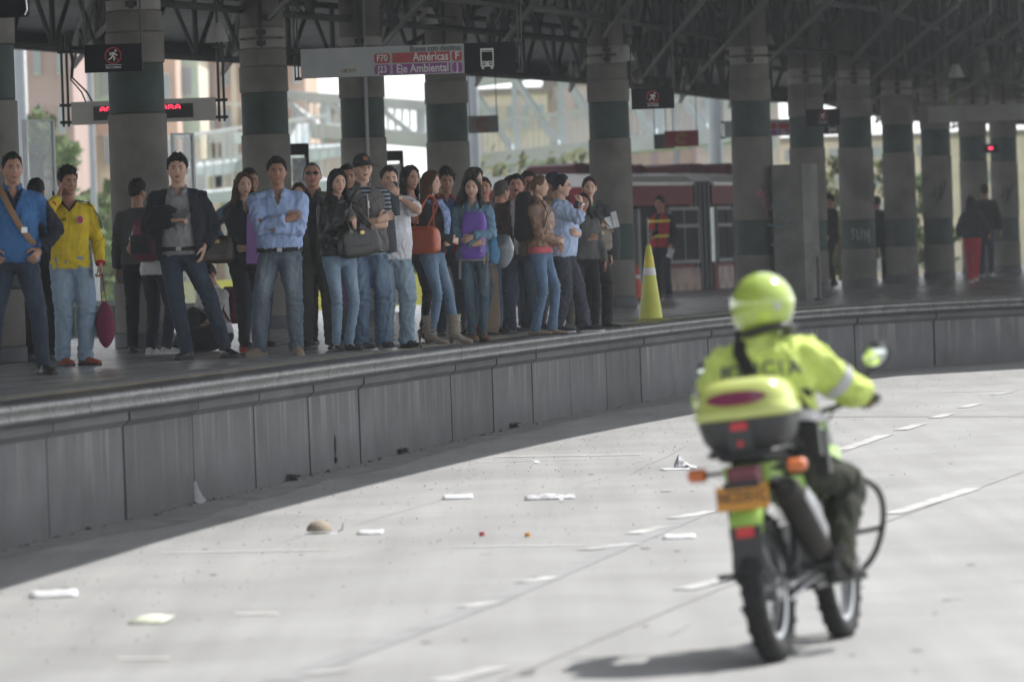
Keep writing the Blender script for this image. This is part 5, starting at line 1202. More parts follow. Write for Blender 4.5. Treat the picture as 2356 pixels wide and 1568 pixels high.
building(262, 398, -10, 163, 12, 'orange brick building mostly hidden behind the column of the man in the grey polo', m_br1, 3, 5, (.4, .5), bands=((.3, .34, m_cream, 0, 1),))
building(398, 455, 118, 166, 12, 'pale green and cream building right of the column behind the man in the grey polo', m_cream, 1, 4, (.45, .45), bands=((.66, 1.0, m_gpan, 0, 1),))
building(455, 700, 128, 172, 12, 'tall orange and pink brick block behind the second and third columns', m_br1, 6, 6, (.34, .5), bands=((.0, .97, m_br2, .12, .2), (.0, .97, m_cream, .3, .36), (.0, .97, m_br2, .52, .6), (.5, .54, m_cream, 0, 1)))
building(700, 790, 262, 190, 14, 'low pink brick building below the white destination sign', m_pink, 3, 3, (.4, .5))
building(1085, 1260, 218, 200, 14, 'cream and grey building behind the footbridge', m_cream, 5, 4, (.5, .5), bands=((0, 1, m_pink, .0, .12), (0, 1, m_pink, .55, .65)))
building(1262, 1440, 196, 205, 14, 'dusty pink building behind the footbridge left of the crowd column', m_pink, 4, 4, (.3, .4), bands=((.1, .9, m_cream, .7, .78),))
building(1440, 1600, 186, 215, 14, 'pale building with pink bays behind the red hanging sign', m_cream, 5, 5, (.5, .45), bands=((0, 1, m_pink, .32, .42), (0, 1, m_bluew, .65, .72)))
building(1600, 1790, 190, 210, 14, 'pink building with blue grey bays left of the pink graffiti column', m_pink, 5, 5, (.4, .4), bands=((0, 1, m_bluew, .2, .3), (0, 1, m_cream, .55, .68)))
building(1790, 2500, 318, 230, 14, 'long pale building seen in slits between the far columns', m_cream, 14, 5, (.5, .45), bands=((0, 1, m_cream, .1, .2), (0, 1, m_cream, .4, .5), (0, 1, m_bluew, .6, .66), (0, 1, m_cream, .8, .9)))
# shops low on the left: yellow and cyan fronts
for px0, px1, pt, D, c, lb, nm in ((150, 232, 598, 140, (.55, .42, .10), 'low yellow stall seen behind the yellow football shirt', 'a'), (186, 262, 566, 143, (.20, .45, .46), 'turquoise stall above the yellow one', 'b'), (262, 300, 590, 141, (.5, .45, .2), 'ochre stall beside the first whole column', 'c')):
    a, b = at_point(px0, pt, D), at_point(px1, pt, D); t = empty('market_stall', ((a.x + b.x) / 2, D, 0), 0, lb, 'stall'); Hs = a.z
    mb = MB(); mb.box((0, .6, Hs * .45), ((b.x - a.x), 1.2, Hs * .9)); mk('stall_body', mb, mat('stall paint ' + nm, c, .7, var=.2, vs=1), t)
    mb = MB(); mb.box((0, .4, Hs), ((b.x - a.x) * 1.05, 1.8, .12)); mk('stall_roof', mb, m_wfr, t); mb = MB(); mb.box((0, -.02, Hs * .6), ((b.x - a.x) * .7, .06, Hs * .35)); mk('counter_opening', mb, m_win, t)
# yellow bollards / low yellow sunlit wall seen between legs
t = empty('yellow_barrier', at_depth(880, 120, .12), 0, 'bright yellow sunlit barrier glimpsed between the legs of the crowd', 'barrier'); mb = MB(); mb.box((-.2, 0, .55), (9.5, .3, 1.1)); mk('barrier_panel', mb, mat('bright yellow paint', (.62, .60, .10), .6, var=.1), t); mb = MB(); mb.box((-.2, 0, 1.13), (9.6, .36, .06)); mk('top_rail', mb, _M['bright yellow paint'], t)
# light poles
m_lp = mat('pale grey lamp pole', (.36, .40, .42), .5, 0, var=.05)
for px, D, r, lb in ((68, 110, .13, 'thick pale pole left of the dark pink brick building'), (228, 120, .07, 'grey pole among the buildings left of the first whole column'), (1103, 112, .16, 'thick pale pole right of the column under the bus symbol'), (1660, 125, .16, 'thick pale pole left of the pink graffiti column'), (815, 135, .12, 'grey pole glimpsed below the middle of the destination sign')):
    c = at_depth(px, D, 0); t = empty('lamp_post', c, 0, lb, 'pole'); mb = MB(); mb.tube([(0, 0, 0), (0, 0, .5), (0, 0, .52), (0, 0, 9)], [r * 1.4, r * 1.4, r, r * .8], 14); mk('pole', mb, m_lp, t, smooth=40); mb = MB(); mb.tube([(0, 0, 8.8), (.6, -.2, 9.3), (1.6, -.4, 9.4)], .05, 8); mk('lamp_arm', mb, m_lp, t)
# footbridge
m_brg = mat('blue grey bridge steel', (.50, .56, .59), .6, 0, var=.1, vs=1); m_rail = mat('pale bridge mesh', (.55, .58, .58), .6, 0, var=.1); m_can = mat('pale bridge roof', (.7, .7, .68), .6, var=.08)
bridge = empty('footbridge', (0, 0, 0), 0, 'long blue grey steel truss footbridge crossing behind the station', 'footbridge')
def beam(a, b, w, h_, name, m, par=bridge):
    mb = MB(); t = (b - a).normalized(); s = Vector((t.y, -t.x, 0)); s = s.normalized() * w / 2 if s.length > .01 else Vector((w / 2, 0, 0)); up = s.cross(t).normalized() * h_ / 2
    R_ = [[p - s - up, p + s - up, p + s + up, p - s + up] for p in (a, b)]; mb.loft(R_); return mk(name, mb, m, par)
def main_span(A, B, Ht, n, w=2.4, roof=True):
    t = (B - A) / n; back = Vector((0, w, 0)); up = Vector((0, 0, Ht))
    for k, o in enumerate((Vector((0, 0, 0)), back)):
        beam(A + o, B + o, .3, .42, 'deck_beam', m_brg); beam(A + o + up, B + o + up, .22, .26, 'top_chord', m_brg)
        for i in range(n + 1): beam(A + o + t * i, A + o + t * i + up, .16, .16, 'truss_post', m_brg)
        for i in range(n): beam(A + o + t * i + up, A + o + t * (i + 1), .12, .16, 'truss_diagonal', m_brg)
        beam(A + o + Vector((0, -.05, 1.1)), B + o + Vector((0, -.05, 1.1)), .06, .08, 'handrail', m_rail)
        mb = MB(); 
        L_ = (B - A).length; m_ = int(L_ / .35)
        for i in range(m_): p = A.lerp(B, i / m_) + o; mb.box((p.x, p.y - .05, p.z + .65), (.045, .04, .9))
        mk('balusters', mb, m_rail, bridge)['kind'] = 'stuff'
    mb = MB(); s = back / 2; mb.add([A, B, B + back, A + back, A + Vector((0, 0, .12)), B + Vector((0, 0, .12)), B + back + Vector((0, 0, .12)), A + back + Vector((0, 0, .12))], [(3, 2, 1, 0), (4, 5, 6, 7), (0, 1, 5, 4), (2, 3, 7, 6)]); mk('deck', mb, m_rail, bridge)
    if roof:
        mb = MB(); q = Vector((0, -.5, .25)); mb.loft([[p + up + Vector((0, -.6, .1)), p + up + Vector((0, w / 2, .5)), p + up + Vector((0, w + .6, .1)), p + up + Vector((0, w / 2, .38))] for p in (A - t * .3, B + t * .2)]); mk('bridge_roof', mb, m_can, bridge)
A_ = at_point(1085, 372, 165); B_ = at_point(1760, 300, 150); main_span(A_, B_, 2.35, 6)
A2 = at_point(380, 322, 175); B2 = at_point(1085, 372, 165); main_span(at_point(640, 292, 172), B2 + Vector((0, 0, .55)), 1.0, 4, 2.4, False)
# ramps on the left
for (pa, pb, D1, D2) in (((395, 400), (760, 345), 160, 166), ((395, 462), (800, 420), 156, 160), ((150, 300), (560, 318), 172, 170)):
    a, b = at_point(*pa, D1), at_point(*pb, D2); beam(a, b, 1.8, .32, 'ramp_beam', m_brg); beam(a + Vector((0, -.9, 1.0)), b + Vector((0, -.9, 1.0)), .06, .08, 'handrail', m_rail)
    mb = MB(); m_ = int((b - a).length / .3)
    for i in range(m_): p = a.lerp(b, i / m_); mb.box((p.x, p.y - .9, p.z + .55), (.04, .04, .9))
    mk('balusters', mb, m_rail, bridge)['kind'] = 'stuff'
for px, pt, D in ((720, 330, 166), (520, 300, 166), (1085, 372, 165), (1400, 350, 158), (455, 400, 158)):
    p = at_point(px, pt, D); beam(Vector((p.x, p.y + 1, 0)), Vector((p.x, p.y + 1, p.z)), .4, .4, 'pier', m_brg)
beam(at_point(560, 560, 160), at_point(700, 300, 166), .35, .45, 'leaning_pier', m_brg); beam(at_point(590, 330, 160), at_point(480, 520, 166), .3, .4, 'leaning_pier', m_brg)
# trees
m_leaf = mat('sunlit foliage', (.085, .13, .035), .8, var=.45, vs=1.2); m_leaf2 = mat('olive foliage', (.12, .13, .05), .8, var=.4, vs=1.2); m_trunk = mat('tree bark', (.10, .075, .055), .95, var=.3)
def tree(px, pytop, D, w, label, m=m_leaf, seed=1, n=900, zlow=.25, cat='tree', name='tree'):
    top = at_point(px, pytop, D); H = top.z; t = empty(name, (top.x, D, 0), 0, label, cat); rn = random.Random(seed)
    mb = MB(); mb.tube([(0, 0, 0), (.05, 0, H * .3), (-.05, .1, H * .6)], [H * .03, H * .022, H * .01], 8)
    for i in range(6): a = rn.uniform(0, 6.3); mb.tube([(0, 0, H * .3), (w * .2 * math.cos(a), w * .2 * math.sin(a), H * .5), (w * .36 * math.cos(a), w * .36 * math.sin(a), H * .7)], [H * .014, H * .009, H * .003], 5)
    mk('trunk', mb, m_trunk, t)
    mb = MB(); clumps = [(rn.gauss(0, w * .24), rn.gauss(0, w * .2), rn.uniform(zlow, .95) * H, rn.uniform(.12, .24) * w) for _ in range(16)]
    for i in range(n):
        cx, cy, cz, cr_ = rn.choice(clumps); v = Vector((rn.gauss(0, 1), rn.gauss(0, 1), rn.gauss(0, .8))).normalized() * cr_ * rn.random() ** .4; c = Vector((cx, cy, min(cz, H - cr_ * .5))) + v
        if c.z < .1: continue
        s = rn.uniform(.10, .24); a = Vector((rn.gauss(0, 1), rn.gauss(0, 1), rn.gauss(0, 1))).normalized() * s; b = a.orthogonal().normalized() * s * .6; mb.add([c - a, c + b, c + a, c - b], [(0, 1, 2, 3)])
    mk('crown', mb, m, t)
tree(108, 262, 138, 1.9, 'dark green tree beside the tall glass screen at the left', m_leaf, 1, 1300)
for i, (px, pt, D, w, m, lb) in enumerate([(205, 430, 137, 3.4, m_leaf, 'bushy tree behind the yellow football shirt'), (278, 455, 139, 3.0, m_leaf2, 'olive bush hidden partly by the first whole column'), (975, 385, 140, 2.4, m_leaf2, 'yellow green bush behind the dark haired woman in black'),
                                         (1290, 372, 142, 5.5, m_leaf2, 'olive tree row behind the bus roof'), (1200, 385, 146, 4.0, m_leaf2, 'pale tree behind the left end of the bus'), (1925, 360, 150, 1.7, m_leaf2, 'slender sunlit tree in the slit right of the concrete block'), (2045, 380, 155, 1.7, m_leaf2, 'sunlit tree in the next slit to the right'), (2140, 400, 158, 1.6, m_leaf, 'sunlit tree between the far columns'), (1480, 470, 140, 3, m_leaf, 'low bush behind the bus'), (660, 560, 138, 3.2, m_leaf2, 'low olive bush behind the light blue shirt')]):
    tree(px, pt, D, w, lb, m, i + 5, 900 if px < 1500 else 320)
# far parked vehicle glint (white van) behind bus
a = at_point(1150, 395, 150); t = empty('parked_van', (a.x, 150, 0), 0, 'white sunlit van roof glimpsed above the crowd behind the bus', 'van')
mb = MB(); mb.loft([[Vector((x, y, z)) for y in (0, 2)] + [Vector((x, 2, z + .01)), Vector((x, 0, z + .01))] for x, z in ((-2.4, a.z - .9),)] * 2) if False else None
mb.prism([(-2.2, .4), (2.2, .4), (2.2, a.z - .5), (1.6, a.z - .05), (-1.9, a.z), (-2.2, a.z - .2)], 0, 2); mk('body', mb, m_wfr, t)
mb = MB(); mb.box((-.2, -.02, a.z - .6), (3.2, .05, .5)); mk('window', mb, m_win, t)
for x in (-1.4, 1.4): mb = MB(); mb.tube([(x, -.05, .35), (x, .2, .35)], .35, 16); mk('wheel', mb, m_tyre, t)
# ================================================================ THE CROWD
J = dict(dark=denim('dark blue denim', (.030, .042, .065), (.055, .085, .13)), mid=denim('mid blue denim', (.065, .105, .17), (.21, .29, .38)), light=denim('light blue denim', (.20, .28, .37), (.36, .45, .53)), grey=denim('grey blue denim', (.085, .115, .15), (.28, .33, .37)), teal=denim('dark teal denim', (.045, .075, .10), (.11, .17, .21)), blk=fab('black trouser cloth', (.015, .015, .017)), kh=fab('khaki grey cloth', (.12, .115, .095)), nv=fab('navy trouser cloth', (.045, .05, .07)), ch=fab('charcoal cloth', (.055, .055, .052)))
C = lambda n, c, **k: fab(n, c, **k)
blackfab = C('black fabric', (.014, .014, .016)); darkfab = C('charcoal fabric', (.03, .032, .036)); m_blackshoe = mat('black shoe leather', (.014, .013, .013), .4, var=.2); m_wsole = mat('white rubber sole', (.55, .55, .55), .6, var=.05); m_brass = mat('brass fitting', (.45, .33, .14), .3, .9, var=0); m_phone = mat('black phone', (.01, .01, .012), .2, var=0)
FL = lambda px, D: at_depth(px, D, PZ)
leather = mat('black leather jacket', (.016, .015, .015), .42, var=.05, vs=12, bump=.15, bs=14, spec=.45)
# 1 blue jacket man
p = person('man in a bright blue jacket with tan strap, hands at his waistband, leftmost', FL(45, 45.3), 1.77, 6, 'm', hair=('short', 'k', dict(top=.020, fringe=.072)), head=(12, 0), arms=('hip', 'hip'), feet=((.19, -.04, 24), (-.22, .06, -14)), sh=1.0, belly=.2,
    tops=[dict(name='jacket', mat=[C('bright blue jacket cloth', (.055, .16, .36)), C('navy sleeve cloth', (.018, .022, .035))], inf=.030, hem=.90, amp=.007, v=1.30, vw=.42, collar='stand', gap=34, panel=lambda c, A, U: ((np.abs(c[:, 0]) > .255) | (c[:, 2] < 1.13) & (np.abs(c[:, 0]) > .20))), dict(name='undershirt', mat=C('navy undershirt', (.02, .03, .06)), inf=.010, hem=1.1, sleeve='none', v=1.40)],
    pants=dict(mat=J['dark'], fade=.8, inf=.018), shoes=dict(mat=m_blackshoe, kind='sneaker', stripes=True), seed=1)
t = thing_at('shoulder_bag_strap', p, (0, 0, 0), 0, 'tan strap running diagonally across the bright blue jacket', 'strap'); mb = MB()
mb.tube([(-.11, .03, 1.52), (-.10, -.06, 1.50), (-.04, -.165, 1.36), (.03, -.178, 1.22), (.11, -.160, 1.10), (.19, -.06, 1.00), (.21, .06, .97)], [(.024, .004)] * 7, 6, ref=(0, -1, 0)); mk('strap', mb, mat('tan webbing', (.32, .19, .10), .7), t, smooth=True); mb = MB(); mb.box((.075, -.182, 1.165), (.05, .012, .045), rz=.3); mk('buckle', mb, mat('steel buckle', (.4, .4, .4), .3, .9, var=0), t)
# 2 man behind yellow shirt
person('man with his back turned and a black backpack, half hidden behind the yellow football shirt', FL(96, 52), 1.66, 165, 'm', hair=('short', 'k', {}), arms=('down', 'down'), tops=[dict(name='jacket', mat=blackfab, inf=.03)], pants=dict(mat=J['blk'], inf=.018), shoes=dict(mat=m_blackshoe), vox=.016, seed=2, face=False)
# 3 yellow football shirt
yel = C('yellow football shirt', (.62, .46, .025)); ystr = C('navy stripe', (.012, .014, .03)); rcuff = C('red cuff', (.45, .02, .04))
p = person('young man in a yellow football shirt with striped sleeves, phone at his ear', FL(171, 48.9), 1.695, 8, 'd', hair=('short', 'k', dict(top=.030, spiky=.8)), head=(22, -2), arms=({'pose': 'custom', 'w': (.262, -.07, .90), 'pole': (.3, 1, 0), 'd': (0, -.2, -1), 'n': (-1, 0, 0), 'curl': .9}, {'pose': 'ear', 'w': (-.10, -.12, 1.50), 'pole': (-.9, -.5, -.9)}), feet=((.10, -.02, 35), (-.10, -.02, 20)),
    tops=[dict(name='shirt', mat=yel, infb=.020, inf=.012, sinf=.016, hem=.86, amp=.007, v=1.375, vw=.5)], pants=dict(mat=J['light'], fade=.7, inf=.026, fit=1.15, amp=.009), shoes=dict(mat=C('rust suede shoe', (.26, .055, .03)), kind='shoe'), seed=3)
k = p.k; mb = MB()
for sx, S_, E_, Wp, *_ in p.arms:
    for q in (-.022, 0, .022): mb.tube([Vector((sx * .07, -.045 + q, 1.475)), S_ + Vector((sx * .005, q - .03, .074)), S_.lerp(E_, .28) + Vector((sx * .076, q - .035, .018)), S_.lerp(E_, .62) + Vector((sx * .074, q - .03, 0))], (.010, .004), 5, ref=(sx, 0, .5))
mb.v = [(x * k, y * k, z * k) for x, y, z in mb.v]; mk('shoulder_stripes', mb, ystr, p.root)['kind'] = 'stuff'
for i, (sx, S_, E_, Wp, *_) in enumerate(p.arms):
    f_ = .48 if i else .93; g_ = .62 if i else 1.0
    mb = MB(); mb.tube([E_.lerp(Wp, f_), E_.lerp(Wp, g_)], [.056, .054] if i else [.048, .046], 12); mb.xf(Matrix.Scale(k, 4)); mk('cuff', mb, rcuff, p.root, smooth=True)
mb = MB(); mb.tube([(-.066, -.045, 1.475), (-.04, -.10, 1.43), (0, -.135, 1.385), (.04, -.10, 1.43), (.066, -.045, 1.475)], (.009, .004), 6, ref=(0, -1, 0)); mb.v = [(x * k, y * k, z * k) for x, y, z in mb.v]; mk('neck_trim', mb, ystr, p.root)
mb = MB(); mb.ell((.085, -.152, 1.26), (.026, .004, .034), 14, 8); mk('badge', mb, mat('red badge', (.45, .03, .05), .6, var=0), p.root); mb = MB(); mb.tube([(.085 + .027 * math.cos(a), -.151, 1.26 + .035 * math.sin(a)) for a in np.linspace(0, 6.283, 17)], .0035, 5); mk('badge_rim', mb, mat('pale badge rim', (.5, .5, .55), .6, var=0), p.root)
mb = MB()
for i, hgt in enumerate((.016, .026, .036)): mb.add([(-.075 + i * .016, -.153, 1.255), (-.064 + i * .016, -.153, 1.255), (-.072 + i * .016 + .0, -.153, 1.255 + hgt), (-.078 + i * .016 + .0, -.153, 1.255 + hgt * .8)], [(0, 1, 2, 3)])
mk('chest_logo', mb, ystr, p.root)['kind'] = 'stuff'
sx, S_, E_, Wp, hd, hn, c_ = p.arms[1]; t = thing_at('phone', p, (Wp + Vector((.028, .0, .075))) * k, 20, 'small dark red phone held to the ear above the yellow shirt', 'phone', ry=10); mb = MB(); mb.box((0, 0, 0), (.014, .05, .105)); mk('casing', mb, mat('dark red phone', (.22, .02, .05), .4), t)
t = thing_at('backpack', p, (-.13 * k, .20 * k, 1.0 * k), 0, 'black backpack behind the yellow football shirt', 'backpack'); mb = MB(); rounded_bag(mb, .34, .2, .46); bump_mesh(mb, .012, 12, 2); mk('bag_body', mb, blackfab, t, smooth=True); mb = MB(); mb.tube([(-.02, -.22, .44), (-.0, -.30, .5), (.0, -.19, .53), (-.0, -.08, .52)], (.024, .005), 6, ref=(0, 0, 1)); mk('strap', mb, darkfab, t); mb = MB(); mb.tube([(-.07, -.37, -.05), (-.07, -.375, .08), (-.06, -.36, .2)], (.016, .003), 6, ref=(0, -1, 0)); mk('strap', mb, darkfab, t)
t = thing_at('drawstring_bag', p, (.285 * k, -.1 * k, .15), 0, 'maroon cloth bag hanging from the left hand of the yellow shirted man', 'bag'); mb = MB(); mb.ell((0, 0, .20), (.085, .06, .20), 16, 12, fn=lambda v: Vector((v.x * (1.0 - .9 * max(0, v.z)), v.y * (1 - .9 * max(0, v.z)), v.z))); bump_mesh(mb, .006, 25, 3); mk('bag_body', mb, mat('maroon cloth', (.14, .01, .045), .8, var=.2, bump=.4), t, smooth=True)
mb = MB(); mb.tube([(-.02, 0, .36), (-.03, 0, .5), (-.02, 0, .66)], .004, 5); mb.tube([(.02, 0, .36), (.0, 0, .5), (-.015, 0, .66)], .004, 5); mk('string', mb, _M['maroon cloth'], t)
# 4 back-turned man
person('man in a dark grey sweater, back turned, before the first whole column', FL(329, 54.7), 1.66, 168, 'd', hair=('short', 'k', dict(top=.026, spiky=.2)), head=(-25, 0), arms=('down', {'pose': 'down', 'w': (-.31, -.02, .84)}), tops=[dict(name='sweater', mat=C('dark grey sweater', (.055, .056, .056)), inf=.026, hem=.90)], pants=dict(mat=J['blk'], inf=.018), shoes=dict(mat=m_blackshoe), seed=4)
# 5 school boy in tracksuit
p = person('schoolchild in white polo and striped tracksuit trousers, hidden behind the man in the grey polo', FL(368, 53.4), 1.52, 150, 'm', hair=('short', 'k', {}), arms=('hip', 'hip'), tops=[dict(name='polo_shirt', mat=C('white polo cotton', (.55, .55, .56)), inf=.025, sleeve='short', hem=.86)], pants=dict(mat=C('navy tracksuit', (.02, .024, .038)), inf=.02), shoes=dict(mat=C('white canvas shoe', (.5, .5, .5)), kind='sneaker', sole=m_wsole), seed=5, vox=.014)
t = thing_at('school_bag', p, (0, .17, .88), 0, 'dark red school backpack between the back turned man and the man in the grey polo', 'backpack'); mb = MB(); rounded_bag(mb, .30, .18, .40); bump_mesh(mb, .01, 12, 5); mk('bag_body', mb, mat('dark red nylon', (.13, .012, .03), .6, var=.3), t, smooth=True); mb = MB(); mb.box((0, .1, .16), (.2, .03, .18)); mk('front_pocket', mb, darkfab, t)
# 6 grey polo man
p = person('tall man in grey polo shirt and open navy jacket, phone in his right hand', FL(424, 50.1), 1.80, -2, 'l', hair=('short', 'k', dict(top=.030, spiky=.5, side=.016)), head=(4, 0), arms=({'pose': 'pocket', 'w': (.215, -.07, .965), 'pole': (.5, 1, 0)}, {'pose': 'custom', 'w': (-.03, -.235, 1.20), 'pole': (-1, .0, -.8), 'd': (1, -.1, .1), 'n': (.1, .2, -1), 'curl': .9}), feet=((.37, -.02, 30), (.03, -.06, -18)), belly=1.2, fat=.4, sh=1.02,
    tops=[dict(name='polo_shirt', mat=C('heather grey polo', (.27, .275, .28), vs=None) if False else C('heather grey polo', (.27, .275, .28)), inf=.018, hem=.90, sleeve='short', v=1.40, vw=.35, collar='shirt', gap=26, amp=.006), dict(name='jacket', mat=C('navy black jacket', (.016, .02, .03)), inf=.040, sinf=.026, hem=.86, amp=.008, open=(.15, .095))],
    pants=dict(mat=J['dark'], fade=.5, inf=.02, belt=True, beltz=.955, waist=.97), shoes=dict(mat=m_blackshoe, kind='shoe', len=.30), seed=6)
sx, S_, E_, Wp, hd, hn, c_ = p.arms[1]; t = thing_at('phone', p, (Wp + Vector((.095, -.03, .045))) * p.k, 0, 'black phone in the hand of the man in the grey polo', 'phone', ry=35); mb = MB(); mb.box((0, 0, 0), (.06, .012, .11)); mk('casing', mb, m_phone, t); mb = MB(); mb.box((0, .0065, 0), (.052, .002, .095)); mk('screen', mb, mat('phone glass', (.02, .02, .03), .1, var=0), t)
mb = MB(); mb.tube([(-.20, -.10, 1.10), (-.22, -.16, 1.22), (-.15, -.215, 1.30), (-.06, -.22, 1.335), (-.02, -.20, 1.31)], [.05, .085, .075, .05, .02], 12); bump_mesh(mb, .02, 14, 3); t = thing_at('folded_jacket', p, (0, 0, 0), 0, 'dark bundled jacket tucked under the right arm of the man in the grey polo', 'jacket'); mk('cloth', mb, blackfab, t, smooth=True)
# 7 seated boy
p = person('boy in a white school shirt sitting on the floor looking down to the left', FL(506, 54.6), 1.46, -48, 'm', hair=('short', 'k', dict(top=.022)), head=(-8, -18), drop=.74, lean=10, arms=({'pose': 'custom', 'w': (.06, -.36, 1.03)}, {'pose': 'custom', 'w': (-.08, -.38, 1.05), 'curl': .8}), feet=((.16, -.52, 0), (-.12, -.56, 0)), tops=[dict(name='shirt', mat=C('white school shirt', (.52, .52, .53)), inf=.03, hem=.93, sleeve='short', v=1.34, collar='shirt', gap=30)], pants=dict(mat=darkfab, inf=.02, waist=.97), shoes=dict(mat=m_blackshoe), seed=7, vox=.014)
t = thing_at('backpack', p, (.05, .12, .25), 0, 'dark red backpack worn by the seated boy', 'backpack'); mb = MB(); rounded_bag(mb, .28, .16, .36); mk('bag_body', mb, _M['dark red nylon'], t, smooth=True); mb = MB(); mb.tube([(.11, -.08, .34), (.12, -.17, .30), (.12, -.20, .14), (.12, -.12, .02)], (.022, .005), 6, ref=(0, -1, 0)); mk('strap', mb, _M['dark red nylon'], t)
c = FL(462, 54.2); t = empty('duffel_bag', c, 0, 'black bag lying on the floor in front of the seated boy', 'bag'); mb = MB(); mb.ell((0, 0, .12), (.26, .18, .14), 16, 10, fn=lambda v: Vector((v.x, v.y, v.z * (1 + .5 * v.x)))); bump_mesh(mb, .03, 7, 3); mb.v = [(x, y, max(z, 0)) for x, y, z in mb.v]; mk('bag_body', mb, blackfab, t, smooth=True); mb = MB(); mb.tube([(-.1, -.05, .22), (0, -.06, .30), (.1, -.05, .25)], .008, 6); mk('handle', mb, darkfab, t)
# 8 girl with folder
p = person('young woman with long chestnut hair hugging a purple folder', FL(574, 52.0), 1.66, 10, 'l', True, ('long', 'c', dict(length=.44, top=.022, side=.014, frontlen=.50, wave=.014)), (8, -4), ({'pose': 'custom', 'w': (.02, -.20, 1.02), 'pole': (1, .3, -.6), 'd': (-1, -.1, 0), 'n': (0, 1, 0)}, {'pose': 'custom', 'w': (.08, -.21, 1.00), 'pole': (-1, .2, -.8), 'd': (1, -.1, .1), 'n': (0, 1, 0), 'curl': .3}), ((.07, 0, 15), (-.05, -.02, -10)),
    tops=[dict(name='jacket', mat=C('dark indigo jacket', (.020, .028, .038)), inf=.024, hem=.88, v=1.36, collar='shirt')], pants=dict(mat=J['blk'], inf=.006, fit=.82), shoes=dict(mat=mat('red flat shoe', (.42, .02, .05), .5, var=.1), kind='flat'), seed=8)
t = thing_at('folder', p, (.12, -.265, .80), -6, 'purple plastic folder held upright against the dark jacket', 'folder', ry=3); mb = MB(); mb.box((-.05, 0, .25), (.21, .012, .46)); mk('cover', mb, mat('purple plastic', (.30, .15, .44), .4, var=.08, spec=.5), t); mb = MB(); mb.box((.105, -.006, .25), (.09, .010, .46)); mk('flap', mb, _M['purple plastic'], t); mb = MB(); mb.box((.057, -.012, .25), (.008, .006, .46)); mk('spine', mb, mat('deep purple edge', (.10, .05, .2), .4), t)
def handbag(p, pos, rz, w, d, h, m, label, hardware=m_brass, handle=.25, hw=.12, top=.85, seed=1, hx=0, hy=0, strap_top=None, details=True, cat='handbag', rx=0, ry=0):
    t = thing_at('handbag', p, pos, rz, label, cat, rx, ry); mb = MB(); rounded_bag(mb, w, d, h, .34, 28, 12, top); bump_mesh(mb, .008, 14, seed); mk('bag_body', mb, m, t, smooth=True)
    for q in (-1, 1):
        mb = MB(); yy = q * d * .32
        if strap_top is None: P = [(-hw, yy, h * .86), (-hw * .9, yy, h * .98), (-hw * .6, yy * .6, h + handle * .75), (0, yy * .4, h + handle), (hw * .6, yy * .6, h + handle * .75), (hw * .9, yy, h * .98), (hw, yy, h * .86)]
        else: sx_, sy_, sz_ = strap_top; P = [(-hw, yy, h * .8), (-hw * .95, yy, h), (sx_ - .05, sy_ + yy * .3 - .05 * q, (sz_ + h) * .55), (sx_ - .02, sy_ - .03, sz_ - .02), (sx_, sy_, sz_), (sx_ + .02, sy_ + .03, sz_ - .02), (hw * .9, yy, h * 1.02), (hw, yy, h * .8)]
        mb.tube(spline(P, 4), (.011, .004), 6, ref=(0, -1, 0)); mk('handle', mb, m, t, smooth=True)
    if details:
        for q in (-hw, hw): mb = MB(); mb.tube([(q + .014 * math.cos(a), -d * .36 - .012, h * .88 + .014 * math.sin(a)) for a in np.linspace(0, 6.28, 11)], .003, 5); mk('ring', mb, hardware, t)
        mb = MB(); mb.box((0, -d * .43, h * .80), (.045, .02, .03)); mk('clasp', mb, hardware, t)
        mb = MB(); mb.tube([(-w * .44, -d * .36, h * .42), (0, -d * .50, h * .36), (w * .44, -d * .36, h * .42)], .003, 5); mk('seam', mb, m_dark, t)
    return t
handbag(p, (-.28, -.06, .84), 0, .36, .16, .25, mat('brown patent leather', (.055, .033, .022), .28, var=.3, spec=.6, bump=.2), 'shiny brown handbag on the shoulder of the young woman with the purple folder', strap_top=(.14, .04, .50), seed=4)
# 9 man behind girl
person('man in a blue denim jacket standing right behind the young woman with the folder', FL(586, 55.5), 1.74, 30, 'd', hair=('short', 'k', dict(top=.022)), head=(30, 0), arms=('down', {'pose': 'pocket', 'w': (-.30, .02, 1.02)}), tops=[dict(name='jacket', mat=C('washed denim shirt', (.11, .17, .24)), inf=.034, hem=.9, collar='shirt')], pants=dict(mat=J['dark'], inf=.02), shoes=dict(mat=m_blackshoe), seed=9, vox=.015)
# 10 light blue shirt man
p = person('stocky man in a light blue button shirt and faded jeans with folded arms', FL(652, 50.3), 1.745, 2, 'd', hair=('short', 'k', dict(top=.026, side=.012)), head=(2, 0), arms=({'pose': 'crossunder', 'w': (-.06, -.225, 1.14), 'd': (-1, .25, .45), 'n': (0, 1, 0)}, {'pose': 'crossover', 'w': (.07, -.245, 1.21), 'd': (1, .15, .4), 'n': (0, 1, -.2)}), feet=((.12, 0, 6), (-.21, -.02, -38)), belly=.8, fat=.55, sh=1.12,
    tops=[dict(name='shirt', mat=C('light blue oxford cotton', (.34, .45, .70)), inf=.026, sinf=.026, hem=.925, amp=.008, v=1.345, vw=.36, collar='shirt', gap=28, placket=True, infb=.016)], pants=dict(mat=J['grey'], fade=1.15, inf=.024, fit=1.08, belt=True, beltz=.945, waist=.965, amp=.009), shoes=dict(mat=mat('sand suede boot', (.24, .18, .125), .85, var=.2, bump=.3), kind='hiker', sole=mat('tan sole', (.2, .17, .13), .8), len=.30), seed=10)
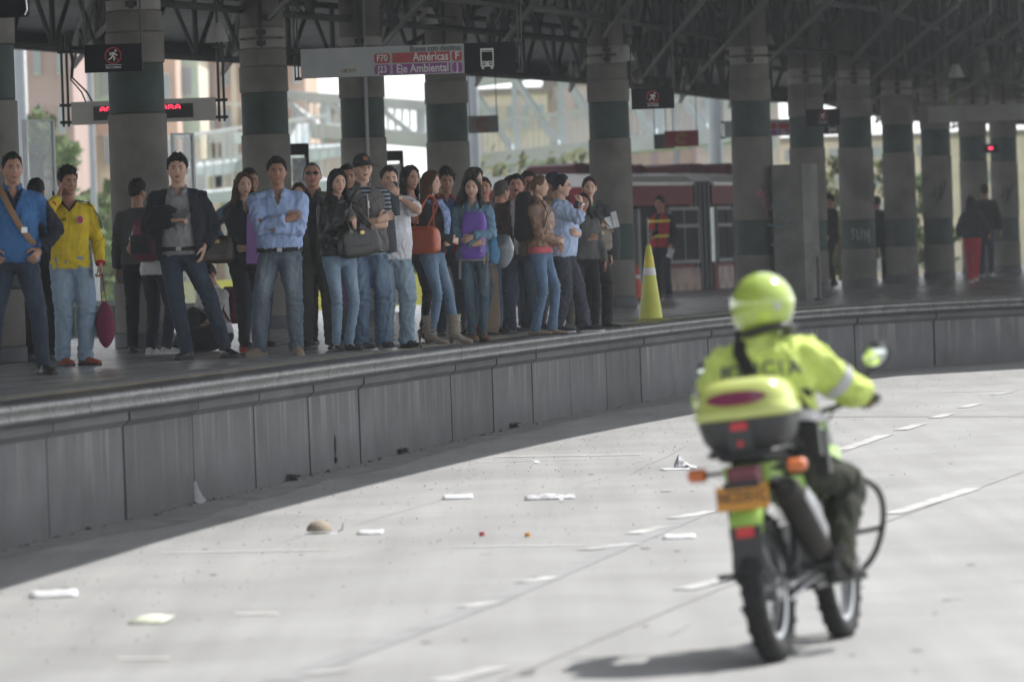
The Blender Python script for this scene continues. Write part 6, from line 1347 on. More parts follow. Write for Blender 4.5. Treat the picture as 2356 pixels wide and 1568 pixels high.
# 11 woman behind
person('woman whose face shows between the light blue shirt and the man with sunglasses', FL(700, 56.5), 1.60, 0, 'l', True, ('long', 'c', dict(length=.3)), (0, 0), ('down', 'down'), tops=[dict(name='coat', mat=darkfab, inf=.025, hem=.8)], pants=dict(mat=J['blk'], inf=.01), shoes=dict(mat=m_blackshoe, kind='flat'), seed=11, vox=.018)
# 12 sunglasses man
p = person('older man with short grey hair, wraparound sunglasses and a grey brown jacket', FL(733, 52.8), 1.74, -4, 'r', hair=('buzz', 'g', dict(top=.014, side=.01, fringe=.080)), head=(6, 8), arms=('pocket', 'pocket'), feet=((.13, .02, 18), (-.12, -.02, 5)), belly=.7, fat=.6,
    tops=[dict(name='jacket', mat=C('grey brown jacket', (.075, .072, .065)), inf=.036, hem=.80, amp=.008, open=(.02, .05), collar='stand', gap=35), dict(name='shirt', mat=darkfab, inf=.018, hem=.85, v=1.42)], pants=dict(mat=J['ch'], inf=.026, fit=1.15), shoes=dict(mat=m_blackshoe, kind='shoe'), seed=12)
def head_thing(p, name, label, cat): t = thing_at(name, p, (0, 0, 0), 0, label, cat); return t
t = head_thing(p, 'sunglasses', 'dark wraparound sunglasses on the older man with short grey hair', 'sunglasses'); mb = MB()
for sx in (-1, 1): mb.ell((sx * .034, -.088, .010), (.029, .010, .0155), 12, 8)
mb.xf(p.Mh); mk('lens', mb, mat('mirror lens', (.01, .01, .012), .05, var=0, spec=1), t, smooth=True); mb = MB()
for sx in (-1, 1): mb.tube([(sx * .060, -.080, .014), (sx * .078, -.04, .014), (sx * .083, .01, .01)], (.005, .002), 5)
mb.tube([(-.01, -.098, .014), (.01, -.098, .014)], .003, 5); mb.xf(p.Mh); mk('frame', mb, m_phone, t)
# 13 leather jacket woman
p = person('woman with straight black hair, shiny black leather jacket and light skinny jeans', FL(789, 51.0), 1.64, 28, 'l', True, ('long', 'k', dict(length=.42, top=.026, side=.018, frontlen=.34, wave=.005, fringe=.060)), (-4, -3), ({'pose': 'custom', 'w': (.06, -.235, 1.20), 'pole': (1, .0, -.9), 'd': (-.3, -.3, .9), 'n': (-.4, 1, 0), 'curl': 1.1}, {'pose': 'custom', 'w': (.02, -.22, 1.08), 'pole': (-1, .3, -.8), 'd': (1, 0, .2), 'n': (0, 1, 0)}), ((.075, 0, 24), (-.07, -.03, -5)),
    tops=[dict(name='leather_jacket', mat=leather, inf=.030, sinf=.028, hem=.93, amp=.007, collar='stand', gap=20)], pants=dict(mat=denim('light skinny denim', (.16, .24, .33), (.30, .39, .48)), fade=1.0, inf=.004, fit=.88, amp=.005, short=.03), shoes=dict(mat=m_blackshoe, kind='flat'), seed=13)
handbag(p, (.13, -.17, .86), 10, .46, .16, .27, mat('black soft leather', (.014, .013, .012), .42, var=.3, spec=.5, bump=.3), 'large black slouchy handbag carried in front of the leather jacket', strap_top=(-.05, -.03, .50), seed=7, ry=-8)
mb = MB()
for sx in (-1, 1): mb.tube([(sx * .078 + .008 * math.cos(a), .0, -.048 + .010 * math.sin(a)) for a in np.linspace(0, 6.28, 11)], .0018, 5)
mb.xf(p.Mh); mk('earring', mb, m_brass, p.root)
# 14 behind
person('dark haired person in grey trousers mostly hidden behind the leather jacket woman', FL(812, 56.5), 1.76, 10, 'd', hair=('short', 'k', {}), arms=('down', 'down'), tops=[dict(name='jacket', mat=darkfab, inf=.03)], pants=dict(mat=J['ch'], inf=.02), shoes=dict(mat=m_blackshoe, kind='flat'), seed=14, vox=.018)
c = FL(806, 54); t = empty('folder_bag', c + Vector((0, 0, .48)), 0, 'dusky purple bag hanging low between the leather jacket woman and the capped man', 'bag'); mb = MB(); mb.box((0, 0, 0), (.20, .06, .22), M=Matrix.Rotation(rad(35), 3, 'Y')); mk('bag_body', mb, mat('dusky purple cloth', (.10, .06, .12), .7), t); mb = MB(); mb.tube([(0, 0, .1), (.02, 0, .3), (0, 0, .4)], .006, 5); mk('strap', mb, darkfab, t)
# 15 cap man
strp = knit_stripes('grey black striped knit', (.02, .022, .03), (.22, .27, .31), 26, 2, .5)
p = person('man in a black cap with folded arms, grey quilted vest over a striped shirt', FL(849, 51.3), 1.77, 14, 'l', hair=('short', 'k', dict(top=.006, side=.008)), head=(4, 2), arms=({'pose': 'crossunder', 'w': (-.07, -.215, 1.13), 'd': (-1, .3, .3)}, {'pose': 'crossover', 'w': (.08, -.235, 1.17), 'd': (1, .2, .3)}), feet=((.12, -.02, 20), (-.07, -.05, 25)),
    tops=[dict(name='striped_shirt', mat=strp, inf=.018, sinf=.022, sleeve='short', hem=.86, infb=.028), dict(name='quilted_vest', mat=C('grey quilted nylon', (.12, .115, .11)), inf=.040, sleeve='none', hem=.90, amp=.010, v=1.36, vw=.5, collar='stand', gap=34)], pants=dict(mat=J['mid'], fade=1.1, inf=.02, fit=1.1, amp=.012), shoes=dict(mat=m_blackshoe, kind='sneaker', stripes=True, sole=m_wsole), seed=15)
m_cap = mat('black cap cloth', (.014, .013, .016), .8, var=.2); t = head_thing(p, 'baseball_cap', 'black baseball cap with a round orange emblem', 'cap')
mb = MB(); mb.ell((0, .008, .040), (.089, .108, .096), 22, 14, fn=lambda v: Vector((v.x, v.y, max(v.z, -.006)))); mb.xf(p.Mh); mk('crown', mb, m_cap, t, smooth=True)
mb = MB(); mb.loft([[Vector((math.sin(a) * r, -math.cos(a) * r * 1.1 - (.012 if r > .1 else 0), .044 - (r - .085) * .35 - .018 * abs(math.sin(a)) * (r > .1))) for a in np.linspace(-1.05, 1.05, 13)] for r in (.084, .105, .138, .150)], cap=False, close=False); mb.xf(p.Mh); o = mk('brim', mb, m_cap, t, smooth=True); md = o.modifiers.new('thick', 'SOLIDIFY'); md.thickness = .004
mb = MB(); mb.tube([(.020 * math.cos(a), -.096 + .25 * (.085 + .016 * math.sin(a) - .085), .086 + .015 * math.sin(a)) for a in np.linspace(0, 6.283, 15)], .0032, 5); mb.ell((0, -.097, .086), (.008, .003, .009), 8, 5); mb.xf(p.Mh); mk('emblem', mb, mat('orange embroidery', (.55, .17, .04), .6, var=0), t)
mb = MB(); mb.tube([(.0, -.165, 1.42), (.0, -.172, 1.3), (.0, -.18, 1.1), (0, -.175, .93)], .004, 5); mb.box((.004, -.18, 1.335), (.012, .008, .045)); mb.ell((.004, -.182, 1.30), (.011, .004, .011), 8, 5); mk('zip', mb, mat('steel zip', (.5, .5, .5), .3, .8, var=0), p.root)
# 16 mouth covering man
p = person('man in a white t-shirt covering his mouth, gold watch on his wrist', FL(908, 52.0), 1.66, 10, 'l', hair=('short', 'k', dict(top=.022, fringe=.076)), head=(6, -2), arms=({'pose': 'mouth', 'w': (.050, -.190, 1.475), 'pole': (1, -.2, -.8), 'd': (-.55, .0, .9), 'n': (-.2, 1, 0), 'curl': .3}, 'pocket'), feet=((.12, -.02, 30), (-.08, 0, 10)), belly=.8, fat=.3,
    tops=[dict(name='t_shirt', mat=C('white cotton', (.60, .61, .65)), inf=.026, sinf=.03, sleeve='short', hem=.86, amp=.007)], pants=dict(mat=denim('pale washed denim', (.20, .28, .35), (.36, .44, .50)), fade=.8, inf=.026, fit=1.15, amp=.010), shoes=dict(mat=m_blackshoe, kind='shoe'), seed=16)
k = p.k; sx, S_, E_, Wp, *_ = p.arms[0]; t = thing_at('wristwatch', p, (0, 0, 0), 0, 'gold wristwatch on the raised wrist', 'watch'); mb = MB(); q = Wp.lerp(E_, .12); ax = (E_ - Wp).normalized(); mb.tube([q - ax * .01, q + ax * .01], [.037, .038], 14); mb.xf(Matrix.Scale(k, 4)); mk('band', mb, m_brass, t, smooth=True); mb = MB(); mb.box((q + Vector((.0, -.036, 0))) * k, (.03, .014, .034)); mk('dial', mb, mat('cream dial', (.6, .55, .4), .3, var=0), t)
t = thing_at('draped_jacket', p, (0, 0, 0), 0, 'slate grey jacket hanging from the shoulder of the man covering his mouth', 'jacket'); mb = MB(); mb.tube([(-.06, -.16, 1.45), (.02, -.20, 1.36), (.035, -.215, 1.22)], [(.03, .018), (.05, .022), (.03, .02)], 10, ref=(0, -1, 0)); mb.tube([(-.10, -.15, 1.42), (-.07, -.20, 1.2), (-.04, -.21, 1.0), (-.02, -.19, .88)], [(.07, .03), (.075, .03), (.06, .03), (.05, .02)], 12, ref=(0, -1, 0)); bump_mesh(mb, .010, 14, 8); mk('cloth', mb, C('slate grey fleece', (.075, .085, .10)), t, smooth=True)
t = thing_at('phone', p, (.025 * k, -.155 * k, 1.585 * k), 0, 'dark grey phone held against the mouth', 'phone', rx=-20); mb = MB(); mb.prism(rrect(.065, .06, .02), -.008, .008); mk('casing', mb, C('dark grey rubber', (.06, .065, .075)), t)
# 17 woman in black
p = person('slim woman all in black with long black hair and black high heels', FL(956, 54.4), 1.70, 26, 'm', True, ('long', 'k', dict(length=.46, top=.026, side=.016, wave=.008)), (14, 0), ({'pose': 'chest', 'w': (.03, -.2, 1.20)}, 'down'), ((.09, -.02, 18), (-.09, .02, 5)), tops=[dict(name='cardigan', mat=blackfab, inf=.016, hem=.82, v=1.34, vw=.5)], pants=dict(mat=J['blk'], inf=.004, fit=.86, short=.03), shoes=dict(mat=mat('black patent shoe', (.01, .01, .01), .25, var=0), kind='heel'), seed=17)
mb = MB(); mb.tube([(-.05, -.10, 1.44), (-.035, -.13, 1.38), (0, -.15, 1.33), (.035, -.13, 1.38), (.05, -.10, 1.44)], .004, 5); mk('necklace', mb, mat('beaded white necklace', (.5, .5, .52), .4, var=.5, vs=80), p.root)
# 18 orange bag woman
p = person('woman in profile with reddish hair, black sweater, blue scarf and slouchy beige boots', FL(1003, 53.4), 1.63, 64, 'l', True, ('long', 'c', dict(length=.36, top=.026, side=.018, wave=.010, front=True, frontlen=.26, fringe=.056)), (8, 2), ({'pose': 'custom', 'w': (.02, -.19, 1.03), 'pole': (1, .4, -.8), 'd': (-1, -.2, 0), 'n': (0, 1, 0)}, {'pose': 'custom', 'w': (.0, -.23, 1.05), 'pole': (-1, .4, -.7), 'd': (1, -.2, -.1), 'n': (0, 1, 0), 'curl': .5}), ((.10, -.20, 0), (-.06, .0, 4)),
    tops=[dict(name='sweater', mat=C('black knit', (.013, .014, .014)), inf=.018, sinf=.018, hem=.93)], pants=dict(mat=denim('slate blue skinny denim', (.10, .16, .24), (.22, .31, .41)), fade=.9, inf=.003, fit=.88, amp=.005), shoes=dict(mat=mat('beige slouch leather', (.27, .235, .19), .55, var=.2, bump=.5, bs=25), kind='bootheel', sole=mat('boot heel', (.16, .13, .1), .7)), seed=18, bust=.5)
mb = MB(); ms = mat('blue patterned scarf', (.16, .22, .38), .85, var=.75, vs=45, bump=.5)
mb.tube([(.085 * math.cos(a), .005 + .080 * math.sin(a) - .02, 1.44 - .018 * math.sin(a) * 0) for a in np.linspace(0, 6.283, 19)], [.030 + .006 * math.sin(i * 2.1) for i in range(19)], 9); mb.tube([(.02, -.09, 1.43), (.01, -.15, 1.36), (0, -.175, 1.26), (.0, -.165, 1.12)], [(.06, .03), (.085, .03), (.075, .03), (.05, .02)], 12, ref=(0, -1, 0)); bump_mesh(mb, .012, 22, 4); mb.xf(Matrix.Scale(p.k, 4)); t = thing_at('scarf', p, (0, 0, 0), 0, 'blue patterned scarf round the neck of the woman in profile', 'scarf'); mk('cloth', mb, ms, t, smooth=True)
m_or = mat('orange leather', (.42, .085, .035), .42, var=.14, vs=5, bump=.25, spec=.5)
handbag(p, (-.27, -.02, .86), 84, .40, .17, .26, m_or, 'big orange leather handbag hanging from the shoulder of the woman in profile', strap_top=(-.10, -.03, .54), top=.9, seed=2)
mb = MB(); mb.tube([(-.080, .0, -.02), (-.088, -.004, -.05), (-.080, -.02, -.09), (-.06, -.05, -.15)], .0018, 5); mb.xf(p.Mh); t = thing_at('earphone', p, (0, 0, 0), 0, 'white earphone cord at the ear of the woman in profile', 'earphones'); mk('cord', mb, mat('white cord', (.6, .6, .6), .4, var=0), t)
# 19 red jacket man
person('young man with spiky hair in a red jacket behind the woman in profile', FL(1038, 58.5), 1.70, 12, 'd', hair=('short', 'k', dict(top=.034, spiky=1, side=.010)), head=(0, 0), arms=('down', 'down'), tops=[dict(name='jacket', mat=C('red jacket cloth', (.28, .015, .03)), inf=.034, open=(.03, .07), hem=.86, collar='stand', gap=36), dict(name='shirt', mat=C('royal blue shirt', (.04, .08, .2)), inf=.016, v=1.40)], pants=dict(mat=J['dark'], inf=.02), shoes=dict(mat=m_blackshoe), seed=19, vox=.014)
# 20 streaked hair woman
person('woman with ash streaked hair looking down, behind the girl hugging the purple backpack', FL(1100, 57.2), 1.70, 62, 'l', True, ('long', 's', dict(length=.38, top=.028, side=.02)), (4, -14), ('down', 'down'), tops=[dict(name='coat', mat=blackfab, inf=.026, hem=.82)], pants=dict(mat=J['teal'], inf=.01), shoes=dict(mat=m_blackshoe, kind='flat'), seed=20, vox=.016)
# 21 denim girl
p = person('girl in a light denim jacket hugging a purple backpack, brown ankle boots', FL(1098, 54.1), 1.58, -6, 'l', True, ('long', 'k', dict(length=.40, top=.022, side=.014, frontlen=.42, wave=.010)), (0, -2), ({'pose': 'custom', 'w': (.02, -.30, 1.12), 'pole': (1, .1, -.8), 'd': (-1, -.15, -.5), 'n': (0, 1, -.2), 'curl': .45}, {'pose': 'custom', 'w': (.03, -.29, 1.03), 'pole': (-1, .1, -.7), 'd': (1, -.1, .3), 'n': (0, 1, 0), 'curl': .3}), ((.065, 0, 24), (-.05, -.02, 14)),
    tops=[dict(name='denim_jacket', mat=C('light denim jacket', (.13, .23, .32)), inf=.026, sinf=.024, hem=.88, amp=.008, v=1.38, vw=.5, collar='shirt', gap=34), dict(name='top', mat=C('pale grey top', (.36, .36, .35)), inf=.012, hem=.86, sleeve='none', v=1.43)], pants=dict(mat=J['teal'], fade=.9, inf=.003, fit=.86, amp=.005), shoes=dict(mat=mat('brown suede boot', (.15, .075, .04), .85, var=.2, bump=.4), kind='boot'), seed=21)
t = thing_at('purple_backpack', p, (.01, -.185, .80), -4, 'purple backpack hugged in front of the denim jacket', 'backpack', rx=0, ry=3); mb = MB(); rounded_bag(mb, .27, .14, .44, .6, 32, 20, .84); bump_mesh(mb, .022, 9, 3); m_pu = mat('purple nylon', (.17, .085, .42), .6, var=.12, bump=.3); mk('bag_body', mb, m_pu, t, smooth=True)
mb = MB(); mb.tube([(-.12, .02, .40), (-.13, .0, .47), (-.12, .09, .50), (-.12, .13, .42)], (.016, .004), 6, ref=(0, 0, 1)); gw = mat('grey webbing', (.2, .2, .2), .7); mk('strap', mb, gw, t); mb = MB(); mb.tube([(-.13, .04, .06), (-.135, .04, -.10), (-.13, .03, -.20)], (.013, .003), 6, ref=(0, -1, 0)); mk('strap', mb, gw, t); mb = MB(); mb.tube([(.125, .04, .06), (.13, .04, -.12), (.125, .03, -.26)], (.012, .003), 6, ref=(0, -1, 0)); mk('strap', mb, gw, t)
text_obj('lettering', 'ROCK', .055, mat('pale violet print', (.36, .28, .55), .6, var=0), t, T(.098, -.076, .14) @ Matrix.Rotation(rad(22), 4, 'Z') @ FRONT @ Matrix.Rotation(rad(90), 4, 'Z'), depth=.002)
mb = MB(); mb.tube([(.10, -.12, .90), (.11, -.13, .82), (.105, -.13, .74)], .004, 5); mk('chain', mb, m_brass, p.root)
# plastic bag held behind
t = thing_at('plastic_bag', p, (.27, .02, .72), 0, 'blue and translucent grey plastic bag right of the purple backpack', 'bag'); mb = MB(); mb.ell((0, 0, .14), (.13, .09, .17), 14, 10); bump_mesh(mb, .03, 9, 6); mk('bag_body', mb, mat('grey blue plastic', (.14, .17, .19), .25, var=.5, vs=5, spec=.7), t, smooth=True); mb = MB(); mb.ell((-.07, -.05, .14), (.07, .05, .13), 10, 8); mk('blue_content', mb, C('light blue cloth', (.12, .28, .45)), t, smooth=True)
# 22..25
person('man with thin glasses between the girl in denim and the man with a moustache', FL(1124, 59.0), 1.62, 6, 'r', hair=('short', 'k', dict(top=.020, side=.016)), head=(-4, 6), arms=('down', 'down'), fat=.5, tops=[dict(name='jacket', mat=C('mauve jacket', (.10, .07, .075)), inf=.034, v=1.38, collar='shirt')], pants=dict(mat=J['mid'], inf=.02), shoes=dict(mat=m_blackshoe), seed=22, vox=.015)
person('grey templed man turning his head away to the right, brown jacket', FL(1164, 59.3), 1.58, 110, 'r', hair=('short', 'g', dict(top=.022, side=.016)), head=(20, 0), arms=('down', 'down'), tops=[dict(name='jacket', mat=C('dark maroon brown jacket', (.06, .03, .028)), inf=.034, collar='shirt')], pants=dict(mat=J['dark'], inf=.02), shoes=dict(mat=m_blackshoe), seed=23, vox=.015)
p = person('man with a black moustache in an open brown jacket', FL(1200, 57.8), 1.62, -6, 'r', hair=('short', 'k', dict(top=.026, side=.016)), head=(4, 6), stache=True, arms=({'pose': 'pocket'}, {'pose': 'down', 'w': (-.24, -.08, .86), 'curl': 1.0}), feet=((.12, 0, 14), (-.11, -.03, -20)), belly=.4, fat=.4,
    tops=[dict(name='jacket', mat=C('taupe brown jacket', (.075, .052, .043)), inf=.040, hem=.86, amp=.009, open=(.01, .07), collar='shirt', gap=36), dict(name='shirt', mat=C('pale shirt', (.5, .5, .52)), inf=.020, v=1.40, hem=.88, collar='shirt', gap=30)], pants=dict(mat=J['dark'], fade=.5, inf=.022), shoes=dict(mat=m_blackshoe, kind='shoe'), seed=24)
t = thing_at('cardboard_tube_bag', p, (-.28, -.07, .02), 0, 'tall tan paper bag held low by the man with the moustache', 'bag'); mb = MB(); rounded_bag(mb, .16, .10, .72, .3, 16, 6, .9); mk('bag_body', mb, mat('tan paper', (.30, .23, .16), .8, var=.1), t, smooth=40); mb = MB(); mb.tube([(-.03, 0, .68), (0, 0, .78), (.03, 0, .68)], .004, 5); mk('handle', mb, _M['tan paper'], t)
person('person in a dark knitted cap hidden behind the ponytailed woman', FL(1226, 60.5), 1.68, 20, 'd', hair=('short', 'k', dict(top=.028)), head=(0, 0), arms=('down', 'down'), tops=[dict(name='jacket', mat=blackfab, inf=.035)], pants=dict(mat=J['dark'], inf=.02), shoes=dict(mat=m_blackshoe), seed=25, vox=.018)
person('dark clothed man at the back, just left of the moustached man', FL(1184, 61.0), 1.64, -10, 'd', hair=('short', 'k', {}), arms=('down', 'down'), tops=[dict(name='jacket', mat=C('dark slate jacket', (.03, .035, .04)), inf=.035)], pants=dict(mat=J['blk'], inf=.02), shoes=dict(mat=m_blackshoe), seed=35, vox=.018)
# 26 ponytail woman
p = person('woman with light brown ponytail, tan leather jacket and flared blue jeans', FL(1252, 56.9), 1.60, 68, 'l', True, ('pony', 'l', dict(top=.016, side=.012, fringe=.068)), (10, 0), ({'pose': 'custom', 'w': (.04, -.2, 1.02)}, {'pose': 'custom', 'w': (.03, -.20, 1.02), 'pole': (-1, .6, -.4), 'd': (1, -.3, .1), 'n': (0, 1, 0), 'curl': .5}), ((.08, -.09, 4), (-.06, .06, 8)),
    tops=[dict(name='tan_jacket', mat=mat('tan leather', (.24, .14, .09), .45, var=.2, vs=8, bump=.4, bs=14), inf=.028, sinf=.024, hem=.97, amp=.008, collar='shirt'), dict(name='pink_top', mat=C('coral pink top', (.55, .12, .14)), inf=.014, hem=.90, sleeve='none')], pants=dict(mat=denim('blue flared denim', (.09, .15, .24), (.20, .30, .42)), fade=.8, inf=.005, fit=.92, flare=True), shoes=dict(mat=mat('tan flat shoe', (.30, .22, .16), .6), kind='flat'), seed=26)
t = thing_at('backpack', p, (-.06, .14, .95), 8, 'black backpack on the back of the ponytailed woman', 'backpack'); mb = MB(); rounded_bag(mb, .32, .22, .50); bump_mesh(mb, .012, 10, 9); mk('bag_body', mb, blackfab, t, smooth=True); mb = MB(); mb.tube([(-.12, -.08, .46), (-.13, -.20, .42), (-.14, -.27, .28), (-.12, -.22, .12), (-.12, -.1, .04)], (.020, .005), 6, ref=(0, -1, 0)); mk('strap', mb, blackfab, t)
# 27 behind w/ blue cap
p = person('man in a blue cap and khaki trousers behind the ponytailed woman', FL(1284, 60.8), 1.66, 60, 'd', hair=('short', 'k', {}), head=(0, 0), arms=('down', 'down'), feet=((.10, -.14, 0), (-.08, .16, 0)), tops=[dict(name='jacket', mat=C('ochre jacket', (.19, .14, .06)), inf=.03)], pants=dict(mat=J['kh'], inf=.022), shoes=dict(mat=C('grey sneaker', (.35, .36, .37)), kind='sneaker', sole=m_wsole), seed=27, vox=.016)
t = head_thing(p, 'baseball_cap', 'navy blue cap behind the man with glasses', 'cap'); mb = MB(); mb.ell((0, .008, .045), (.094, .112, .10), 20, 12, fn=lambda v: Vector((v.x, v.y, max(v.z, -.01)))); mb.xf(p.Mh); mk('crown', mb, mat('navy cap cloth', (.02, .03, .07), .8), t, smooth=True); mb = MB(); mb.loft([[Vector((math.sin(a) * r, -math.cos(a) * r * 1.1, .045 - (r - .085) * .4)) for a in np.linspace(-1, 1, 9)] for r in (.084, .15)], cap=False, close=False); mb.xf(p.Mh); o = mk('brim', mb, _M['navy cap cloth'], t, smooth=True); md = o.modifiers.new('thick', 'SOLIDIFY'); md.thickness = .004
# 28 glasses man
p = person('man with glasses in profile, pale blue shirt with rolled sleeves, biting his thumb', FL(1302, 57.9), 1.60, 72, 'l', hair=('short', 'k', dict(top=.024, side=.012)), head=(12, 0), arms=({'pose': 'custom', 'w': (.0, -.19, 1.10), 'pole': (1, .3, -.8), 'd': (-1, .2, .2), 'n': (0, 1, 0)}, {'pose': 'mouth', 'w': (.0, -.235, 1.44), 'pole': (-1, -.6, -1), 'd': (.3, .25, 1), 'n': (.2, 1, 0), 'curl': 1.1}), feet=((.10, -.23, 0), (-.08, .05, 4)), belly=.2,
    tops=[dict(name='shirt', mat=C('pale blue shirt cotton', (.40, .49, .68)), inf=.034, sinf=.034, sleeve='rolled', hem=.86, amp=.009, collar='shirt')], pants=dict(mat=J['nv'], fade=0, inf=.026, fit=1.1, amp=.010), shoes=dict(mat=C('navy canvas shoe', (.02, .028, .045)), kind='sneaker', sole=m_wsole), seed=28)
t = head_thing(p, 'glasses', 'thin dark glasses on the man biting his thumb', 'glasses'); mb = MB()
for sx in (-1, 1): mb.tube([(sx * .034 + .022 * math.cos(a), -.094, .008 + .013 * math.sin(a)) for a in np.linspace(0, 6.283, 13)], .002, 5); mb.tube([(sx * .055, -.09, .012), (sx * .082, .0, .008)], .002, 5)
mb.xf(p.Mh); mk('frame', mb, m_phone, t)
k = p.k; sx, S_, E_, Wp, *_ = p.arms[1]; t = thing_at('wristwatch', p, (0, 0, 0), 0, 'silver wristwatch of the man biting his thumb', 'watch'); mb = MB(); q = Wp.lerp(E_, .12); ax = (E_ - Wp).normalized(); mb.tube([q - ax * .012, q + ax * .012], [.036, .037], 14); mb.xf(Matrix.Scale(k, 4)); mk('band', mb, mat('silver band', (.6, .6, .62), .3, .8, var=0), t, smooth=True); mb = MB(); mb.ell((q + Vector((-.03, -.01, 0))) * k, (.012, .018, .018), 8, 6); mk('dial', mb, _M['silver band'], t)
t = thing_at('messenger_bag', p, (-.15, .16, .84), 20, 'black messenger bag behind the man with glasses', 'bag'); mb = MB(); rounded_bag(mb, .34, .16, .32); mk('bag_body', mb, blackfab, t, smooth=True); mb = MB(); mb.tube([(.0, -.02, .30), (.0, -.12, .42), (-.02, -.26, .36), (.05, -.33, .2)], (.016, .004), 6, ref=(0, -1, 0)); mk('strap', mb, blackfab, t); mb = MB(); mb.box((-.02, .085, .08), (.02, .01, .02)); mk('buckle', mb, m_brass, t)
# 29 small girl, 30 scarf woman
p = person('short woman with dark hair half hidden behind the man with glasses', FL(1352, 59.6), 1.43, 10, 'd', True, ('long', 'k', dict(length=.3)), (-6, 0), ('down', {'pose': 'chest'}), tops=[dict(name='jacket', mat=C('grey tweed jacket', (.10, .10, .10)), inf=.024)], pants=dict(mat=J['blk'], inf=.01), shoes=dict(mat=m_blackshoe, kind='flat'), seed=29, vox=.015)
p = person('woman in a dark coat with long charcoal shawl, rightmost of the waiting crowd', FL(1366, 60.0), 1.60, 30, 'l', True, ('bun', 'b', dict(top=.022, side=.018)), (-26, 0), ({'pose': 'down', 'w': (.23, -.05, .86)}, {'pose': 'custom', 'w': (.0, -.26, 1.19), 'pole': (-1, .3, -.8), 'd': (1, -.2, .3), 'n': (0, 1, 0), 'curl': .6}), ((.15, -.08, 34), (-.03, .0, 30)), tops=[dict(name='coat', mat=C('charcoal coat', (.022, .026, .03)), inf=.026, hem=.84, amp=.007, v=1.36), dict(name='top', mat=C('teal top', (.05, .13, .13)), inf=.012, sleeve='none', v=1.42)], pants=dict(mat=J['blk'], inf=.02, fit=1.05), shoes=dict(mat=m_blackshoe, kind='flat'), seed=30)
t = thing_at('shawl', p, (0, 0, 0), 0, 'long charcoal knitted shawl of the rightmost woman', 'scarf'); mb = MB(); mb.tube([(.10, .02, 1.45), (.17, -.06, 1.38), (.22, -.11, 1.2), (.26, -.10, 1.0), (.28, -.08, .80)], [(.05, .02), (.08, .03), (.08, .03), (.07, .03), (.05, .02)], 12, ref=(0, -1, 0)); bump_mesh(mb, .012, 16, 4); mb.xf(Matrix.Scale(p.k, 4)); mk('cloth', mb, C('charcoal knit', (.045, .05, .055)), t, smooth=True)
t = thing_at('papers', p, (.13, -.30, 1.15), -20, 'folded white papers held by the rightmost woman', 'papers', ry=-12); mb = MB(); mb.box((0, 0, 0), (.06, .006, .17)); mk('sheet', mb, m_paper, t); mb = MB(); mb.box((-.07, .01, -.02), (.08, .004, .13), rz=.3); mk('sheet', mb, m_paper, t)
handbag(p, (-.03, -.24, .82), -10, .28, .12, .24, mat('beige grey leather', (.20, .17, .13), .5, var=.2), 'beige and grey handbag between the man with glasses and the rightmost woman', strap_top=(-.08, .0, .5), seed=12)
G2 = 'people farther along the platform'
# 31 red vest
p = person('station worker in a red vest with yellow reflective bands beside the bus', FL(1527, 91), 1.62, -30, 'd', hair=('short', 'k', dict(top=.03)), head=(-10, 0), arms=({'pose': 'down', 'w': (.26, -.16, .92)}, {'pose': 'custom', 'w': (-.06, -.26, 1.16)}), tops=[dict(name='jacket', mat=C('dark navy jacket', (.02, .024, .035)), inf=.03), dict(name='safety_vest', mat=C('red safety vest', (.36, .03, .04)), inf=.045, sleeve='none', hem=.88, open=(.01, .05))], pants=dict(mat=C('navy uniform trousers', (.018, .024, .04)), inf=.02), shoes=dict(mat=m_blackshoe), seed=31, vox=.02, group=G2)
mb = MB(); z = 1.08; mb.loft([[Vector(q) for q in ring_pts(z + dz, .205, .17, .15)] for dz in (-.025, .025)]); mb.loft([[Vector(q) for q in ring_pts(1.34 + dz, .222, .168, .165)] for dz in (-.02, .02)]); mb.xf(Matrix.Scale(p.k, 4)); mk('reflective_band', mb, mat('yellow reflective band', (.62, .55, .05), .5, var=.1), p.root)
t = thing_at('papers', p, (.28, -.24, .72), 20, 'white paper in the hand of the station worker', 'papers', ry=20); mb = MB(); mb.box((0, 0, 0), (.10, .004, .15)); mk('sheet', mb, m_paper, t)
# 32, 33 silhouettes
person('dark clothed person leaning out from behind the column right of the concrete block', FL(1916, 104), 1.68, -90, 'd', hair=('short', 'k', {}), head=(0, 0), arms=('pocket', 'pocket'), tops=[dict(name='coat', mat=blackfab, inf=.04, hem=.78)], pants=dict(mat=J['blk'], inf=.02), shoes=dict(mat=m_blackshoe), seed=32, vox=.02, group=G2, face=False)
p = person('dark clothed person with a shoulder bag between the two columns right of the pale graffiti', FL(2024, 108), 1.62, 170, 'd', hair=('short', 'k', {}), arms=('down', 'down'), tops=[dict(name='coat', mat=blackfab, inf=.05, hem=.78)], pants=dict(mat=J['blk'], inf=.02), shoes=dict(mat=m_blackshoe), seed=33, vox=.02, group=G2, face=False)
handbag(p, (-.10, .12, .74), 0, .26, .14, .3, blackfab, 'black bag of the person between the two far columns', strap_top=(.02, -.1, .55), details=False, seed=5)
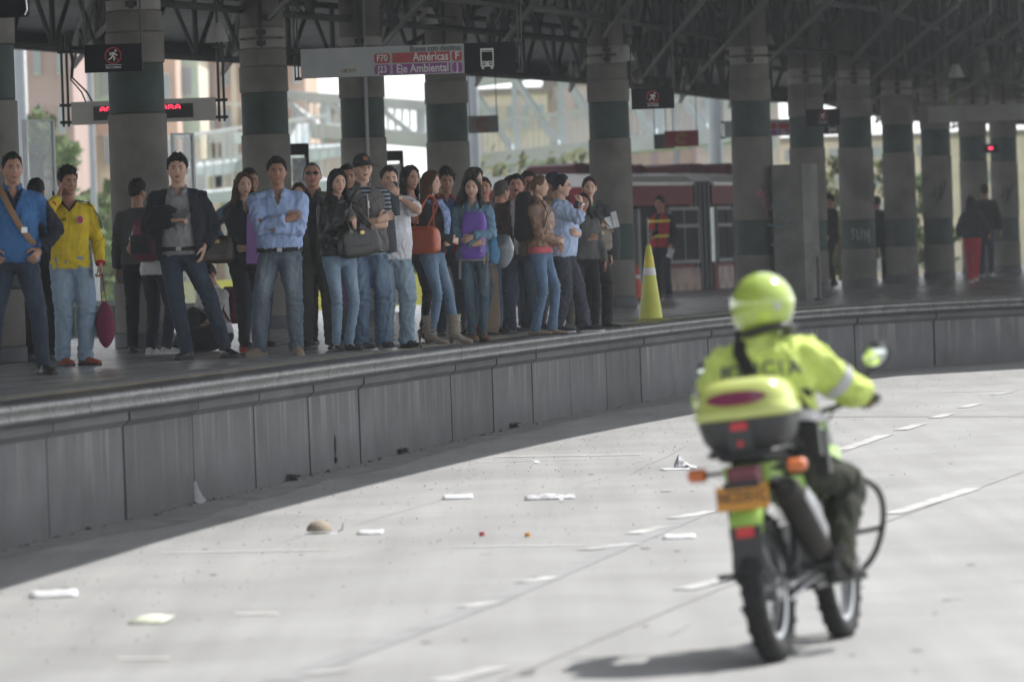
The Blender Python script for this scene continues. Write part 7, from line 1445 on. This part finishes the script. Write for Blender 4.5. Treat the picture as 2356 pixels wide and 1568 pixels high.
# 34, 35 walkers
p = person('woman in red trousers and a dark hooded top walking away', FL(2240, 99), 1.52, 172, 'd', True, ('long', 'k', dict(length=.34, front=False)), (0, 0), ({'pose': 'down', 'w': (.27, -.12, .95)}, {'pose': 'down', 'w': (-.36, .10, .98)}), ((.07, -.26, 0), (-.06, .20, 0, .04)), tops=[dict(name='hooded_top', mat=C('dark slate hoodie', (.025, .028, .035)), inf=.035, hem=.90)], pants=dict(mat=C('bright red trousers', (.40, .018, .04)), inf=.018, fit=1.05), shoes=dict(mat=C('red and white trainer', (.45, .2, .2)), kind='sneaker', sole=m_wsole), seed=34, vox=.02, group=G2, face=False)
person('tall man in a dark jacket and jeans walking away beside the woman in red trousers', FL(2271, 112), 1.80, 176, 'd', hair=('short', 'k', dict(top=.03)), arms=({'pose': 'down', 'w': (.26, -.14, .9)}, {'pose': 'down', 'w': (-.30, .06, .88)}), feet=((.09, -.2, 0), (-.08, .18, 0, .03)), tops=[dict(name='jacket', mat=C('black grey jacket', (.02, .02, .024)), inf=.045)], pants=dict(mat=J['dark'], inf=.022), shoes=dict(mat=m_blackshoe, kind='sneaker', sole=m_wsole), seed=36, vox=.02, group=G2, face=False)
# ================================================================ POLICE MOTORCYCLE AND RIDER
m_lime = mat('lime green bike plastic', (.34, .56, .10), .35, var=.06, coat=.3); m_lid = mat('yellow green case lid', (.50, .56, .15), .22, var=.04, coat=.6, spec=.6); m_case = mat('dark grey case plastic', (.035, .036, .038), .5, var=.1)
m_bkm = mat('black bike metal', (.02, .021, .022), .42, .3, var=.2); m_alu = mat('worn aluminium', (.42, .43, .44), .35, .85, var=.2, vs=10); m_chrome = mat('bright rim metal', (.38, .39, .40), .28, .9, var=.05); m_muf = mat('sooty muffler steel', (.024, .021, .019), .6, 0, var=.35, vs=8, spec=.25)
m_redl = mat('dark red tail lens', (.16, .012, .035), .2, var=.05, coat=.4); m_refl = mat('bright red reflector', (.55, .02, .03), .25, var=.05); m_orl = mat('orange signal lens', (.62, .15, .03), .25, var=.05, coat=.4); m_platem = mat('orange number plate', (.58, .26, .035), .5, var=.1); m_ink2 = mat('black plate lettering', (.03, .02, .015), .5, var=0); m_mir = mat('mirror glass', (.6, .65, .62), .05, 1, var=0); m_seat = mat('black seat vinyl', (.018, .018, .018), .45, var=.1)
rc = on_ground(1787, 1521); BY = rad(164.0); LEAN = rad(5.0)
bike = empty('police_motorcycle', rc, 0, 'lime green police motorcycle with a top case and orange number plate, seen from behind', 'motorcycle'); bike.rotation_euler = (0, LEAN, BY)
def wheel(name, y, R_, w, spokes=18):
    c = Vector((0, y, R_)); h = empty(name, c); h.parent = bike
    mb = MB(); n = 48; rings = []
    for i in range(n): a = 2 * math.pi * i / n; rings.append([Vector((w * math.cos(q), (R_ - w * 1.05 + w * math.sin(q)) * math.cos(a), (R_ - w * 1.05 + w * math.sin(q)) * math.sin(a))) for q in [2 * math.pi * j / 12 for j in range(12)]])
    rings.append(rings[0]); mb.loft(rings, cap=False); mk('tyre', mb, m_tyre, h, smooth=True)
    mb = MB()
    for i in range(44):
        a = 2 * math.pi * i / 44
        for off in ((-.7, -.25, .25, .7) if i % 2 else (-.5, 0, .5)):
            q = off * 1.15; rr = R_ - w * 1.05 + w * math.cos(q) * 1.0; x = w * math.sin(q); M_ = Matrix.Rotation(a, 3, 'X'); mb.box(M_ @ Vector((x, 0, rr)), (w * .30, .026, .018), M=M_ @ Matrix.Rotation(q, 3, 'Y'))
    mk('tread_blocks', mb, m_tyre, h)['kind'] = 'stuff'
    mb = MB(); rings = []; ri = R_ - w * 2.1
    for i in range(n + 1): a = 2 * math.pi * i / n; rings.append([Vector((x, r * math.cos(a), r * math.sin(a))) for x, r in ((-w * .6, ri + .012), (-w * .5, ri - .012), (w * .5, ri - .012), (w * .6, ri + .012))])
    mb.loft(rings, cap=False); mk('rim', mb, m_chrome, h, smooth=40)
    mb = MB(); mb.tube([(-.06, 0, 0), (-.055, 0, 0), (.055, 0, 0), (.06, 0, 0)], [.03, .062, .062, .03], 16); mk('hub', mb, m_alu, h, smooth=40)
    mb = MB()
    for i in range(spokes): a = 2 * math.pi * i / spokes; b = a + .25 * (1 if i % 2 else -1); x = .04 * (1 if i % 2 else -1); mb.cyl((x, .05 * math.cos(b), .05 * math.sin(b)), (x * .2, ri * math.cos(a), ri * math.sin(a)), .0025, 4)
    mk('spokes', mb, m_chrome, h)['kind'] = 'stuff'
    return h
wheel('rear_wheel', 0, .325, .053); wheel('front_wheel', -1.35, .335, .045)
def bp_(name, fn, m, smooth=True, parent=bike): mb = MB(); fn(mb); return mk(name, mb, m, parent, smooth=smooth)
for sx in (-1, 1):
    bp_('swingarm', lambda b: b.tube([(sx * .095, .03, .325), (sx * .10, -.2, .345), (sx * .10, -.48, .38)], (.022, .016), 8), m_alu)
    bp_('shock_absorber', lambda b: b.tube([(sx * .105, -.10, .36), (sx * .11, -.2, .60), (sx * .11, -.23, .74)], [.018, .026, .018], 10), m_bkm)
    bp_('fork_leg', lambda b: b.tube([(sx * .085, -1.35, .335), (sx * .09, -1.22, .66), (sx * .09, -1.07, 1.02)], [.026, .024, .02], 10), m_alu)
    bp_('frame_tube', lambda b: (b.tube([(sx * .09, .12, .80), (sx * .11, -.25, .78), (sx * .10, -.6, .76), (sx * .03, -1.02, .90)], .016, 8), b.tube([(sx * .09, .05, .78), (sx * .12, -.32, .56), (sx * .12, -.5, .38), (sx * .12, -.9, .33), (sx * .03, -1.04, .84)], .015, 8)), m_bkm)
    bp_('rear_footpeg', lambda b: b.tube([(sx * .10, -.22, .40), (sx * .17, -.22, .38), (sx * .27, -.22, .38)], .013, 8), m_bkm)
    bp_('footpeg', lambda b: b.tube([(sx * .11, -.56, .34), (sx * .26, -.56, .33)], .015, 8), m_bkm)
    bp_('crash_bar', lambda b: b.tube(spline([(sx * .05, -.93, .76), (sx * .20, -.93, .76), (sx * .33, -.92, .68), (sx * .345, -.92, .54), (sx * .28, -.92, .38), (sx * .17, -.91, .30), (sx * .05, -.90, .32)], 5), .014, 8), m_bkm)
    bp_('crash_bar_brace', lambda b: b.tube([(sx * .08, -.91, .48), (sx * .325, -.92, .50)], .011, 8), m_bkm)
    bp_('tank_shroud', lambda b: b.prism([(sx * .0 + .0, 0), (.0, 0)], 0, 0) if False else b.loft([[Vector((sx * (.10 + .02), -.62, .70)), Vector((sx * .12, -1.0, .62)), Vector((sx * .10, -1.05, .90)), Vector((sx * .10, -.62, .86))], [Vector((sx * .16, -.66, .70)), Vector((sx * .175, -.98, .66)), Vector((sx * .16, -1.02, .88)), Vector((sx * .15, -.66, .83))]]), m_lime, 30)
    bp_('side_cover', lambda b: b.loft([[Vector((sx * .09, -.05, .80)), Vector((sx * .09, -.50, .55)), Vector((sx * .09, -.58, .80))], [Vector((sx * .14, -.10, .79)), Vector((sx * .15, -.46, .60)), Vector((sx * .145, -.54, .79))]]), m_lime, 30)
    # turn signals
    s = empty('turn_signal', (0, 0, 0)); s.parent = bike
    bp_('stem', lambda b: b.tube([(sx * .07, .10, .845), (sx * .19, .12, .845)], .010, 7), m_bkm, True, s)
    bp_('lens', lambda b: b.tube([(sx * .185, .12, .845), (sx * .19, .12, .845), (sx * .255, .12, .847), (sx * .265, .12, .847)], [(.022, .018), (.034, .030), (.034, .030), (.022, .02)], 12, ref=(0, 0, 1)), m_orl, True, s)
    # mirrors
    s = empty('mirror', (0, 0, 0)); s.parent = bike
    bp_('stem', lambda b: b.tube([(sx * .26, -.95, 1.10), (sx * .34, -.97, 1.20), (sx * .38, -.97, 1.26)], .007, 6), m_bkm, True, s)
    bp_('shell', lambda b: b.ell((sx * .385, -.985, 1.275), (.066, .022, .062), 14, 8, fn=lambda v: Vector((v.x + .25 * sx * v.z, v.y, v.z))), m_bkm, True, s)
    bp_('glass', lambda b: b.ell((sx * .385, -.966, 1.275), (.056, .006, .052), 14, 6, fn=lambda v: Vector((v.x + .25 * sx * v.z, v.y, v.z))), m_mir, True, s)
    g = bp_('grip', lambda b: b.tube([(sx * .27, -.92, 1.085), (sx * .40, -.88, 1.085)], .018, 10), m_seat)
    bp_('lever', lambda b: b.tube([(sx * .26, -.96, 1.08), (sx * .40, -.95, 1.07)], .006, 5), m_alu)
bp_('handlebar', lambda b: b.tube([(-.30, -.91, 1.085), (-.16, -.98, 1.06), (0, -1.02, 1.03), (.16, -.98, 1.06), (.30, -.91, 1.085)], .012, 8), m_bkm)
bp_('cable', lambda b: b.tube(spline([(-.24, -.95, 1.08), (-.20, -1.10, 1.12), (-.08, -1.14, .98), (-.03, -1.08, .80)], 4), .005, 5), m_bkm)
bp_('cable', lambda b: b.tube(spline([(.24, -.95, 1.08), (.20, -1.12, 1.14), (.06, -1.16, 1.0), (.03, -1.08, .80)], 4), .005, 5), m_bkm)
bp_('brake_hose', lambda b: b.tube(spline([(-.10, -.45, .40), (-.12, -.30, .47), (-.11, -.10, .42), (-.09, -.02, .35)], 4), .005, 5), m_bkm)
bp_('chain', lambda b: b.tube(spline([(.075, .02, .40), (.078, -.30, .43), (.08, -.52, .45), (.08, -.56, .41), (.08, -.52, .37), (.078, -.3, .30), (.075, .02, .25)], 3), (.006, .009), 5), m_muf)
bp_('plate_bracket', lambda b: b.box((0, .25, .79), (.16, .02, .03)), m_bkm, False)
bp_('grab_rail', lambda b: b.tube(spline([(-.13, -.25, .90), (-.17, .0, .93), (-.12, .20, .92), (.12, .20, .92), (.17, .0, .93), (.13, -.25, .90)], 4), .010, 7), m_bkm)
bp_('headlight', lambda b: b.ell((0, -1.16, .95), (.10, .08, .10), 14, 10), m_lime)
bp_('front_fender', lambda b: b.loft([[Vector((x, -1.35 - .40 * math.cos(a) * 1.0, .335 + .42 * math.sin(a) + dz)) for x, dz in ((-.06, -.02), (0, 0), (.06, -.02), (0, -.012))] for a in np.linspace(.7, 2.2, 10)]), m_lime)
bp_('engine_block', lambda b: (b.box((0, -.68, .44), (.20, .30, .24)), b.tube([(-.14, -.62, .42), (.14, -.62, .42)], .09, 14)), m_alu, 40)
def fins(b):
    for i in range(9): b.box((0, -.76, .56 + i * .022), (.18, .17, .009))
bp_('cylinder_fins', fins, m_alu, 30)['kind'] = 'stuff'
bp_('fuel_tank', lambda b: b.tube([(0, -.58, .88), (0, -.68, .90), (0, -.85, .93), (0, -1.0, .92), (0, -1.04, .90)], [(.05, .04), (.12, .09), (.15, .11), (.12, .09), (.05, .04)], 16, ref=(0, 0, 1)), m_lime)
bp_('seat', lambda b: b.tube([(0, .06, .845), (0, -.0, .85), (0, -.3, .83), (0, -.5, .82), (0, -.62, .86)], [(.09, .03), (.12, .045), (.14, .05), (.12, .05), (.06, .04)], 14, ref=(0, 0, 1)), m_seat)
bp_('skid_plate', lambda b: b.box((0, -.70, .29), (.20, .40, .03)), m_bkm)
bp_('exhaust_pipe', lambda b: b.tube(spline([(-.02, -.86, .60), (-.06, -.95, .50), (-.10, -.86, .36), (-.14, -.60, .40), (-.15, -.38, .48)], 5), .02, 8), m_muf)
mf = bp_('muffler', lambda b: b.tube([(-.155, -.42, .45), (-.16, -.36, .47), (-.165, -.10, .62), (-.165, .12, .745), (-.165, .15, .76)], [.03, .062, .070, .064, .045], 16), m_muf)
bp_('outlet', lambda b: b.tube([(-.165, .145, .757), (-.165, .175, .774)], .026, 12), m_dark, True, mf)
bp_('heat_shield', lambda b: b.tube([(-.225, -.30, .53), (-.232, -.10, .65), (-.23, .05, .73)], [(.035, .006), (.045, .008), (.03, .006)], 8, ref=(-1, 0, 0)), m_alu)
bp_('rear_brake_arm', lambda b: b.tube([(-.09, -.02, .26), (-.11, -.25, .31), (-.13, -.52, .34)], .009, 6), m_alu)
bp_('chain_guard', lambda b: b.tube([(.08, .0, .43), (.085, -.2, .46), (.09, -.42, .46)], (.012, .03), 6, ref=(0, 0, 1)), m_bkm)
bp_('side_stand', lambda b: b.tube([(.12, -.48, .32), (.14, -.34, .25), (.17, -.18, .235)], .011, 6), m_bkm)
bp_('rear_fender', lambda b: b.loft([[Vector((x, y, z + dz)) for x, dz in ((-.075, -.03), (-.06, .0), (.06, .0), (.075, -.03), (.06, -.012), (-.06, -.012))] for y, z in ((-.12, .735), (.06, .76), (.18, .74), (.25, .66), (.275, .60))]), m_lime, 50)
bp_('tail_fairing', lambda b: b.loft([[Vector((x, y, z)) for x, z in ((-.10, .79), (-.11, .87), (.11, .87), (.10, .79))] for y in (-.10, .13)]), m_lime, 40)
bp_('tail_light', lambda b: b.loft([[Vector((x * s_, y, .825 + z * s_)) for x, z in ((-.075, -.042), (-.075, .042), (.075, .042), (.075, -.042))] for y, s_ in ((.13, 1), (.19, 1), (.205, .8))]), m_redl, 30)
bp_('mud_flap', lambda b: b.loft([[Vector((-.07, y, z)), Vector((.07, y, z)), Vector((.07, y - .02, z)), Vector((-.07, y - .02, z))] for y, z in ((.275, .61), (.285, .50), (.27, .42))]), m_case, 30)
rf_ = bp_('reflector', lambda b: b.box((0, .295, .585), (.075, .014, .045)), m_refl, False)
pl = empty('number_plate', (0, .262, .735), 0); pl.parent = bike; pl.rotation_euler = (rad(-8), 0, rad(180))
mb = MB(); mb.prism(rrect(.235, .108, .01), -.002, .002); mk('plate', mb, m_platem, pl); text_obj('lettering', 'NCD51C', .068, m_ink2, pl, T(0, -.004, .002) @ FRONT, depth=.001, sx=.82)
# top case and rack
bp_('rear_rack', lambda b: (b.tube([(-.12, -.30, .87), (-.13, .02, .90), (-.09, .18, .90), (.09, .18, .90), (.13, .02, .90), (.12, -.30, .87)], .011, 7), b.box((0, 0, .905), (.22, .26, .012))), m_bkm)
tc = empty('top_case', (0, -.02, .915)); tc.parent = bike
def super_ring(w, d, z, e=.55, n=32, cy=0): return [Vector((math.copysign(abs(math.cos(a)) ** e, math.cos(a)) * w, cy + math.copysign(abs(math.sin(a)) ** e, math.sin(a)) * d, z)) for a in [2 * math.pi * q / n for q in range(n)]]
bp_('case_base', lambda b: b.loft([super_ring(w, d, z) for w, d, z in ((.13, .12, 0), (.155, .145, .01), (.195, .18, .07), (.21, .195, .14), (.212, .197, .155))]), m_case, 60, tc)
bp_('case_lid', lambda b: b.loft([super_ring(w, d, z) for w, d, z in ((.216, .202, .157), (.224, .208, .168), (.224, .208, .20), (.214, .20, .208), (.212, .198, .24), (.19, .175, .295), (.14, .13, .325), (.07, .06, .335))]), m_lid, 60, tc)
def rbar(b):
    R_ = []
    for a in np.linspace(-.62, .62, 13):
        x = .19 * math.sin(a) / math.sin(.62) * .72; y = .198 - .25 * x * x * 4; hgt = .026 * (1 - (abs(a) / .62) ** 3) + .003; R_.append([Vector((x, y + .0, .248 - hgt)), Vector((x, y + .016, .248 - hgt)), Vector((x, y + .006, .248 + hgt)), Vector((x, y - .03, .248 + hgt))])
    b.loft(R_)
bp_('lid_reflector', rbar, mat('smoky red lens', (.20, .03, .08), .15, var=.2, coat=.6), 30, tc)
bp_('lock', lambda b: b.box((0, .197, .125), (.075, .014, .032)), m_refl, False, tc); bp_('lock_plate', lambda b: (b.box((0, .190, .075), (.11, .02, .11))), m_case, False, tc); bp_('lock_button', lambda b: b.cyl((0, .195, .05), (0, .206, .05), .014, 12), m_refl, True, tc)
# rider
hv = C('high visibility lime cloth', (.54, .66, .16), rough=.75); hvg = C('silver reflective tape', (.42, .42, .44), rough=.5); olive = C('dark olive trousers', (.035, .038, .026))
kr = 1.70 / 1.75
r = person('police rider in a lime high visibility jacket reading POLICIA and a lime helmet, riding away', rc, 1.70, 0, 'd', hair=('none', 'k', {}), head=(36, -6), drop=.03, lean=9, hip_off=(0, -.40), arms=({'abs': 1, 'w': (.335 / kr, -.86 / kr, 1.12 / kr), 'pole': (.8, .6, -1.1), 'd': (.1, -1, -.25), 'n': (0, -.2, -1), 'curl': 1.15}, {'abs': 1, 'w': (-.335 / kr, -.86 / kr, 1.12 / kr), 'pole': (-.8, .6, -1.1), 'd': (-.1, -1, -.25), 'n': (0, -.2, -1), 'curl': 1.15}),
    feet=((.21, -.56, 14, .30), (-.21, -.56, -16, .30)), kneepole=(Vector((.30, -1, .5)), Vector((-.30, -1, .5))), fat=.6, sh=1.10, belly=.4, vox=.012, group=None, face=False,
    tops=[dict(name='jacket', mat=hv, inf=.046, sinf=.026, hem=.99, amp=.013, collar='stand', gap=2)], pants=dict(mat=olive, inf=.028, fit=1.12, amp=.010), shoes=dict(mat=m_blackshoe, kind='boot', len=.30), seed=40)
if 'group' in r.root: del r.root['group']
r.root.rotation_euler = (0, LEAN, BY); k = r.k; U = r.U
SCk = Matrix.Scale(k, 4)
def back_y(x, z, extra=.0):
    rx, rb = (float(np.interp(z, PM['z'], PM[q])) for q in ('rx', 'rb')); rx = rx * 1.06 + .046; rb = rb * 1.036 + .046; return rb * max(0, 1 - (abs(x) / rx) ** 2.3) ** (1 / 2.3) + .004 + extra
for i, ch in enumerate('POLICIA'):
    x = (3 - i) * .055; y0 = back_y(x, 1.315, .016); y1 = back_y(x - .01, 1.315); y2 = back_y(x + .01, 1.315); sl = math.atan2(y2 - y1, .02); pnt = U((x, y0, 1.315)) * k
    text_obj('lettering', ch, .094, mat('grey jacket lettering', (.085, .10, .10), .7, var=0), r.root, Matrix.Translation(pnt) @ Matrix.Rotation(math.pi + sl, 4, 'Z') @ Matrix.Rotation(rad(9), 4, 'X').inverted() @ FRONT, depth=.002)
def ringband(z0, z1, extra, m, name, n=40, front=True):
    mb = MB(); 
    for _ in (0,):
        R_ = []
        for z in (z0, (z0 + z1) / 2, z1):
            rx, rf2, rb2 = (float(np.interp(z, PM['z'], PM[q])) for q in ('rx', 'rf', 'rb')); R_.append([U(p) for p in ring_pts(z, rx * 1.06 + extra + .02, rf2 + extra + .02, rb2 * 1.036 + extra, n)])
        mb.loft(R_)
    mb.xf(SCk); return mk(name, mb, m, r.root, smooth=50)
ringband(1.075, 1.125, .054, hvg, 'reflective_band')
for sx, S_, E_, Wp, *_ in r.arms:
    mb = MB(); mb.tube([S_.lerp(E_, .62), S_.lerp(E_, .80)], [.094, .090], 16); mb.xf(SCk); mk('reflective_band', mb, hvg, r.root, smooth=True)
    mb = MB(); mb.tube([E_.lerp(Wp, .88), E_.lerp(Wp, 1.02)], [.056, .05], 14); mb.xf(SCk); mk('grey_cuff', mb, hvg, r.root, smooth=True)
    mb = MB(); add_hand(mb, Wp, (0.0, -1, -.25), (0, -.2, -1), sx, 1.15, 0, 1.12); mb.xf(SCk); mk('glove', mb, m_seat, r.root, smooth=True)
# black vest part at the lower back, belt, holster, strap
t = empty('utility_belt', rc, 0, 'black utility belt with pouches round the rider', 'belt'); t.rotation_euler = (0, LEAN, BY)
mb = MB(); R_ = []
for z in (.95, 1.0, 1.05):
    rx, rf2, rb2 = (float(np.interp(z, PM['z'], PM[q])) for q in ('rx', 'rf', 'rb')); R_.append([U(p) for p in ring_pts(z, rx * 1.06 + .062, rf2 + .07, rb2 + .066, 40)])
mb.loft(R_); mb.xf(SCk); mk('belt', mb, m_seat, t, smooth=50)
for x, y, z, w, h_ in ((-.20, .10, .98, .10, .14), (-.225, -.02, .94, .06, .20), (.18, .10, .99, .09, .12), (-.10, .17, 1.0, .09, .11)):
    mb = MB(); c_ = U((x, y, z)) * k; mb.box(c_, (w, .055, h_)); mk('pouch', mb, m_seat, t)
# black load vest over the right flank
mb = MB(); R_ = []
for z in np.linspace(.99, 1.22, 6):
    rx, rb2 = (float(np.interp(z, PM['z'], PM[q])) for q in ('rx', 'rb')); rx = rx * 1.06 + .054; rb2 = rb2 * 1.036 + .056
    ang = np.linspace(rad(90 + 20 * (z - .99) / .2), rad(178), 12); P1 = [Vector((math.copysign(abs(math.cos(a)) ** (2 / 2.3), math.cos(a)) * rx, abs(math.sin(a)) ** (2 / 2.3) * rb2, z)) for a in ang]; P2 = [Vector((p.x * .93, p.y * .93, z)) for p in reversed(P1)]; R_.append([U(p) for p in P1 + P2])
mb.loft(R_); mb.xf(SCk); t2 = empty('black_bag', rc, 0, 'black bag worn on the right lower back of the rider', 'bag'); t2.rotation_euler = (0, LEAN, BY); mk('bag_body', mb, blackfab, t2, smooth=50)
mb = MB(); P1 = []
for x, z in ((.095, 1.47), (.08, 1.42), (.055, 1.36), (.02, 1.28), (-.02, 1.18), (-.06, 1.08)): P1.append(U((x, back_y(x, z, .024) if z < 1.45 else .02, z + (.045 if z > 1.44 else 0))))
P1 = [U((.10, -.10, 1.50)), U((.115, -.02, 1.535))] + P1
mb.tube(spline(P1, 4), (.030, .006), 6, ref=(0, 1, .2)); mb.xf(SCk); mk('shoulder_strap', mb, blackfab, t2, smooth=True)
# knee guards
for sx, H_, K_, A2, *_ in r.legs:
    mb = MB(); mb.ell(K_ + Vector((sx * .01, -.03, -.02)), (.075, .06, .10), 14, 10); mb.xf(SCk); mk('knee_guard', mb, m_seat, r.root, smooth=True)
    mb = MB(); mb.tube([K_.lerp(A2, .15), K_.lerp(A2, .5), K_.lerp(A2, .85)], [.078, .075, .062], 14); mb.xf(SCk); mk('shin_guard', mb, m_seat, r.root, smooth=True)
# helmet
hz = empty('helmet', rc, 0, 'glossy lime motorcycle helmet with black neck roll on the police rider', 'helmet'); hz.rotation_euler = (0, LEAN, BY)
def shell(v):
    z = v.z
    y = v.y * (1.0 if v.y > 0 else 1.02); x = v.x * (1 - .10 * max(0, -z / .14))
    return Vector((x, y + .02 * max(0, -z / .14) * (-1), max(z, -.138)))
m_helm = mat('glossy lime helmet', (.42, .56, .10), .14, var=.03, coat=1.0, spec=.7)
mb = MB(); mb.ell((0, .012, -.002), (.145, .178, .160), 40, 26, fn=shell); mb.xf(r.Mh); mk('shell', mb, m_helm, hz, smooth=True)
mb = MB()
R_ = []
for zz, rr in ((-.025, 1.012), (.01, 1.02), (.045, 1.012)):
    w_ = math.sqrt(max(0, 1 - (zz / .152) ** 2)); R_.append([Vector((.142 * w_ * rr * math.sin(a), .012 - .172 * w_ * rr * math.cos(a) * 1.02, zz)) for a in np.linspace(-.95, .95, 17)])
mb.loft(R_, cap=False, close=False); mb.xf(r.Mh); o = mk('visor', mb, mat('smoked visor', (.02, .022, .025), .2, var=0, spec=.4), hz, smooth=True); md = o.modifiers.new('thick', 'SOLIDIFY'); md.thickness = .004
mb = MB(); mb.tube([(.118 * math.cos(a), .01 + .135 * math.sin(a), -.130 + .01 * math.sin(a)) for a in np.linspace(0, 6.283, 25)], .020, 8); mb.xf(r.Mh); mk('neck_roll', mb, m_seat, hz, smooth=True)
mb = MB(); mb.box((0, .186, -.03), (.03, .006, .03)); mb.xf(r.Mh); mk('sticker', mb, mat('pale sticker', (.5, .52, .5), .5), hz)
flush_queue()
